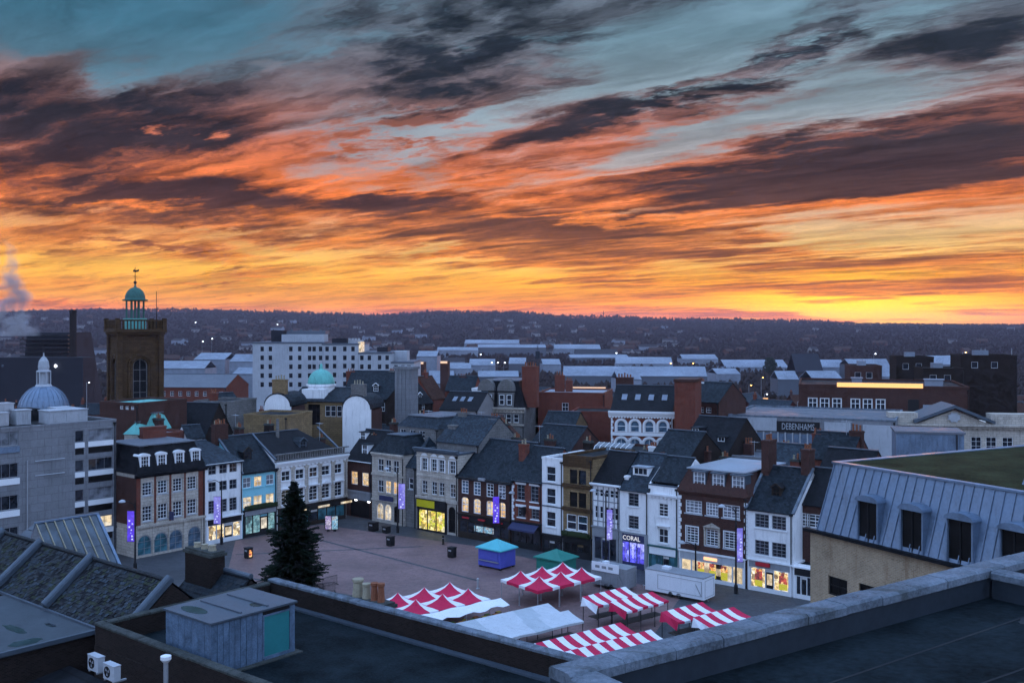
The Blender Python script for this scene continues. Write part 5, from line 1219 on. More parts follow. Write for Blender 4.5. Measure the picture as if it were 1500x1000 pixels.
# glazed roof
p = at_depth(868, 668, 138); t = thing('glazed_roof', 'rounded blue glass conservatory roof behind the ochre house', 'conservatory', (p.x, p.y, 0), A2 + .2)
zz = height(668, 138); mb = MB(); mb.box(0, 0, 2, 5.4, 5, zz); mb.build('wall', 'grey_paint', t)
prof = [(0, 0), (.25, .7), (.9, 1.3), (2.5, 1.7)]
for k in range(7):
    for a, b in zip(prof, prof[1:]):
        mb = MB(); x0, x1 = k * .77 + .04, k * .77 + .73; mb.hexa([(x0, a[0], zz + a[1]), (x1, a[0], zz + a[1]), (x1, b[0], zz + b[1]), (x0, b[0], zz + b[1])], [(x0, a[0], zz + a[1] + .05), (x1, a[0], zz + a[1] + .05), (x1, b[0], zz + b[1] + .05), (x0, b[0], zz + b[1] + .05)]); mb.build('pane', 'skylight_glass', t)
    mb = MB()
    for a, b in zip(prof, prof[1:]): mb.beam((k * .77, a[0], zz + a[1] + .03), (k * .77, b[0], zz + b[1] + .03), .08, .1)
    mb.build('glazing_bar', 'white_paint', t)
simple(884, 962, 140, 664, 'brown_brick', 'flat', 'flat_roof_dark', 0, 8, A2, [], [], 1, 'low brown flat roofed block behind the framed house', 'flat_roofed_block', chim=((935, 656, 1.2, 'white_render'),))
simple(955, 1010, 137, 668, 'dark_brick', 'gable', 'slate', 3.0, 9, A2, [], [], 1, 'slate roofed rear wing behind the parapet house', 'rear_wing', 'house', chim=((1008, 662, 1.6, 'brown_brick'),))
simple(1068, 1130, 142, 672, 'concrete', 'flat', 'flat_roof_grey', 0, 8, A2, [], [], 1, 'low grey block behind the brown attic building', 'grey_block', chim=((1078, 655, 1.4, 'brown_brick'), (1120, 661, 2.2, 'brown_brick')))
simple(1118, 1185, 132, 690, 'dark_brick', 'gable', 'slate_blue', 3.0, 9, A2, [], [], 1, 'slate rear roof with brick stacks behind the white end house', 'rear_wing', 'house', chim=((1150, 668, 1.8, 'red_brick'),))
# ---- ordinary houses that fill the streets behind (several look-alikes, copied)
protos = []
def proto(i, wall, roof, w, d, hh, rise, cm):
    t = thing('terraced_house', 'x', 'house', (0, 0, 0)); hl = []
    n = max(2, int(w / 3)); ws = []
    for k in range(n):
        for z in (1.2, 4.2):
            if z + 1.6 < hh: u = w * (k + .5) / n; hl.append((u - .5, z, u + .5, z + 1.5, 0)); ws.append((u - .5, z))
    walls(t, w, d, hh, hl, wall, z0=-8, gable=(d / 2, hh + rise))
    for u, z in ws: window(t, u, z, 1.0, 1.5, 1, 2, 'white_paint', random.choice(['pane', 'pane', 'pane_curtain', 'pane_blue', 'lit_warm'] if random.random() < .25 else ['pane', 'pane_curtain']), .09, 0, None)
    gable_roof(t, w, d, hh + .004, rise, roof, ov=.25); chimney(t, .7, d / 2, hh + rise - 1, hh + rise + 1.3, .9, .7, cm, 2)
    if i % 2: chimney(t, w - .7, d / 2, hh + rise - 1, hh + rise + 1.3, .9, .7, cm, 3)
    return t
specs = [('far_wall_brick', 'slate', 8, 8, 6.5, 3, 'red_brick', 'brick house with slate roof'), ('far_wall_pale', 'slate', 7, 8, 6.2, 3.2, 'brown_brick', 'cream house with slate roof'), ('brown_brick', 'clay_tile', 10, 9, 7, 3.4, 'brown_brick', 'brown house with clay tile roof'), ('white_render', 'slate_dark', 8, 7, 6, 2.8, 'red_brick', 'white house with black roof'), ('red_brick', 'slate_blue', 12, 9, 8.5, 3.6, 'red_brick', 'big red house with slate roof'), ('dark_brick', 'far_roof', 9, 8, 7, 3, 'dark_brick', 'dark house with brown roof')]
PR = [proto(i, *s[:7]) for i, s in enumerate(specs)]
used = set()
rng = random.Random(11)
for k in range(120):
    i = rng.randrange(6); Y = rng.uniform(205, 560); px = rng.uniform(-20, 1520)
    if Y < 260 and rng.random() < .4: continue
    if 355 < px < 620 and 320 < Y < 385: continue
    x = (px - 750) / F * Y; g = terrain_z(x, Y)
    zmax = 6 - (Y - 200) * .012
    lab = specs[i][7] + ' in the streets behind the square'
    rz = rng.choice([A2, A1, A2, 0, -.3]) + rng.uniform(-.15, .15)
    if i not in used: used.add(i); o = PR[i]; o.location = (x, Y, g + min(0, zmax - 4)); o.rotation_euler = (0, 0, rz); o['label'] = lab
    else: o = copy_tree(PR[i], None, (x, Y, g + min(0, zmax - 4)), rz, lab)
    o['group'] = specs[i][7] + 's of the streets behind the square'
# ------------------------------------------------------------------ the market
def leg(parent, x, y, z, r=.035, m='steel'):
    key = ('leg', round(z, 2), r, m)
    if key not in _wc: mb = MB(); mb.tube((0, 0, 0), (0, 0, z), r, r, 6); mb.lathe([(r * 2.2, 0), (r * 2.2, .03)], 6); _wc[key] = mb.mesh('leg', m)
    return place('leg', _wc[key], parent, (x, y, 0))
def tent_meshes(s):
    if ('tent', round(s, 2)) in _wc: return _wc[('tent', round(s, 2))]
    res = []; zt, ze = 3.25, 2.2
    prof = [(1.0, ze), (.62, ze + .22), (.30, ze + .52), (.10, ze + .84), (.0, zt)]
    for k in range(4):                                  # every side is part red (round two opposite corners), part white
        q = k * pi / 2
        def P(r, z, t): x, y = r * s / 2 * t, -r * s / 2; return (x * cos(q) - y * sin(q), x * sin(q) + y * cos(q), z)
        for (ta_, tb_, col) in (((-1, .35, 'fabric_red'), (.35, 1, 'fabric_white')) if k % 2 == 0 else ((-1, -.35, 'fabric_white'), (-.35, 1, 'fabric_red'))):
            mb = MB()
            for (r0, z0), (r1, z1) in zip(prof, prof[1:]):
                mb.quad(P(r0, z0, ta_), P(r0, z0, tb_), P(r1, z1, tb_), P(r1, z1, ta_))
            v = MB(); r = 1.004; n = 4
            for i in range(n):
                t0, t1 = ta_ + (tb_ - ta_) * i / n, ta_ + (tb_ - ta_) * (i + 1) / n; d0 = .30 + .04 * sin(t0 * 6 + k); d1 = .30 + .04 * sin(t1 * 6 + k)
                v.hexa([P(r, ze - d0, t0), P(r, ze - d1, t1), P(r - .008, ze - d1, t1), P(r - .008, ze - d0, t0)], [P(r, ze + .01, t0), P(r, ze + .01, t1), P(r - .008, ze + .01, t1), P(r - .008, ze + .01, t0)])
            res.append((mb.mesh('canopy_panel', col), v.mesh('valance', col)))
    _wc[('tent', round(s, 2))] = res; return res
def tent(p, ang, s, label, grp):
    t = thing('market_tent', label, 'tent', (p.x, p.y, 0.01), ang, grp)
    for a, b in tent_meshes(s):
        c = place('canopy_panel', a, t); place('valance', b, c)
    for x in (-1, 1):
        for y in (-1, 1): leg(t, x * (s / 2 - .06), y * (s / 2 - .06), 2.2)
    return t
def cluster(f0, f2, b0, where):
    P0 = ground(*f0, 3.25); P2 = ground(*f2, 3.25); B0 = ground(*b0, 3.25); du = (P2 - P0) / 2; dv = B0 - P0
    ang = atan2(du.y, du.x); s = du.length; dv = Vector((-sin(ang), cos(ang), 0)) * s
    col = ('left', 'middle', 'right')
    for j, rw in ((0, 'front'), (1, 'rear')):
        for i in range(3):
            tent(P0 + du * i + dv * j, ang, s, 'red and white peaked tent, %s of the %s row in the %s cluster' % (col[i], rw, where), 'peaked tents in the %s cluster' % where)
    return P0, du, dv, ang, s
CL = cluster((609, 877), (686, 861), (577, 869), 'left')
CR = cluster((790, 843), (852, 830), (756, 836), 'right')
# white sheet stretched in front of the left tents, with produce crates under it
P0, du, dv, ang, s = CL
q = P0 - dv * .52 - du * .5; t = thing('awning_sheet', 'sagging white sheet stretched in front of the left tents', 'awning', (q.x, q.y, .01), ang)
mb = MB(); n = 14; Lw = s * 3.4
top = [(Lw * i / n, 0.0, 2.12 + .06 * sin(i * 1.3)) for i in range(n + 1)]; bot = [(Lw * i / n, -1.5 - .12 * sin(i * .9), 1.72 + .14 * sin(i * 1.7 + 1)) for i in range(n + 1)]
for i in range(n): mb.hexa([top[i], top[i + 1], bot[i + 1], bot[i]], [tuple(Vector(p) + Vector((0, 0, .02))) for p in (top[i], top[i + 1], bot[i + 1], bot[i])])
mb.build('sheet', 'fabric_white', t)
for x in (.1, Lw * .5, Lw - .1): leg(t, x, -1.45, 1.75)
surf('fruit_orange', (.6, .2, .03), .6, .2, 3, 8); surf('fruit_yellow', (.55, .42, .05), .6, .2, 3, 8); surf('fruit_green', (.12, .25, .04), .6, .2, 3, 8); surf('crate_wood', (.28, .2, .12), .8, .2, 3, 8)
crm = {}
for c in ('fruit_orange', 'fruit_yellow', 'fruit_green'):
    mb = MB(); mb.box(-.28, -.2, 0, .28, .2, .03, 0)
    for (x0, y0, x1, y1) in ((-.28, -.2, .28, -.18), (-.28, .18, .28, .2), (-.28, -.18, -.26, .18), (.26, -.18, .28, .18)): mb.box(x0, y0, .03, x1, y1, .2, 0)
    a = mb.mesh('crate', 'crate_wood'); f = MB()
    for i in range(5):
        for j in range(3): f.lathe([(.02, .08), (.055, .12), (.06, .16), (.04, .21), (.01, .225)], 6, -.2 + i * .1, -.12 + j * .12)
    crm[c] = (a, f.mesh('fruit', c))
tb = thing('produce_table', 'long dark table of produce under the sagging white sheet', 'table', (q.x, q.y, .01), ang); mb = MB(); mb.box(.4, -1.3, .72, Lw - .4, -.45, .78); mb.build('table_top', 'crate_wood', tb)
for x in (.5, Lw * .5, Lw - .5):
    for y in (-1.2, -.55): leg(tb, x, y, .72)
for k in range(14):
    c = ('fruit_orange', 'fruit_yellow', 'fruit_green')[k % 3]; r = Matrix.Rotation(ang, 3, 'Z') @ Vector((.8 + k * (Lw - 1.6) / 13, -1.05 + (k % 2) * .42, 0))
    o = thing('produce_crate', 'wooden crate of %s produce under the white sheet, number %s along from the left' % (c[6:], ('one two three four five six seven eight nine ten eleven twelve thirteen fourteen').split()[k]), 'crate', (q.x + r.x, q.y + r.y, .79), ang, 'produce crates under the sheet')
    place('crate', crm[c][0], o); ff = place('fruit', crm[c][1], o); ff['kind'] = 'stuff'
# ---- long stalls with pitched sheets
def long_stall(A, B, A2_, B2_, label, striped=True, zt=2.7, zl=2.2, wd=2.25, seed=0, tears=()):
    rg = random.Random(seed)
    PA, PB = ground(*A, zt), ground(*B, zt); d = PB - PA; ang = atan2(d.y, d.x)
    t = thing('market_stall', label, 'stall', (PA.x, PA.y, .01), ang, 'long market stalls')
    inv = Matrix.Rotation(-ang, 3, 'Z')
    for j, (a, b) in enumerate(((A, B), (A2_, B2_))):
        qa = inv @ (ground(*a, zt) - PA); qb = inv @ (ground(*b, zt) - PA); x0, x1, y0 = qa.x, qb.x, (qa.y + qb.y) / 2
        n = max(6, round((x1 - x0) / .78)) if striped else 6
        ph = rg.randrange(2)
        for i in range(n):
            xa, xb = x0 + (x1 - x0) * i / n, x0 + (x1 - x0) * (i + 1) / n
            red = striped and (i + ph) % 2 == 0
            mb = MB(); m = 4
            def P(x, v):                                # sagging sheet from the ridge rail to the lower rail
                sag = -.10 * sin(pi * v) - .05 * sin(x * 2.3 + j) * sin(pi * v); return Vector((x, y0 - wd * v, zt - .01 + (zl - zt) * v + sag + (.05 * sin(x * 1.9 + seed) if v > .9 else 0)))
            for k in range(m):
                q_ = [P(xa, (k + 1) / m), P(xb, (k + 1) / m), P(xb, k / m), P(xa, k / m)]
                mb.hexa(q_, [p + Vector((0, 0, .015)) for p in q_])
            if j == 1 or True:                          # short hem along the lower rail
                e0, e1 = P(xa, 1), P(xb, 1); hz = .16 + .08 * rg.random()
                mb.hexa([e0 + Vector((0, -.01, -hz)), e1 + Vector((0, -.01, -hz)), e1 + Vector((0, .005, -hz)), e0 + Vector((0, .005, -hz))], [e0 + Vector((0, -.01, .015)), e1 + Vector((0, -.01, .015)), e1 + Vector((0, .005, .015)), e0 + Vector((0, .005, .015))])
            mb.build('canopy_stripe' if striped else 'canopy_sheet', ('fabric_red' if red else 'fabric_white') if striped else ('tarp_grey', 'tarp_grey_dark', 'tarp_grey')[(i + j) % 3], t)
        if tears:
            mb = MB(); e0 = P(x0, 0); e1 = P(x0, 1)
            mb.add([e0, e0.lerp(e1, .5) + Vector((0, 0, .0)), e1, e1 + Vector((-.15, .1, -.8)), e0.lerp(e1, .45) + Vector((-.35, 0, -.45)), e0 + Vector((-.25, 0, -.9))], [(0, 1, 4, 5), (1, 2, 3, 4)]); mb.build('end_flap', tears[j], t)
        for x in (x0 + .1, (x0 * 2 + x1) / 3, (x0 + 2 * x1) / 3, x1 - .1):
            leg(t, x, y0 - .03, zt - .03, .04, 'iron_black'); leg(t, x, y0 - wd + .05, zl - .06, .04, 'iron_black')
        for yy, zz in ((y0 - .02, zt - .06), (y0 - wd + .04, zl - .09)): mb = MB(); mb.beam((x0, yy, zz), (x1, yy, zz), .06, .06); mb.build('rail', 'iron_black', t)
        mb = MB(); mb.box(x0 + .3, y0 - wd * .8, .78, x1 - .3, y0 - wd * .25, .83); mb.build('counter', 'dark_wood', t)
    return t
long_stall((853, 873.6), (916, 858.7), (894, 881), (955.7, 866), 'red and white striped double stall, rearmost, before the white trailer', True, seed=1, tears=('fabric_white', 'fabric_red'))
long_stall((968.5, 896), (1029, 881), (1015, 903.5), (1075, 888.5), 'red and white striped double stall at the right, with torn flaps', True, seed=2, tears=('fabric_red', 'fabric_white'))
long_stall((742, 952), (909, 911), (804, 960), (953.6, 921.6), 'longest red and white striped double stall, at the front', True, seed=3)
long_stall((638, 919), (803, 883), (690, 926), (832, 893), 'pale grey sheeted double stall left of the striped ones', False, seed=4, tears=('tarp_grey', 'tarp_grey'))
# ---- kiosks
def kiosk(corner, ang, lx, ly, zw, zr, wall, roof, label, cat='kiosk'):
    t = thing('market_kiosk', label, cat, (corner.x, corner.y, .01), ang)   # local x runs back along the left face (-), y into depth
    mb = MB(); mb.box(-lx, 0, .25, 0, ly, zw); mb.build('wall', wall, t)
    mb = MB(); o = .28; mb.add([(-lx - o, -o, zw), (o, -o, zw), (o, ly + o, zw), (-lx - o, ly + o, zw), (-lx / 2, ly / 2, zr)], [(0, 1, 4), (1, 2, 4), (2, 3, 4), (3, 0, 4), (3, 2, 1, 0)]); mb.build('roof', roof, t)
    mb = MB(); mb.box(-lx - o, -o - .02, zw - .14, o, -o + .03, zw - .01); mb.box(o - .03, -o + .03, zw - .14, o + .02, ly + o, zw - .01); mb.build('fascia', roof, t)
    mb = MB(); mb.box(-lx + .35, -.05, 1.05, -.35, -.003, zw - .35); sh = mb.build('shutter', wall, t)
    for k in range(9): mb = MB(); z = 1.1 + (zw - 1.5) * k / 9; mb.box(-lx + .38, -.085, z, -.38, -.051, z + .1); mb.build('shutter_slat', wall, sh)
    mb = MB(); mb.box(-lx + .25, -.22, .92, -.25, -.003, 1.0); mb.build('counter', 'steel', t)
    mb = MB(); mb.box(.003, ly * .35, .3, .04, ly * .75, 2.1); mb.build('door', wall, t)
    mb = MB(); mb.box(.003, .1, .3, .03, ly * .28, 1.0); mb.build('panel', wall, t)
    for x in (-lx + .2, -.2):
        for y in (.2, ly - .2): mb = MB(); mb.box(x - .14, y - .14, 0, x + .14, y + .14, .25); mb.build('foot', 'iron_black', t)
    return t
kiosk(ground(733, 836), A2, 3.6, 2.9, 2.5, 3.5, 'kiosk_blue', 'kiosk_turquoise', 'blue kiosk with turquoise pyramid roof standing alone on the paving')
gk = ground(822, 821, 2.4); kiosk(gk, A2, 3.7, 3.0, 2.4, 3.3, 'kiosk_green', 'kiosk_green', 'dark green kiosk half hidden behind the right tents')
# ---- trailers
def trailer(corner, ang, lx, ly, z0, zt, wall, roof, label, sign=False):
    t = thing('catering_trailer', label, 'trailer', (corner.x, corner.y, .01), ang)
    mb = MB(); mb.box(-lx, 0, z0, 0, ly, zt); mb.build('body', wall, t)
    mb = MB(); mb.box(-lx - .03, -.03, zt + .001, .03, ly + .03, zt + .09); mb.build('roof', roof, t)
    mb = MB(); x0, x1 = -lx * .78, -.25
    for (a, b, c, d) in ((x0, z0 + .35, x1, z0 + .38), (x0, zt - .38, x1, zt - .35), (x0, z0 + .38, x0 + .04, zt - .38), (x1 - .04, z0 + .38, x1, zt - .38)): mb.box(a, -.035, b, c, -.003, d)
    mb.build('hatch_trim', 'grey_paint', t)
    mb = MB(); mb.beam((x1 - .06, -.05, z0 + .4), (x1 - .75, -.05, zt - .7), .03, .05); mb.build('hatch_stay', 'grey_paint', t)
    mb = MB()
    for (a, b, c, d) in ((.25, z0 + .2, ly - .25, z0 + .23), (.25, zt - .3, ly - .25, zt - .27), (.25, z0 + .23, .28, zt - .3), (ly - .28, z0 + .23, ly - .25, zt - .3)): mb.box(.003, a, b, .03, c, d)
    mb.build('door_trim', 'grey_paint', t)
    for x in (-lx * .42, -lx * .56):
        for y in (.1, ly - .1): mb = MB(); mb.lathe([(.12, -.1), (.30, -.1), (.32, -.05), (.32, .05), (.30, .1), (.12, .1)], 14); w = mb.build('wheel', 'iron_black', t, (x, y, .32)); w.rotation_euler = (pi / 2, 0, 0)
    mb = MB(); mb.tube((-lx, ly / 2, z0 + .05), (-lx - 1.1, ly / 2, z0 + .05), .05, .05, 6); mb.tube((-lx - 1.0, ly / 2, 0), (-lx - 1.0, ly / 2, z0 + .1), .04, .04, 6); mb.build('drawbar', 'steel', t)
    for x in (-.2, -lx + .2): mb = MB(); mb.tube((x, ly / 2, 0), (x, ly / 2, z0 + .02), .04, .04, 6); mb.lathe([(.12, 0), (.12, .03)], 8, x, ly / 2); mb.build('corner_steady', 'steel', t)
    mb = MB(); mb.box(-lx * .78, ly * .35, zt + .09, -lx * .66, ly * .65, zt + .38); mb.build('vent', 'trailer_white', t)
    if sign:
        mb = MB(); mb.box(-lx + .2, -.14, zt - .55, -.9, -.04, zt + .45); b = mb.build('sign_board', 'fabric_white', t)
        for k in range(3): mb = MB(); mb.box(-lx + .7 + k * .9, -.155, zt - .2, -lx + 1.3 + k * .9, -.141, zt + .1); mb.build('sign_mark', 'grey_paint', b)
    return t
trailer(ground(1031, 884), A2, 7.4, 2.5, .35, 2.65, 'trailer_white', 'grey_paint', 'long white catering trailer with grey roof near the lit shops')
trailer(ground(917, 868), A2, 4.8, 2.2, .35, 2.5, 'grey_paint', 'grey_paint', 'grey catering trailer with white name board behind the striped stalls', True)
# ---- litter bins and bollards
def bin_(px, py, label, h=1.25, r=.42, lit=False):
    p = ground(px, py); t = thing('litter_bin', label, 'litter bin', (p.x, p.y, .008), A2, 'litter bins on the paving')
    mb = MB(); mb.box(-r, -r, .08, r, r, h); mb.build('body', 'iron_black', t); mb = MB(); mb.box(-r - .05, -r - .05, h, r + .05, r + .05, h + .09); mb.build('lid', 'iron_black', t); mb = MB(); mb.box(-r + .05, -r + .05, 0, r - .05, r - .05, .08); mb.build('plinth', 'iron_black', t)
    mb = MB(); mb.box(-r * .6, -r - .012, h - .4, r * .6, -r - .002, h - .2); mb.build('slot', 'steel', t)
    if lit: mb = MB(); mb.box(r + .002, -r * .5, .2, r + .02, r * .6, h - .2); mb.build('side_glow', 'poster_orange', t)  # light on the bin's side, put in as a glowing orange sheet
bin_(572, 799, 'black litter bin standing alone left of the paving centre'); bin_(662, 816, 'black litter bin in the open middle of the paving'); bin_(547, 777, 'low black bin before the stone bank corner', 1.2, .55); bin_(566, 780, 'black bin between the lamp post and the bank', .9, .45); bin_(364, 817, 'black bin with orange light painted on one side, left of the fir', 1.3, .4, True)
for k, (px, py, lab) in enumerate(((649, 797, 'slim black bollard in front of the yellow shop'), (700, 862, 'slim pale bollard left of the right tents'))):
    p = ground(px, py); t = thing('bollard', lab, 'bollard', (p.x, p.y, .008)); mb = MB(); mb.lathe([(.2, 0), (.2, .1), (.12, .15), (.11, 1.0), (.16, 1.05), (.12, 1.2), (.02, 1.25)], 10); mb.build('post', 'iron_black' if k == 0 else 'steel', t); mb = MB(); mb.lathe([(.135, .8), (.135, .9)], 10); mb.build('band', 'steel', t)
# ---- lamp posts with banners
def lamp_post(px, py, ytop, label, banner=None, side=1, arm=-1):
    p = ground(px, py); zt = height(ytop, p.y); t = thing('lamp_post', label, 'lamp post', (p.x, p.y, .008), 0.0, 'tall lamp posts round the square')
    mb = MB(); mb.lathe([(.22, 0), (.22, .9), (.12, 1.1), (.075, zt)], 10); mb.build('post', 'iron_black', t)
    mb = MB(); pts = [(0, 0, zt - .8), (arm * .3, 0, zt - .2), (arm * .9, 0, zt + .1), (arm * 1.5, 0, zt + .1)]
    for a, b in zip(pts, pts[1:]): mb.tube(a, b, .045, .045, 6)
    mb.build('bracket', 'iron_black', t)
    mb = MB(); mb.lathe([(.42, -.12), (.40, 0), (.22, .14), (.05, .2)], 12); mb.build('lamp_head', 'concrete_white', t, (arm * 1.6, 0, zt + .1))
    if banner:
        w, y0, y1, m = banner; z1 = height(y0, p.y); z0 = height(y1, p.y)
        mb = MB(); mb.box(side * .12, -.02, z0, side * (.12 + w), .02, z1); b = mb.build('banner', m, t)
        rg = random.Random(int(px))
        for k in range(7):
            x = side * (.12 + w * rg.uniform(.25, .75)); z = z0 + (z1 - z0) * (.08 + .1 * k); r = rg.uniform(.07, .2)
            mb = MB(); mb.prism([(x + r * (1 if i % 2 else .45) * cos(i * pi / 5), z + r * (1 if i % 2 else .45) * sin(i * pi / 5)) for i in range(10)], -.032, -.024, 0, 'y'); mb.build('snowflake', 'banner_white', b)
        for z in (z0, z1): mb = MB(); mb.tube((0, 0, z), (side * (w + .2), 0, z), .03, .03, 6); mb.build('banner_arm', 'iron_black', t)
lamp_post(324.5, 797, 704, 'tall black lamp post with lilac banner in front of the white house', (.95, 727, 767, 'banner_lilac'), -1, -1)
lamp_post(198, 836, 735, 'tall black lamp post with deep purple banner before the mansard bank', (.85, 748, 793, 'banner_purple'), -1, -1)
lamp_post(582.5, 780, 687, 'tall black lamp post with lilac banner before the stone bank', (.95, 708, 745, 'banner_lilac'), 1, -1)
lamp_post(732.5, 800, 722, 'shorter lamp post with purple banner before the public house', (.85, 727, 766, 'banner_purple'), -1, 1)
lamp_post(887.5, 827, 719, 'tall lamp post with lilac banner before the framed house', (.7, 746, 790, 'banner_lilac'), 1, -1)
lamp_post(1078, 869, 742, 'tall lamp post with faded lilac banner before the brown brick building', (.65, 773, 823, 'banner_lilac'), 1, -1)
lamp_post(1019, 852, 795, 'short plain post left of the white trailer corner', None)
# ---- backlit poster boards
for k, (px, m, lab) in enumerate(((481, 'lit_board_lilac', 'backlit lilac poster board at the passage, left of the pair'), (490.5, 'lit_board_sky', 'backlit sky blue poster board at the passage, right of the pair'))):
    p = ground(px, 778); t = thing('poster_board', lab, 'poster board', (p.x, p.y, .008), .1, 'backlit poster boards'); mb = MB(); mb.box(-.5, -.1, .25, .5, .1, 2.35); mb.build('case', 'iron_black', t); mb = MB(); mb.box(-.42, -.115, .35, .42, -.101, 2.25); mb.build('poster', m, t); mb = MB(); mb.box(-.2, -.08, 0, .2, .08, .25); mb.build('foot', 'iron_black', t)
# ---- the big fir
p = ground(431, 863); t = thing('fir_tree', 'tall dark fir standing on the left of the square', 'tree', (p.x, p.y, 0), 0)
HT = (863 - 703) / F * p.y
mb = MB(); mb.lathe([(.26, 0), (.2, HT * .4), (.05, HT * .97)], 8); mb.build('trunk', 'bark', t)
rg = random.Random(5); V = []; FF = []
def spray(o, d, ln, w):
    """a flat drooping branch of needles: many narrow slivers along an axis"""
    d = d.normalized(); side = d.cross(Vector((0, 0, 1))).normalized(); n = max(4, int(ln * 7))
    for i in range(n):
        tt = (i + .6) / n; c = o + d * ln * tt + Vector((0, 0, -.14 * ln * tt * tt + .10 * ln * max(0, tt - .7)))
        for sg in (-1, 1):
            l2 = w * (1.05 - tt) * rg.uniform(.6, 1.1) + .12; e = c + side * sg * l2 * .8 + d * l2 * .55 + Vector((0, 0, rg.uniform(-.14, .06)))
            b = len(V); th = d * .07; up = Vector((0, 0, .035)); V.extend([tuple(c - th), tuple(c + th), tuple(e), tuple(c.lerp(e, .55) + up + th * 1.1), tuple(c.lerp(e, .55) - up * 2.5 - th)]); FF.extend([(b, b + 1, b + 3), (b + 1, b + 2, b + 3), (b, b + 4, b + 2), (b, b + 2, b + 1)])
k = 0; z = HT * .08
while z < HT * .985:
    f = (z / HT); R0 = (1 - f) ** .82 * 4.7 * rg.uniform(.70, 1.12) + .10
    if f < .14: R0 *= .75 + f * 1.6
    nb = int(9 + 6 * (1 - f))
    for i in range(nb):
        a = rg.uniform(0, 2 * pi); ln = R0 * rg.uniform(.6, 1.08); el_ = rg.uniform(-.22, .18) + .30 * f
        d = Vector((cos(a) * cos(el_), sin(a) * cos(el_), sin(el_))); spray(Vector((0, 0, z + rg.uniform(-.1, .1))), d, ln, .34 + .18 * ln)
        if ln > 1.2:
            for q in range(2): spray(Vector((0, 0, z)) + d * ln * rg.uniform(.35, .7), (d + Vector((-d.y, d.x, 0)) * rg.uniform(-.9, .9)).normalized(), ln * .4, .3)
    z += .24 - .08 * f
me = bpy.data.meshes.new('crown'); me.from_pydata(V, [], FF); me.materials.append(M('needle')); place('crown', me, t)
mb = MB(); mb.box(-1.2, -1.2, .005, 1.2, 1.2, .55); mb.box(-1.3, -1.3, .55, 1.3, 1.3, .62); mb.build('planter', 'iron_black', t)
def barrier(px, py, ang, label):
    p = ground(px, py); t = thing('crowd_barrier', label, 'barrier', (p.x, p.y, .008), ang, 'barriers round the fir')
    mb = MB(); mb.tube((0, 0, .15), (2.2, 0, .15), .02, .02, 6); mb.tube((0, 0, 1.1), (2.2, 0, 1.1), .025, .025, 6)
    for x in (0, 2.2): mb.tube((x, 0, .05), (x, 0, 1.1), .025, .025, 6); mb.box(x - .04, -.3, 0, x + .04, .3, .05)
    mb.build('frame', 'iron_black', t)
    for k in range(1, 15): mb = MB(); mb.tube((2.2 * k / 15, 0, .15), (2.2 * k / 15, 0, 1.1), .012, .012, 5); mb.build('bar', 'iron_black', t)
barrier(447, 868, A2 + .5, 'metal crowd barrier left of the fir base'); barrier(462, 869, A1 * .4, 'metal crowd barrier right of the fir base'); barrier(472, 861, A1, 'metal crowd barrier at the far right of the fir')
# ------------------------------------------------------------------ near roofs
# ---- the roof at the photographer's feet, lower right
A = ground(803, 973, 25.0); B = ground(1415, 826, 25.0); ang = atan2(B.y - A.y, B.x - A.x)
t = thing('felted_roof_building', 'dark felted flat roof with pale stone coping at lower right', 'roof', (A.x, A.y, 0), ang)
LB = (B - A).length; LX = LB + 9.0; WD = 12.0; cw = .52
mb = MB(); mb.box(0, -WD, 0, LX, -.02, 24.35); mb.build('wall', 'tan_brick', t)
mb = MB(); mb.box(.05, -WD, 24.352, LX, -.05, 24.40); rf = mb.build('roof', 'wet_felt', t)
for k, (y, dy_) in enumerate(((-1.9, .5), (-3.1, -.25), (-4.6, .7), (-6.4, -.1), (-8.1, .4))):
    mb = MB(); mb.hexa([(.6, y, 24.401), (LX, y + dy_, 24.401), (LX, y + dy_ + .05, 24.401), (.6, y + .05, 24.401)], [(.6, y, 24.406), (LX, y + dy_, 24.406), (LX, y + dy_ + .05, 24.406), (.6, y + .05, 24.406)]); mb.build('felt_lap', 'flat_roof_dark', rf)
rg_ = random.Random(9)
for k in range(16):                                   # old repairs and tar stains on the felt
    x, y, r1, r2_ = rg_.uniform(1, LX - 1), rg_.uniform(-9, -1.2), rg_.uniform(.2, 1.1), rg_.uniform(.15, .5); ph = rg_.uniform(0, 6)
    mb = MB(); mb.prism([(x + r1 * cos(q * pi / 7) * (1 + .3 * sin(q * 1.9 + ph)), y + r2_ * sin(q * pi / 7) * (1 + .3 * cos(q * 2.7 + ph))) for q in range(14)], 24.401, 24.404 + .0004 * k); mb.build('felt_patch', ('flat_roof_dark', 'roof_tile', 'roof_tile_moss')[k % 3], rf)
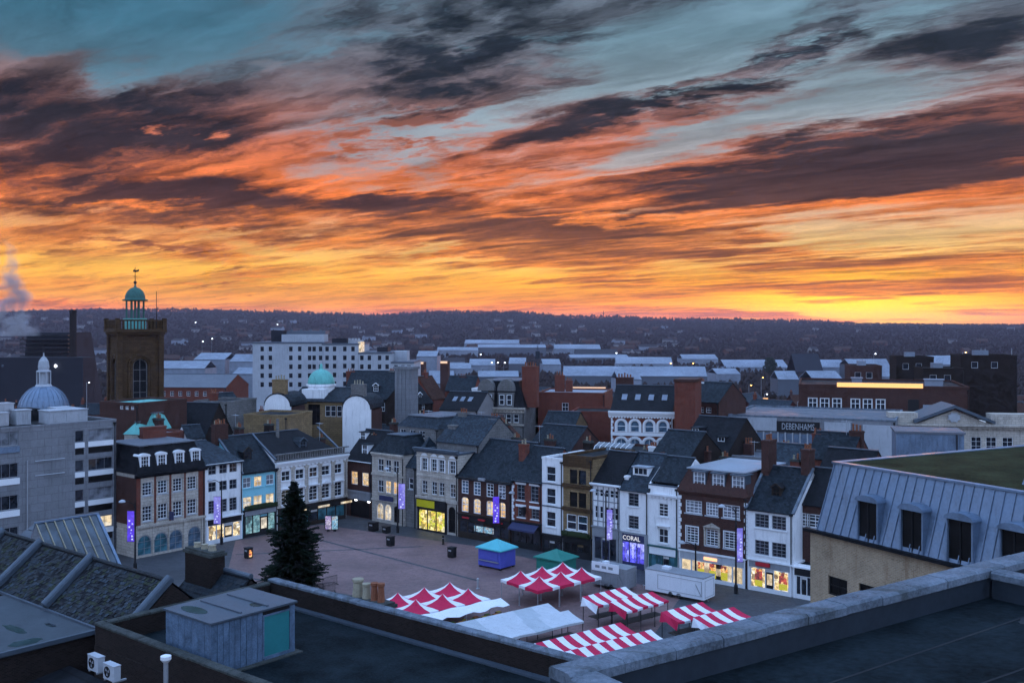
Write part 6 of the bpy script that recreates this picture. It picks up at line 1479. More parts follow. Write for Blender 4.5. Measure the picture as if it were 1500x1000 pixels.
def coping_run(parent, p0, p1, w, z, seg, mat, thick=.16, wallz=None, wallmat='lead', over=.05, round_=False):
    p0 = Vector((*p0[:2], 0)); p1 = Vector((*p1[:2], 0)); d = (p1 - p0); L_ = d.length; d.normalize(); n = Vector((-d.y, d.x, 0))
    if wallz is not None:
        mb = MB(); q = [p0 - n * (w / 2 - over), p1 - n * (w / 2 - over), p1 + n * (w / 2 - over), p0 + n * (w / 2 - over)]; mb.hexa([(v.x, v.y, wallz) for v in q], [(v.x, v.y, z - thick) for v in q]); mb.build('parapet_wall', wallmat, parent)
    m = max(1, round(L_ / seg)); rg = random.Random(int(L_ * 10))
    for k in range(m):
        a = p0 + d * (L_ * k / m + .008); b = p0 + d * (L_ * (k + 1) / m - .008); dz = rg.uniform(-.008, .008); sh = n * rg.uniform(-.012, .012); c = .05
        lo = [a - n * w / 2 + sh, b - n * w / 2 + sh, b + n * w / 2 + sh, a + n * w / 2 + sh]; hi = [a - n * (w / 2 - c) + sh, b - n * (w / 2 - c) + sh, b + n * (w / 2 - c) + sh, a + n * (w / 2 - c) + sh]
        mb = MB(); mb.hexa([(v.x, v.y, z - thick + .002 + dz) for v in lo], [(v.x, v.y, z - .04 + dz) for v in lo]); mb.hexa([(v.x, v.y, z - .039 + dz) for v in lo], [(v.x, v.y, z + dz) for v in hi]); mb.build('coping_stone', mat, parent)
coping_run(t, (.0, -cw / 2), (LX, -cw / 2), cw, 25.0, 1.05, 'coping', .18, 24.2, 'dark_lead')
coping_run(t, (cw / 2, -cw - .02), (cw / 2, -WD), cw, 24.98, 1.05, 'coping', .18, 24.2, 'dark_lead')
coping_run(t, (LB + .2, -cw - .02), (LB + .2, -WD), .42, 24.97, 1.2, 'coping', .16, 24.2, 'dark_lead')
# ---- zinc mansard block at the right
f = Fac(1187, 1500, Y=55.0, ang=radians(-62))
h = House(1187, 1500, 'zinc_roofed_building', 'tan brick building with blue grey zinc mansard and dark arched dormer windows', 'building', fac=f, depth=22)
e = f.z(1187, 777); LW = f.W + 5.0; h.W = LW
for (p0, p1, ya, yb) in ((1213, 1241, 846, 874), (1258, 1280, 856, 890)):
    u0, u1 = f.u(p0), f.u(p1); zb, zt = f.z((p0 + p1) / 2, yb), f.z((p0 + p1) / 2, ya); h.holes.append((u0, zb, u1, zt, 0)); h.wins.append((u0, zb, u1 - u0, zt - zb, 2, 2, dict(frame='black_paint', pane='dark_opening', sill=None, fr=.07)))
h.finish(e, 'tan_brick')
mb = MB(); mb.box(-.25, -.32, e + .003, LW, -.02, e + .16); mb.build('gutter', 'slate_dark', h.r)
zt = f.z(1230, 684); ins = .95; x0 = .85
lo0 = Vector((.35, .05, e + .02)); rise = zt - e
mb = MB(); mb.hexa([(.35, .05, e + .005), (LW, .05, e + .005), (LW, 21.5, e + .005), (.35, 21.5, e + .005)], [(x0, ins, zt), (LW, ins, zt), (LW, 21, zt), (x0, 21, zt)]); rf = mb.build('roof', 'zinc', h.r)
n = int((LW - .4) / .56)
pm = None
for row in (0, 1):                                    # standing seam sheets, two lifts of them
    va, vb = (0.01, .52) if row == 0 else (.525, .99)
    for k in range(n):
        ua, ub = .42 + (LW - .45) * k / n, .42 + (LW - .45) * (k + 1) / n
        def Q(u, v, o): s0 = .35 + (x0 - .35) * v; uu = s0 + (u - .35) * (LW - s0) / (LW - .35); return (uu, .05 + (ins - .05) * v - o, e + .005 + rise * v + o * .25)
        jit = random.uniform(-.03, .03)
        mb = MB(); w = .03; mb.hexa([Q(ua + w, va + jit * row, .004), Q(ub - w, va + jit * row, .004), Q(ub - w, vb + (jit if row == 0 else 0), .004), Q(ua + w, vb + (jit if row == 0 else 0), .004)], [Q(ua + w, va + jit * row, .022 + .006 * (k % 3)), Q(ub - w, va + jit * row, .020 + .006 * (k % 3)), Q(ub - w, vb + (jit if row == 0 else 0), .020), Q(ua + w, vb + (jit if row == 0 else 0), .022)]); mb.build('zinc_sheet', 'zinc', rf)
        if row == 0: mb = MB(); mb.beam(Q(ua, .005, .02), Q(ua, .99, .02), .045, .11); mb.build('standing_seam', 'zinc', rf)
for side_k in range(26):                              # the far end slope
    v0 = .9 + side_k * .75
    mb = MB(); mb.hexa([(.335, v0, e + .01), (.335, v0 + .7, e + .01), (x0 - .02, v0 + .7, zt - .01), (x0 - .02, v0, zt - .01)], [(.31, v0, e + .01), (.31, v0 + .7, e + .01), (x0 - .045, v0 + .7, zt - .01), (x0 - .045, v0, zt - .01)]); mb.build('zinc_sheet', 'zinc', rf)
mb = MB(); mb.box(x0 - .1, ins - .12, zt + .003, LW, ins + .25, zt + .10); mb.box(x0 - .1, ins + .25, zt + .003, x0 + .3, 21.1, zt + .10); mb.box(x0 + .3, 20.8, zt + .003, LW, 21.1, zt + .10); mb.build('edge_flashing', 'zinc', rf)
mb = MB(); mb.box(x0 + .3, ins + .25, zt + .004, LW, 20.8, zt + .05); mb.build('roof_top', 'moss_roof', h.r)
for (pc, pa, pb) in ((1271, 1257, 1284), (1335, 1320, 1350), (1405, 1388, 1423), (1484, 1466, 1503)):
    ua, ub = f.u(pa), f.u(pb); z0 = e + .12; z1 = e + rise * .60; y = -.02
    mb = MB(); w = .09
    mb.box(ua - w, y, z0, ua, 1.0, z1); mb.box(ub, y, z0, ub + w, 1.0, z1)
    ap = [(ua - w - .05, z1 - .04)] + [((ua + ub) / 2 - ((ub - ua) / 2 + w + .05) * cos(pi * k / 10), z1 + .30 * sin(pi * k / 10)) for k in range(11)] + [(ub + w + .05, z1 - .04)]
    mb.prism(ap, y - .10, 1.2, 0, 'y'); mb.box(ua - w, y - .06, z0 - .07, ub + w, y + .1, z0); d = mb.build('dormer', 'zinc', h.r)
    mb = MB(); mb.box(ua, y + .12, z0, ub, y + .16, z1); mb.build('pane', 'dark_opening', d)
    mb = MB(); mb.box((ua + ub) / 2 - .03, y + .07, z0, (ua + ub) / 2 + .03, y + .118, z1); mb.build('glazing_bar', 'black_paint', d)
p = at_depth(1497, 700, 47); t = thing('rooflight', 'blue grey rooflight upstand on the mossy roof at the right edge', 'rooflight', (p.x, p.y, zt + .05), radians(-62)); mb = MB(); mb.hexa([(0, 0, 0), (3, 0, 0), (3, 2, 0), (0, 2, 0)], [(.2, .3, 1.0), (3, .3, 1.0), (3, 1.7, 1.0), (.2, 1.7, 1.0)]); mb.build('upstand', 'zinc', t); mb = MB(); mb.box(.3, .4, 1.0, 2.9, 1.6, 1.06); mb.build('glass', 'skylight_glass', t)
# ---- terrace lower left with brick parapets
PL = ground(138, 911, 14.6); TA = A2; u2 = Vector((cos(A2), sin(A2))); u1 = Vector((cos(A1), sin(A1)))
t = thing('terrace_roof_building', 'dark flat roof terrace enclosed by brick parapets at lower left', 'roof', (PL.x, PL.y, 0), TA)
TW = 27.0; TD = 11.3; zf = 13.4
mb = MB(); mb.box(0, 0, 0, TW, TD, zf); mb.build('wall', 'dark_brick', t)
mb = MB(); mb.box(.2, .2, zf + .003, TW - .1, TD - .2, zf + .05); rf = mb.build('roof', 'wet_felt', t)
coping_run(t, (.0, .25), (TW, .25), .5, 14.6, .62, 'coping_mossy', .14, 0.5, 'dark_brick')
coping_run(t, (0.25, .53), (.25, TD - .5), .5, 14.6, .62, 'coping_mossy', .14, 0.5, 'dark_brick')
coping_run(t, (-.0, TD - .05), (TW, TD - .05), .6, 14.72, .62, 'coping', .16, 0.5, 'dark_brick')
mb = MB(); mb.box(.6, TD - .75, zf + .05, TW, TD - .36, zf + .16); mb.build('flashing', 'lead', t)
# ---- metal shed on the terrace
sp = ground(309.6, 992.5, zf + .05) - Vector((u2.x, u2.y, 0)) * 3.9
t = thing('roof_shed', 'blue grey boarded metal shed with turquoise door on the terrace', 'shed', (sp.x, sp.y, zf + .05), A2)
sx, sy, sh = 3.9, 4.9, 2.5
mb = MB(); mb.box(.05, .05, .0, sx - .05, sy - .05, sh); mb.build('body', 'iron_black', t)
nb = 7
for k in range(nb):
    mb = MB(); a, b = sx * k / nb + .012, sx * (k + 1) / nb - .012; mb.box(a, -.0, .05, b, .046 , sh - .06); mb.build('board', 'board_blue', t)
for k in range(15):
    a, b = sy * k / 15 + .012, sy * (k + 1) / 15 - .012
    if 2.95 < (a + b) / 2 < 4.65: continue
    mb = MB(); mb.box(sx - .046, a, .05, sx + random.uniform(-.01, .012), b, sh - .06); mb.build('board', 'board_blue', t)
mb = MB(); mb.box(sx - .05, 3.0, .22, sx - .02, 4.56, 2.2); d = mb.build('door', 'turquoise_door', t)
for (a, b, c, e_) in ((2.92, 3.0, .15, 2.28), (4.56, 4.64, .15, 2.28), (3.0, 4.56, 2.2, 2.28), (3.0, 4.56, .05, .22)): mb = MB(); mb.box(sx - .05, a, c, sx + .03, b, e_); mb.build('door_frame', 'board_blue', d)
mb = MB(); mb.box(-.10, -.10, sh + .002, sx + .10, sy + .10, sh + .10); rf = mb.build('roof', 'lead', t)
for y in (sy * .36, sy * .68): mb = MB(); mb.box(.3, y, sh + .10, sx - .2, y + .10, sh + .17); mb.build('roof_batten', 'lead', rf)
for (a, b, c, d_) in ((.4, .3, 2.4, 1.1), (2.6, 2.9, 3.4, 3.5)): mb = MB(); mb.prism([(a + (c - a) / 2 * (1 + cos(q * pi / 8)), b + (d_ - b) / 2 * (1 + sin(q * pi / 8))) for q in range(16)], sh + .102, sh + .112); o = mb.build('puddle', 'puddle', rf)
mb = MB(); mb.box(-.25, -.25, -.0, sx + .35, sy + .25, -.001 + .06); mb.build('plinth', 'coping_mossy', t)
# ---- tiled roof with lead covered party walls
def bc(a, b, z): v = u1 * a + u2 * b; return Vector((v.x, v.y, z))     # a along the left row, b along the right row
RA, RZ, EA, EZ = 30.8, 15.8, 28.0, 13.4
t = thing('tiled_roof_house', 'old tiled roof with lead capped party walls at lower left', 'house', bc(EA, -71, 0), A2)
LT = 21.2; run = RA - EA; ri = RZ - EZ; sl = sqrt(run * run + ri * ri)
mb = MB(); mb.box(0, .1, 0, LT, run * 2 - .1, EZ - .1)
for x in (0, LT - .3): mb.prism([(.1, EZ - .099), (run * 2 - .1, EZ - .099), (run, RZ - .15)], x, x + .3, 0, 'x')
mb.build('wall', 'dark_brick', t)
mb = MB(); mb.hexa([(0, 0, EZ - .05), (LT, 0, EZ - .05), (LT, run, RZ - .05), (0, run, RZ - .05)], [(0, -.02, EZ - .01), (LT, -.02, EZ - .01), (LT, run, RZ), (0, run, RZ)]); mb.hexa([(0, run, RZ - .05), (LT, run, RZ - .05), (LT, run * 2, EZ - .05), (0, run * 2, EZ - .05)], [(0, run, RZ), (LT, run, RZ), (LT, run * 2, EZ - .01), (0, run * 2, EZ - .01)]); rf = mb.build('roof', 'slate_dark', t)
party = [.4, 5.8, 12.4, 21.0]
tw, gauge = .30, .205; rows = int(sl / gauge); tile_m = []
sdir = Vector((0, run, ri)).normalized(); nrm = Vector((0, -ri, run)).normalized()
for j, mt in enumerate(('roof_tile', 'slate_dark', 'roof_tile_moss', 'slate_blue')):
    mb = MB(); a = Vector((.008, 0, 0)) + nrm * .045; b = Vector((tw - .008, 0, 0)) + nrm * (.045 + .006 * j); up = sdir * (gauge * 1.25)
    lo = [a - nrm * .035, b - nrm * .035, b + up - nrm * .050, a + up - nrm * .050]; hi = [a, b, b + up - nrm * .030, a + up - nrm * .030]; mb.hexa(lo, hi); tile_m.append(mb.mesh('roof_tile', mt))
slots = []
for r in range(rows):
    off = (r % 2) * tw / 2; k = 0
    while off + k * tw < LT - .3:
        x = off + k * tw; k += 1
        if any(abs(x + tw / 2 - p) < .42 for p in party): continue
        slots.append((x, r))
vis = [s for s in slots if s[0] > 5.0]
def near(s): x, r = s; w = bc(EA, -71, 0) + Vector((u2.x, u2.y, 0)) * x; return w.length
pick = set(sorted(vis, key=lambda s: abs(s[0] - 15.5) * .6 + abs(s[1] - rows * .45) * .2)[:300]); rest = MB(); rg = random.Random(3)
for s in slots:
    pos = Vector((s[0], 0, EZ)) + sdir * (s[1] * gauge) + Vector((rg.uniform(-.012, .012), 0, 0)) + nrm * rg.uniform(-.012, .022)
    if s in pick: o = place('roof_tile', tile_m[rg.choice((0, 0, 1, 2, 3))], rf, pos); o.rotation_euler = (0, rg.uniform(-.07, .07), 0)
    else:
        a = Vector((.008, 0, 0)) + nrm * .045 + pos; b = Vector((tw - .008, 0, 0)) + nrm * (.045 + rg.uniform(-.012, .03)) + pos; up = sdir * (gauge * 1.25)
        rest.hexa([a - nrm * .035, b - nrm * .035, b + up - nrm * .05, a + up - nrm * .05], [a, b, b + up - nrm * .03, a + up - nrm * .03], rg.choice((0, 0, 3, 1, 2)))
o = rest.build('roof_tiles', ['roof_tile', 'roof_tile_moss', 'slate_blue', 'slate_dark'], rf); o['kind'] = 'stuff'
for x in party:
    mb = MB(); a = Vector((x, -.1, EZ + .12)); b = Vector((x, run + .05, RZ + .16)); mb.beam(a, b, .46, .26); mb.tube(a + nrm * .13, b + nrm * .13, .20, .20, 10); mb.build('party_wall_capping', 'lead', t)
for k in range(int(LT / .45)): mb = MB(); mb.prism([(run + .14 * cos(q * pi / 6), RZ + .02 + .13 * sin(q * pi / 6)) for q in range(7)], k * .45 + .01, k * .45 + .44, 0, 'x'); mb.build('ridge_tile', 'roof_tile', rf)
mb = MB(); mb.box(0, -.2, EZ - .12, LT, -.05, EZ + .02); mb.build('gutter', 'lead', t)
# ---- slate roof nearer the fir, with lead hip
t = thing('slate_roof_house', 'dark slate roof with long lead ridge right of the old tiles', 'house', bc(33.2, -55.2, 0), A2)
LS = 5.5; r2 = 2.8; rz2 = 15.0; ez2 = 12.3
mb = MB(); mb.box(0, .05, 0, LS, r2 * 2, ez2 - .05); mb.prism([(.05, ez2 - .049), (r2 * 2, ez2 - .049), (r2, rz2 - .12)], .0, .3, 0, 'x'); mb.prism([(.05, ez2 - .049), (r2 * 2, ez2 - .049), (r2, rz2 - .12)], LS - .3, LS, 0, 'x'); mb.build('wall', 'dark_brick', t)
mb = MB(); mb.hexa([(-.1, -.05, ez2), (LS, -.05, ez2), (LS, r2, rz2), (-.1, r2, rz2)], [(-.1, -.08, ez2 + .05), (LS, -.08, ez2 + .05), (LS, r2, rz2 + .05), (-.1, r2, rz2 + .05)]); mb.hexa([(-.1, r2, rz2), (LS, r2, rz2), (LS, r2 * 2, ez2), (-.1, r2 * 2, ez2)], [(-.1, r2, rz2 + .05), (LS, r2, rz2 + .05), (LS, r2 * 2, ez2 + .05), (-.1, r2 * 2, ez2 + .05)]); rf = mb.build('roof', 'slate_dark', t)
sd2 = Vector((0, r2, rz2 - ez2)).normalized(); n2 = Vector((0, -(rz2 - ez2), r2)).normalized(); sl2 = sqrt(r2 * r2 + (rz2 - ez2) ** 2); mb = MB(); a = n2 * .08; b = Vector((.38, 0, 0)) + n2 * .08; up = sd2 * .36; mb.hexa([a - n2 * .02, b - n2 * .02, b + up - n2 * .045, a + up - n2 * .045], [a, b, b + up - n2 * .03, a + up - n2 * .03])
sm = [mb.mesh('slate', 'slate'), mb.mesh('slate', 'roof_tile')]
for r in range(int(sl2 / .30)):
    for k in range(int(LS / .40)):
        x = k * .40 + (r % 2) * .2
        if x + .38 < LS: o = place('slate', sm[(r * 7 + k * 3) % 5 == 0], rf, Vector((x, 0, ez2)) + sd2 * (r * .30) + n2 * random.uniform(0, .015))
mb = MB(); mb.tube((-.1, r2, rz2 + .1), (LS, r2, rz2 + .1), .17, .17, 10); mb.build('ridge_capping', 'lead', rf)
# ---- lower flat roof with puddles, far left corner
t = thing('low_flat_roof', 'pale wet flat roof with puddles at the left edge', 'roof', (PL.x, PL.y, 0), A2)
mb = MB(); mb.box(-14, -9, 0, -2.75, 1.5, 13.1); mb.build('wall', 'dark_brick', t); mb = MB(); mb.box(-14, -9, 13.102, -2.6, 1.62, 13.3); rf = mb.build('roof', 'clear_felt', t)
for (x, y, a, b) in ((-6.4, -1.2, 1.2, .3), (-3.6, -1.9, .5, .9), (-5.6, .4, .5, .2)): mb = MB(); mb.prism([(x + a * cos(q * pi / 8) * (1 + .2 * sin(q * 2.3)), y + b * sin(q * pi / 8)) for q in range(16)], 13.301, 13.306); mb.build('puddle', 'puddle', rf)
mb = MB(); mb.box(-2.72, -9, 13.15, -2.55, 1.6, 13.38); mb.build('kerb', 'lead', rf)
mb = MB(); mb.hexa([(-2.6, -9, 10.4), (9, -9, 10.4), (9, -.02, 11.6), (-2.6, -.02, 11.6)], [(-2.6, -9, 10.6), (9, -9, 10.6), (9, -.02, 11.8), (-2.6, -.02, 11.8)]); mb.build('lower_roof', 'slate_dark', t)
# ---- air conditioning units on brackets, vent pipe
for k, (px, py) in enumerate(((141, 968), (164, 981))):
    p = at_depth(px, py, 47.5 - k * .9); t = thing('air_conditioner', 'white air conditioning unit on the dark wall, ' + ('left one' if k == 0 else 'right one') + ' of the pair', 'air conditioner', (p.x, p.y, p.z - .5), A2, 'air conditioning units on the dark wall')
    mb = MB(); mb.box(-.48, -.17, .08, .48, .17, .78); mb.box(-.5, -.19, .78, .5, .19, .81); mb.build('casing', 'concrete_white', t)
    for x in (-.36, .36): mb = MB(); mb.box(x - .05, -.17, 0, x + .05, .5, .08); mb.build('bracket', 'steel', t)
    mb = MB(); mb.lathe([(.26, 0), (.26, .02), (.22, .02), (.22, .0)], 16); o = mb.build('fan_guard', 'iron_black', t, (-.12, -.172, .44)); o.rotation_euler = (pi / 2, 0, 0)
    for q in range(3): mb = MB(); mb.prism([(.02 * cos(q * 2.09), .02 * sin(q * 2.09)), (.2 * cos(q * 2.09), .2 * sin(q * 2.09)), (.2 * cos(q * 2.09 + .9), .2 * sin(q * 2.09 + .9))], .001, .008); b = mb.build('fan_blade', 'grey_paint', o)
p = at_depth(243, 968, 45.0); t = thing('vent_pipe', 'thin vent pipe with white cap in front of the shed', 'vent', (p.x, p.y, 11.4)); mb = MB(); mb.tube((0, 0, 0), (0, 0, p.z - 11.4), .11, .11, 8); mb.build('pipe', 'steel', t); mb = MB(); mb.lathe([(.12, p.z - 11.45), (.24, p.z - 11.3), (.24, p.z - 11.15), (.1, p.z - 11.1)], 12); mb.build('cap', 'white_paint', t)
# ---- chimney stacks of the near houses
def stack(px, ytop, Y, w, d, label, pots, mat='dark_brick', base=8.0):
    p = at_depth(px, ytop, Y); t = thing('chimney_stack', label, 'chimney', (p.x, p.y, base), A2)
    zt = p.z - base; mb = MB(); mb.box(-w / 2, -d / 2, 0, w / 2, d / 2, zt - .3); mb.build('stack', mat, t); mb = MB(); mb.box(-w / 2 - .1, -d / 2 - .1, zt - .3, w / 2 + .1, d / 2 + .1, zt - .12); mb.box(-w / 2, -d / 2, zt - .12, w / 2, d / 2, zt); mb.build('cap', 'coping_mossy', t)
    for (x, hh, r, m) in pots: mb = MB(); mb.lathe([(r * 1.15, 0), (r * 1.1, .08), (r * .9, hh * .8), (r * 1.12, hh * .86), (r * 1.12, hh), (r * .8, hh)], 12); mb.build('chimney_pot', m, t, (x, 0, zt - .02))
stack(300, 803, 61.5, 2.75, 1.0, 'broad brick chimney stack with stub pots before the bank', ((-.8, .3, .2, 'buff_pot'), (.0, .3, .2, 'buff_pot'), (.8, .35, .22, 'buff_pot')))
stack(543, 877, 56, 2.9, 1.0, 'brick chimney stack with four pots before the left tents', ((-1.05, 1.0, .30, 'buff_pot'), (-.35, .85, .22, 'buff_pot'), (.3, 1.0, .19, 'terracotta'), (.85, 1.05, .19, 'terracotta')), 'brown_brick')
# ---- glazed roof lantern at the left
def pt(a, b, z): return bc(a, b, z)
a0, a1, zr, ze = 32.0, 36.4, 16.5, 12.8; b0, b1 = -68.5, -64.9
t = thing('roof_lantern', 'glazed pitched roof with pale bars in front of the office block', 'skylight', pt(a0, b0, 0), A1)
# local x along the ridge (e1), local -y towards e2
LR = a1 - a0; dr = b1 - b0
mb = MB(); mb.hexa([(-.2, -dr - .1, 0), (LR + .1, -dr - .1, 0), (LR + .1, dr + .1, 0), (-3.2, dr + .1, 0)], [(-.2, -dr - .1, ze), (LR + .1, -dr - .1, ze), (LR + .1, dr + .1, ze), (-3.2, dr + .1, ze)]); mb.prism([(-dr, ze), (dr, ze), (0, zr - .1)], LR - .2, LR, 0, 'x'); mb.build('wall', 'concrete', t)
nb = 7
for k in range(nb):
    mb = MB(); xa, xb = LR * k / nb + .03, LR * (k + 1) / nb - .03
    for (v0, v1) in ((0, .5), (.505, 1.0)):
        mb = MB(); q = [(xa, -dr * v1, zr + (ze - zr) * v1), (xb, -dr * v1, zr + (ze - zr) * v1), (xb, -dr * v0, zr + (ze - zr) * v0), (xa, -dr * v0, zr + (ze - zr) * v0)]; mb.hexa([(p[0], p[1], p[2] - .03) for p in q], q); mb.build('pane', 'skylight_glass', t)
for k in range(nb + 1):
    mb = MB(); x = LR * k / nb; mb.beam((x, 0, zr + .03), (x, -dr, ze + .03), .07 if k < nb else .2, .10); mb.build('glazing_bar', 'buff_pot' if k < nb else 'zinc', t)
mb = MB(); mb.beam((-.1, 0, zr + .05), (LR + .1, 0, zr + .05), .16, .12); mb.build('ridge_bar', 'zinc', t)
mb = MB(); mb.beam((-.1, -dr - .02, ze + .02), (LR + .1, -dr - .02, ze + .02), .2, .12); mb.build('eaves_bar', 'zinc', t)
for k in range(8):                                    # hipped end in lapped grey sheets
    v0, v1 = k / 8, (k + 1) / 8
    q = lambda v, s: (-3.0 * v, -dr * v * s, zr + (ze - zr) * v)
    mb = MB(); qq = [q(v1 - .01, 1), q(v0, 1), q(v0, -1), q(v1 - .01, -1)]; mb.hexa(qq, [(p[0] - .05, p[1], p[2] + .07) for p in qq]); mb.build('grey_sheet', 'lead', t)
# ---- chimney stacks standing among the roofs behind the rows
for (px, y, Y, w, m, n) in ((232, 612, 150, 1.6, 'brown_brick', 3), (256, 600, 160, 2.0, 'red_brick', 4), (318, 622, 152, 1.8, 'brown_brick', 4), (350, 625, 155, 1.4, 'brown_brick', 3), (394, 620, 162, 1.4, 'dark_brick', 2), (470, 640, 160, 1.2, 'brown_brick', 2), (548, 640, 160, 1.6, 'brown_brick', 3), (577, 618, 170, 1.2, 'brown_brick', 3), (618, 606, 160, 1.9, 'grey_stone', 2), (676, 628, 156, 1.3, 'red_brick', 3), (737, 620, 152, 1.8, 'red_brick', 4), (757, 640, 149, 1.3, 'red_brick', 3), (806, 642, 150, 1.6, 'brown_brick', 3), (842, 634, 152, 1.5, 'red_brick', 3), (862, 645, 142, 1.2, 'dark_brick', 2), (905, 656, 141, 1.2, 'brown_brick', 2), (948, 658, 141, 1.6, 'brown_brick', 3), (1002, 655, 137, 1.4, 'brown_brick', 4), (1032, 660, 141, 1.8, 'brown_brick', 4), (1062, 668, 137, 1.2, 'dark_brick', 3), (1150, 652, 140, 1.6, 'brown_brick', 4), (1166, 672, 130, 1.2, 'red_brick', 2)):
    stack(px, y, Y, w, .9, '%s chimney stack among the roofs behind the square' % {'red_brick': 'red brick', 'brown_brick': 'brown brick', 'dark_brick': 'blackened brick', 'grey_stone': 'pale stone'}[m], [((k - (n - 1) / 2) * w * .85 / n, .55 + .2 * (k % 2), .13, 'terracotta' if k % 3 else 'buff_pot') for k in range(n)], m, 2.0)
def aerial(px, y, Y):
    p = at_depth(px, y, Y); t = thing('roof_aerial', 'thin television aerial above the roofs behind the square', 'aerial', (p.x, p.y, p.z - 5), A2); mb = MB(); mb.tube((0, 0, 0), (0, 0, 5), .035, .03, 5); mb.build('mast', 'steel', t); mb = MB(); mb.tube((-.7, 0, 4.8), (.7, 0, 4.8), .02, .02, 4)
    for k in range(6): mb.tube((-.6 + k * .24, -.35, 4.8), (-.6 + k * .24, .35, 4.8), .012, .012, 4)
    mb.build('element', 'steel', t)
for q in ((345, 606, 158), (468, 618, 158), (628, 600, 160), (705, 602, 160), (790, 622, 152), (925, 640, 142), (1015, 640, 138), (1105, 645, 140), (1240, 615, 128)): aerial(*q)
# ------------------------------------------------------------------ the valley and the far hills
rg = random.Random(21)
def gz(x, y): return terrain_z(x, y)
def on_ground(px, Y): x = (px - 750) / F * Y; return Vector((x, Y, gz(x, Y)))
# ---- the dark brewery with chimney and steam, far left
p = on_ground(66, 430); t = thing('brewery', 'dark slab sided brewery building at the far left', 'building', (p.x, p.y, p.z), 0)
k = 430 / F
def zz(y): return height(y, 430) - p.z
mb = MB(); mb.hexa([(-40 * k, 0, 0), (46 * k, 0, 0), (46 * k, 30, 0), (-40 * k, 30, 0)], [(-33 * k, 4, zz(487)), (30 * k, 4, zz(487)), (30 * k, 26, zz(487)), (-33 * k, 26, zz(487))]); mb.build('main_hall', 'shed_dark', t)
mb = MB(); mb.box(-75 * k, -14, 0, 76 * k, -2, zz(522)); mb.build('low_wing', 'shed_dark', t)
for q in range(6): mb = MB(); y = 492 + q * 6; mb.box(-36 * k, -.5, zz(y), 34 * k, 2.5 - q * .45, zz(y) + .5); mb.build('band', 'black_paint', t)
for px in (2, 16, 29, 104): mb = MB(); x = (px - 66) * k; mb.lathe([(.1, 0), (.5, .3), (.5, .9), (.1, 1.2)], 8, x, -14.5); mb.build('wall_lamp', 'lamp_white' if px == 104 else 'shed_grey', t, (0, 0, zz(536)))
p2 = on_ground(107, 425); t = thing('brewery_chimney', 'slim dark factory chimney left of the church tower', 'chimney', p2, 0); hh = height(454, 425) - p2.z; mb = MB(); mb.lathe([(1.7, 0), (1.35, hh - 1.2), (1.5, hh - 1.1), (1.5, hh)], 14); mb.build('shaft', 'dark_brick', t); mb = MB(); mb.lathe([(1.55, hh - .6), (1.6, hh + .1), (1.1, hh + .1)], 14); mb.build('rim', 'iron_black', t)
# ---- warehouses in the valley: (px0, px1, y top, y bottom, roof, distance)
SH = [(680, 760, 498, 503, 1750), (700, 800, 505, 509, 1500), (640, 700, 509, 513, 1450), (812, 880, 505, 511, 1500), (842, 905, 512, 519, 1350), (835, 922, 520, 524, 1230), (795, 822, 527, 534, 900), (687, 725, 527, 535, 900), (655, 690, 533, 540, 850), (745, 770, 525, 533, 920), (902, 985, 524, 533, 1050), (1000, 1052, 520, 526, 1150), (1062, 1155, 528, 538, 1000), (825, 1035, 538, 551, 720), (1050, 1085, 541, 548, 760), (1166, 1206, 519, 545, 820), (1200, 1240, 528, 538, 850), (1245, 1280, 527, 535, 800), (1275, 1312, 527, 552, 700), (1365, 1408, 522, 534, 760), (628, 665, 545, 562, 470), (700, 760, 545, 552, 520), (283, 330, 518, 527, 640), (336, 372, 520, 530, 620), (228, 300, 530, 540, 560), (1140, 1170, 545, 556, 560), (905, 940, 545, 556, 600), (610, 640, 515, 522, 900), (340, 395, 540, 548, 480), (1190, 1235, 545, 556, 480)]
for i, (a, b, y0, y1, Y) in enumerate(SH):
    p = on_ground((a + b) / 2, Y); w = (b - a) / F * Y; zt = height(y0, Y) - p.z
    deep = max(18.0, min(44, Y * .04)); wall_h = max(3.0, height(y1, Y) - p.z); zt = max(zt, wall_h + 1.5)
    dark = i in (15, 4); wm = 'shed_dark' if dark else ('shed_grey' if i % 4 == 1 else 'shed_white')
    t = thing('warehouse', 'long %s warehouse in the valley' % ('dark' if dark else 'pale grey' if wm == 'shed_grey' else 'white'), 'warehouse', (p.x, p.y, p.z), rg.uniform(-.08, .08), 'valley warehouses')
    mb = MB(); mb.box(-w / 2, 0, -2, w / 2, deep, wall_h); mb.build('wall', wm, t)
    mb = MB(); rm = 'shed_dark' if dark else 'shed_white'; mb.hexa([(-w / 2, -.4, wall_h + .02), (w / 2, -.4, wall_h + .02), (w / 2, deep * .5, zt), (-w / 2, deep * .5, zt)], [(-w / 2, -.4, wall_h + .3), (w / 2, -.4, wall_h + .3), (w / 2, deep * .5, zt + .3), (-w / 2, deep * .5, zt + .3)]); mb.hexa([(-w / 2, deep * .5, zt), (w / 2, deep * .5, zt), (w / 2, deep, wall_h), (-w / 2, deep, wall_h)], [(-w / 2, deep * .5, zt + .3), (w / 2, deep * .5, zt + .3), (w / 2, deep, wall_h + .3), (-w / 2, deep, wall_h + .3)]); mb.build('roof', rm, t)
    nd = max(2, int(w / 14))
    for q in range(min(nd, 9)): mb = MB(); x = -w / 2 + w * (q + .5) / min(nd, 9); mb.box(x - 2, -.15, 0, x + 2, -.01, min(4.5, wall_h * .7)); mb.build('loading_door', 'shed_grey' if q % 2 else 'shed_dark', t)
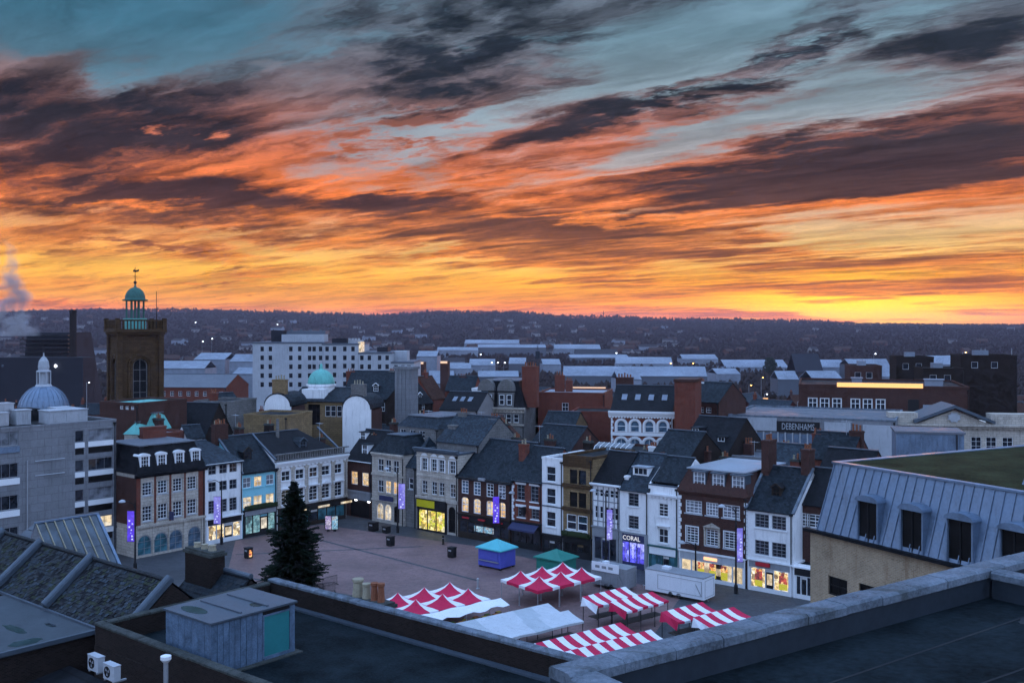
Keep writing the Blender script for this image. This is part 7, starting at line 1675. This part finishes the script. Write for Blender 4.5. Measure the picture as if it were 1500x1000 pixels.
# ---- houses on the hillside and in the valley: small copies of three kinds
def far_house(w, d, hh, ri, m1, m2):
    mb = MB(); mb.box(-w / 2, -d / 2, -3, w / 2, d / 2, hh, 0)
    for x in (-w / 2, w / 2): mb.tri((x, -d / 2, hh), (x, d / 2, hh), (x, 0, hh + ri), 0)
    mb.quad((-w / 2 - .3, -d / 2 - .4, hh - .2), (w / 2 + .3, -d / 2 - .4, hh - .2), (w / 2 + .3, 0, hh + ri), (-w / 2 - .3, 0, hh + ri), 1); mb.quad((w / 2 + .3, d / 2 + .4, hh - .2), (-w / 2 - .3, d / 2 + .4, hh - .2), (-w / 2 - .3, 0, hh + ri), (w / 2 + .3, 0, hh + ri), 1)
    mb.box(w * .3 - .5, -.5, hh, w * .3 + .5, .5, hh + ri + 1.2, 1)
    for k in range(2): mb.box(-w / 2 + w * (k + .35) / 2, -d / 2 - .06, 1, -w / 2 + w * (k + .65) / 2, -d / 2 - .01, 2.6, 2)
    return mb.mesh('hillside_house', [m1, m2, 'pane'])
FH = [(far_house(14, 9, 5.5, 3.5, 'far_wall_pale', 'far_roof'), 'pale gabled house among trees on the far hillside'), (far_house(18, 9, 5.5, 3.5, 'far_wall_brick', 'far_roof_red'), 'brick gabled house among trees on the far hillside'), (far_house(24, 11, 8, 3.5, 'shed_white', 'far_roof'), 'white block of flats among trees on the far hillside')]
bands = ((0, 520, 900, 2900, 150), (520, 1000, 1500, 3000, 95), (1000, 1500, 1500, 3000, 20), (200, 380, 600, 1000, 20), (560, 700, 650, 1100, 12))
for (pa, pb, Ya, Yb, n) in bands:
    for k in range(n):
        px = rg.uniform(pa, pb); Y = Ya + (Yb - Ya) * rg.random() ** 1.3; i = rg.choices((0, 1, 2), (5, 5, 1))[0]; q = on_ground(px, Y)
        o = place('hillside_house', FH[i][0], None, q, rg.uniform(-.8, .8)); tag(o, FH[i][1], 'house', FH[i][1].replace('house', 'houses').replace('block', 'blocks')); o.scale = (rg.uniform(.8, 1.5), 1, rg.uniform(.85, 1.15))
# ---- woods: countless crowns, one mass
def crown_mass(name, label, n, where, hmin, hmax, mat, seed, wide=1.0):
    r = random.Random(seed); V = []; Fc = []
    for _ in range(n):
        q = where(r); hgt = r.uniform(hmin, hmax); w = hgt * r.uniform(.35, .6) * wide
        for c in range(3):
            ox, oy, oz = r.uniform(-.5, .5) * w, r.uniform(-.5, .5) * w, hgt * r.uniform(.35, .75); s = w * r.uniform(.4, .8); b = len(V)
            for d in ((1, 0, 0), (-.5, .8, .1), (-.5, -.8, -.1), (.1, 0, 1.1), (-.1, .1, -1.2)): V.append((q.x + ox + d[0] * s * r.uniform(.7, 1.2), q.y + oy + d[1] * s, q.z + oz + d[2] * s * r.uniform(.8, 1.3)))
            for f in ((0, 1, 3), (1, 2, 3), (2, 0, 3), (1, 0, 4), (2, 1, 4), (0, 2, 4)): Fc.append(tuple(b + i for i in f))
    me = bpy.data.meshes.new(name); me.from_pydata(V, [], Fc); me.materials.append(M(mat)); o = place(name, me); tag(o, label, 'wood'); o['kind'] = 'stuff'; return o
def wh(pa, pb, Ya, Yb, pw=1.0):
    def f(r): px = r.uniform(pa, pb); Y = Ya + (Yb - Ya) * r.random() ** pw; return on_ground(px, Y)
    return f
crown_mass('hill_wood', 'bare winter woods covering the far hillside', 26000, wh(-80, 1580, 1150, 4150), 4, 8, 'far_wood', 1)
crown_mass('ridge_wood', 'line of bare trees along the far ridge', 1500, wh(-80, 1250, 3900, 4250), 7, 17, 'far_wood', 2, .8)
crown_mass('valley_wood', 'tree belts between the valley warehouses', 7000, wh(-60, 1560, 470, 1450, 1.3), 3, 8, 'twig', 3)
# ---- single trees one can make out: bare crowns of twigs, or dark evergreens
def bare_tree_mesh(seed, dense=1.0):
    r = random.Random(seed); tr = MB(); tw = []
    def br(p, d, ln, rad, lv):
        e = p + d * ln; tr.tube(p, e, rad, rad * .65, 5)
        if lv == 0: tw.append(e); return
        for _ in range(3 if lv > 1 else 4):
            nd = (d + Vector((r.uniform(-.8, .8), r.uniform(-.8, .8), r.uniform(-.1, .55)))).normalized(); br(p + d * ln * r.uniform(.6, 1), nd, ln * r.uniform(.55, .75), rad * .55, lv - 1)
    br(Vector((0, 0, -.5)), Vector((0, 0, 1)), 4.2, .32, 4)
    V = []; Fc = []
    for p in tw:
        for _ in range(int(7 * dense)):
            d = Vector((r.gauss(0, 1), r.gauss(0, 1), r.gauss(.3, 1))).normalized() * r.uniform(.5, 1.3); s = d.cross(Vector((r.random(), r.random(), 1))).normalized() * .07; b = len(V); V += [tuple(p - s), tuple(p + s), tuple(p + d)]; Fc.append((b, b + 1, b + 2))
    me = bpy.data.meshes.new('crown'); me.from_pydata(V, [], Fc); me.materials.append(M('twig')); return tr.mesh('trunk', 'bark'), me
def ever_mesh(seed):
    r = random.Random(seed); tr = MB(); tr.lathe([(.3, -1), (.1, 8)], 6); V = []; Fc = []
    for _ in range(1500):
        z = r.random() ** .8 * 8.2 + 1; R = 3.0 * (1 - ((z - 4.2) / 5.4) ** 2) ** .5 if abs(z - 4.2) < 5.4 else .2; a = r.uniform(0, 2 * pi); q = R * r.random() ** .4 * (1 + .25 * sin(3 * a + z)); p = Vector((q * cos(a), q * sin(a), z)); d = Vector((r.gauss(0, 1), r.gauss(0, 1), r.gauss(0, 1))).normalized() * .5; s = d.cross(Vector((r.random(), r.random(), 1))).normalized() * .35; b = len(V); V += [tuple(p - s), tuple(p + s), tuple(p + d * 1.4)]; Fc.append((b, b + 1, b + 2))
    me = bpy.data.meshes.new('crown'); me.from_pydata(V, [], Fc); me.materials.append(M('evergreen')); return tr.mesh('trunk', 'bark'), me
BT = [bare_tree_mesh(s) for s in (1, 2, 3)]; EV = [ever_mesh(s) for s in (4, 5)]
def tree(px, Y, sc_, kind, label):
    q = on_ground(px, Y); t = thing('bare_tree' if kind == 0 else 'evergreen_tree', label, 'tree', q, rg.uniform(0, 6), 'bare trees in the valley' if kind == 0 else 'evergreens in the valley'); m = rg.choice(BT if kind == 0 else EV)
    place('trunk', m[0], t); place('crown', m[1], t); t.scale = (sc_, sc_, sc_ * rg.uniform(.85, 1.15))
for k in range(46): px = rg.choice((rg.uniform(1040, 1240), rg.uniform(860, 1060), rg.uniform(620, 860), rg.uniform(-10, 370))); tree(px, rg.uniform(380, 640), rg.uniform(.7, 1.05), 0, 'bare winter tree among the town roofs')
for (px, Y, s) in ((733, 640, 1.2), (742, 620, 1.3), (752, 650, 1.1), (316, 560, 1.2), (343, 540, 1.1), (326, 600, 1.1), (775, 640, 1.0), (1128, 900, 1.8), (302, 620, .9)): tree(px, Y, s, 1, 'dark rounded evergreen tree in the valley')
for (px, Y, s) in ((52, 470, 1.9), (66, 480, 2.1), (76, 470, 1.8), (36, 460, 1.6)): tree(px, Y, s, 0, 'tall bare tree behind the brewery')
# ---- far mast on the ridge, crane-like pylon in the town
p = on_ground(884, 4050); t = thing('radio_mast', 'tiny radio mast on the far ridge', 'mast', p, 0); mb = MB(); mb.tube((0, 0, 0), (0, 0, height(455, 4050) - p.z), 1.8, 1.0, 6); mb.build('mast', 'iron_black', t); mb = MB(); mb.box(-3, -1, 18, 3, 1, 22); mb.build('aerial', 'iron_black', t)
p = on_ground(787.5, 520); t = thing('lattice_mast', 'slim blue lattice mast rising among the valley sheds', 'mast', p, 0); hh = height(505, 520) - p.z
mb = MB()
for (x, y) in ((-.6, -.6), (.6, -.6), (.6, .6), (-.6, .6)): mb.tube((x, y, 0), (x * .4, y * .4, hh), .10, .07, 5)
for q in range(12): z0, z1 = hh * q / 12, hh * (q + 1) / 12; s0, s1 = .6 - .36 * q / 12, .6 - .36 * (q + 1) / 12; mb.beam((-s0, -s0, z0), (s1, -s1, z1), .08, .08); mb.beam((s0, -s0, z0), (-s1, -s1, z1), .08, .08)
mb.build('lattice', 'slate_blue', t); mb = MB(); mb.box(-1.1, -.4, hh * .78, 1.1, .4, hh * .90); mb.build('aerial', 'slate_blue', t)
# ---- street lamps already lit
lamps = [(719, 531, 900, 'w'), (728, 531, 905, 'w'), (738, 531, 910, 'w'), (703, 519, 1150, 'w'), (728, 500, 1900, 'w'), (981, 532, 900, 'o'), (1014, 532, 905, 'o'), (902, 517, 1300, 'w'), (1311, 525, 330, 'o'), (1410, 516, 330, 'y'), (1280, 518, 600, 'w'), (1073, 565, 420, 'w'), (1097, 564, 425, 'o'), (1076, 573, 400, 'w'), (1103, 575, 400, 'o'), (1120, 577, 395, 'w'), (113, 543, 460, 'w'), (127, 560, 300, 'w'), (286, 472, 2600, 'w'), (310, 496, 1300, 'w'), (296, 500, 1200, 'w'), (1168, 588, 340, 'w'), (406, 475, 2400, 'w'), (1115, 553, 560, 'o'), (344, 578, 300, 'o')]
for k, (px, py, Y, c) in enumerate(lamps):
    q = on_ground(px, Y); z = height(py, Y); base = min(q.z, z - 5); t = thing('street_lamp', 'lit %s street lamp in the valley streets' % ('amber' if c != 'w' else 'white'), 'street lamp', (q.x, q.y, base), 0, 'lit street lamps of the valley'); mb = MB(); mb.tube((0, 0, 0), (0, 0, z - base), .09, .06, 6); mb.tube((0, 0, z - base - .1), (.9, -.3, z - base + .1), .05, .05, 5); mb.build('post', 'steel', t)
    r = max(.16, .55 * Y / 900); mb = MB(); mb.lathe([(.02, -r * .6), (r * .8, -r * .4), (r, 0), (r * .8, r * .4), (.02, r * .6)], 8, .9, -.3); mb.build('lamp_head', 'lamp_white' if c == 'w' else 'lamp_orange' if c == 'o' else 'lamp_warm', t, (0, 0, z - base))
# ---- lit shop and roof strips: sunset glints on roof edges put in as emission
for (a, b, y0, y1, Y, lab) in ((1053, 1110, 580, 585, 330, 'amber lit canopy strip along a low roof left of the brown block'), (1117, 1125, 583, 588, 330, 'small amber lit sign right of the canopy strip'), (838, 887, 567, 571, 215, 'glowing strip put in for the parapet glint on the red brick block'), (645, 655, 529, 532, 420, 'lit strip window beside the white office block'), (596, 620, 530, 533, 420, 'lit roof strip right of the white office block')):
    p = at_depth((a + b) / 2, y1, Y); w = (b - a) / F * Y; t = thing('glow_strip', lab, 'light strip', (p.x, p.y, p.z), radians(-6)); mb = MB(); mb.box(-w / 2, 0, 0, w / 2, .6, max(.3, (y1 - y0) / F * Y)); mb.build('light', 'strip_amber' if 'amber' in lab else 'strip_pale', t); g = terrain_z(p.x, p.y); mb = MB(); mb.box(-w / 2 - .2, .62, g - p.z, w / 2 + .2, 6, max(.3, (y1 - y0) / F * Y) - .1); mb.build('housing', 'brown_brick', t)
# ---- steam from the brewery
def steam():
    m = bpy.data.materials.new('steam'); m.use_nodes = True; m.node_tree.nodes.clear(); t = NT(m.node_tree)
    tc = t.new('ShaderNodeTexCoord'); n = t.noise(tc.outputs['Object'], .16, 5, .62); x, y, z = t.sep(tc.outputs['Object'])
    w = t.math('MULTIPLY', t.math('SUBTRACT', 1.0, t.math('DIVIDE', z, 42.0)), 11.0); wx = t.math('ADD', x, t.math('MULTIPLY', t.math('SUBTRACT', t.noise(t.comb(0.0, 0.0, z), .09, 3, .5), .5), 14.0))
    d = t.vmath('LENGTH', t.comb(t.math('DIVIDE', wx, t.math('MAXIMUM', w, .6)), t.math('DIVIDE', y, 5.0), 0.0))
    fall = t.smooth(d, 1.1, .1); dens = t.math('MULTIPLY', t.smooth(n, .40, .62), fall)
    dens = t.math('MULTIPLY', dens, t.smooth(z, 44.0, 10.0))
    v = t.new('ShaderNodeVolumePrincipled'); v.inputs['Color'].default_value = (.85, .85, .9, 1); t.put(v.inputs['Density'], t.math('MULTIPLY', dens, .55)); v.inputs['Anisotropy'].default_value = .2
    o = t.new('ShaderNodeOutputMaterial'); t.t.links.new(v.outputs[0], o.inputs['Volume']); return m
MATS['steam'] = steam(); p = on_ground(18, 400); z0 = height(492, 400)
mb = MB(); mb.box(-18, -6, 0, 18, 6, 44); o = mb.build('steam_plume', 'steam', None, (p.x, p.y, z0)); tag(o, 'grey plume of steam rising from the brewery', 'steam'); o['kind'] = 'stuff'
# ---- the evening air
hm = bpy.data.materials.new('haze'); hm.use_nodes = True; hm.node_tree.nodes.clear(); t = NT(hm.node_tree); v = t.new('ShaderNodeVolumePrincipled'); v.inputs['Color'].default_value = (.92, .80, 1.0, 1); v.inputs['Density'].default_value = HAZE; v.inputs['Anisotropy'].default_value = .0; o = t.new('ShaderNodeOutputMaterial'); t.t.links.new(v.outputs[0], o.inputs['Volume']); MATS['haze'] = hm
mb = MB(); mb.box(-7600, -7600, -40, 7600, 7600, 125); o = mb.build('haze', 'haze'); tag(o, 'thin bluish evening haze over the whole town', 'haze'); o['kind'] = 'stuff'
# ------------------------------------------------------------------ look-alikes get their place in the picture
ORD = ('first second third fourth fifth sixth seventh eighth ninth tenth eleventh twelfth thirteenth fourteenth fifteenth sixteenth seventeenth eighteenth nineteenth twentieth').split()
ORD += ['twenty-' + w for w in ORD[:9]] + ['thirtieth'] + ['thirty-' + w for w in ORD[:9]] + ['fortieth'] + ['forty-' + w for w in ORD[:9]]
same = {}
for o in sc.objects:
    if o.parent is None and 'label' in o: same.setdefault(o['label'], []).append(o)
for lab, lst in same.items():
    if 1 < len(lst) <= 49:
        for k, o in enumerate(sorted(lst, key=lambda o: o.location.x / max(o.location.y, 1))): o['label'] = lab + ', ' + ORD[k] + ' from the left'
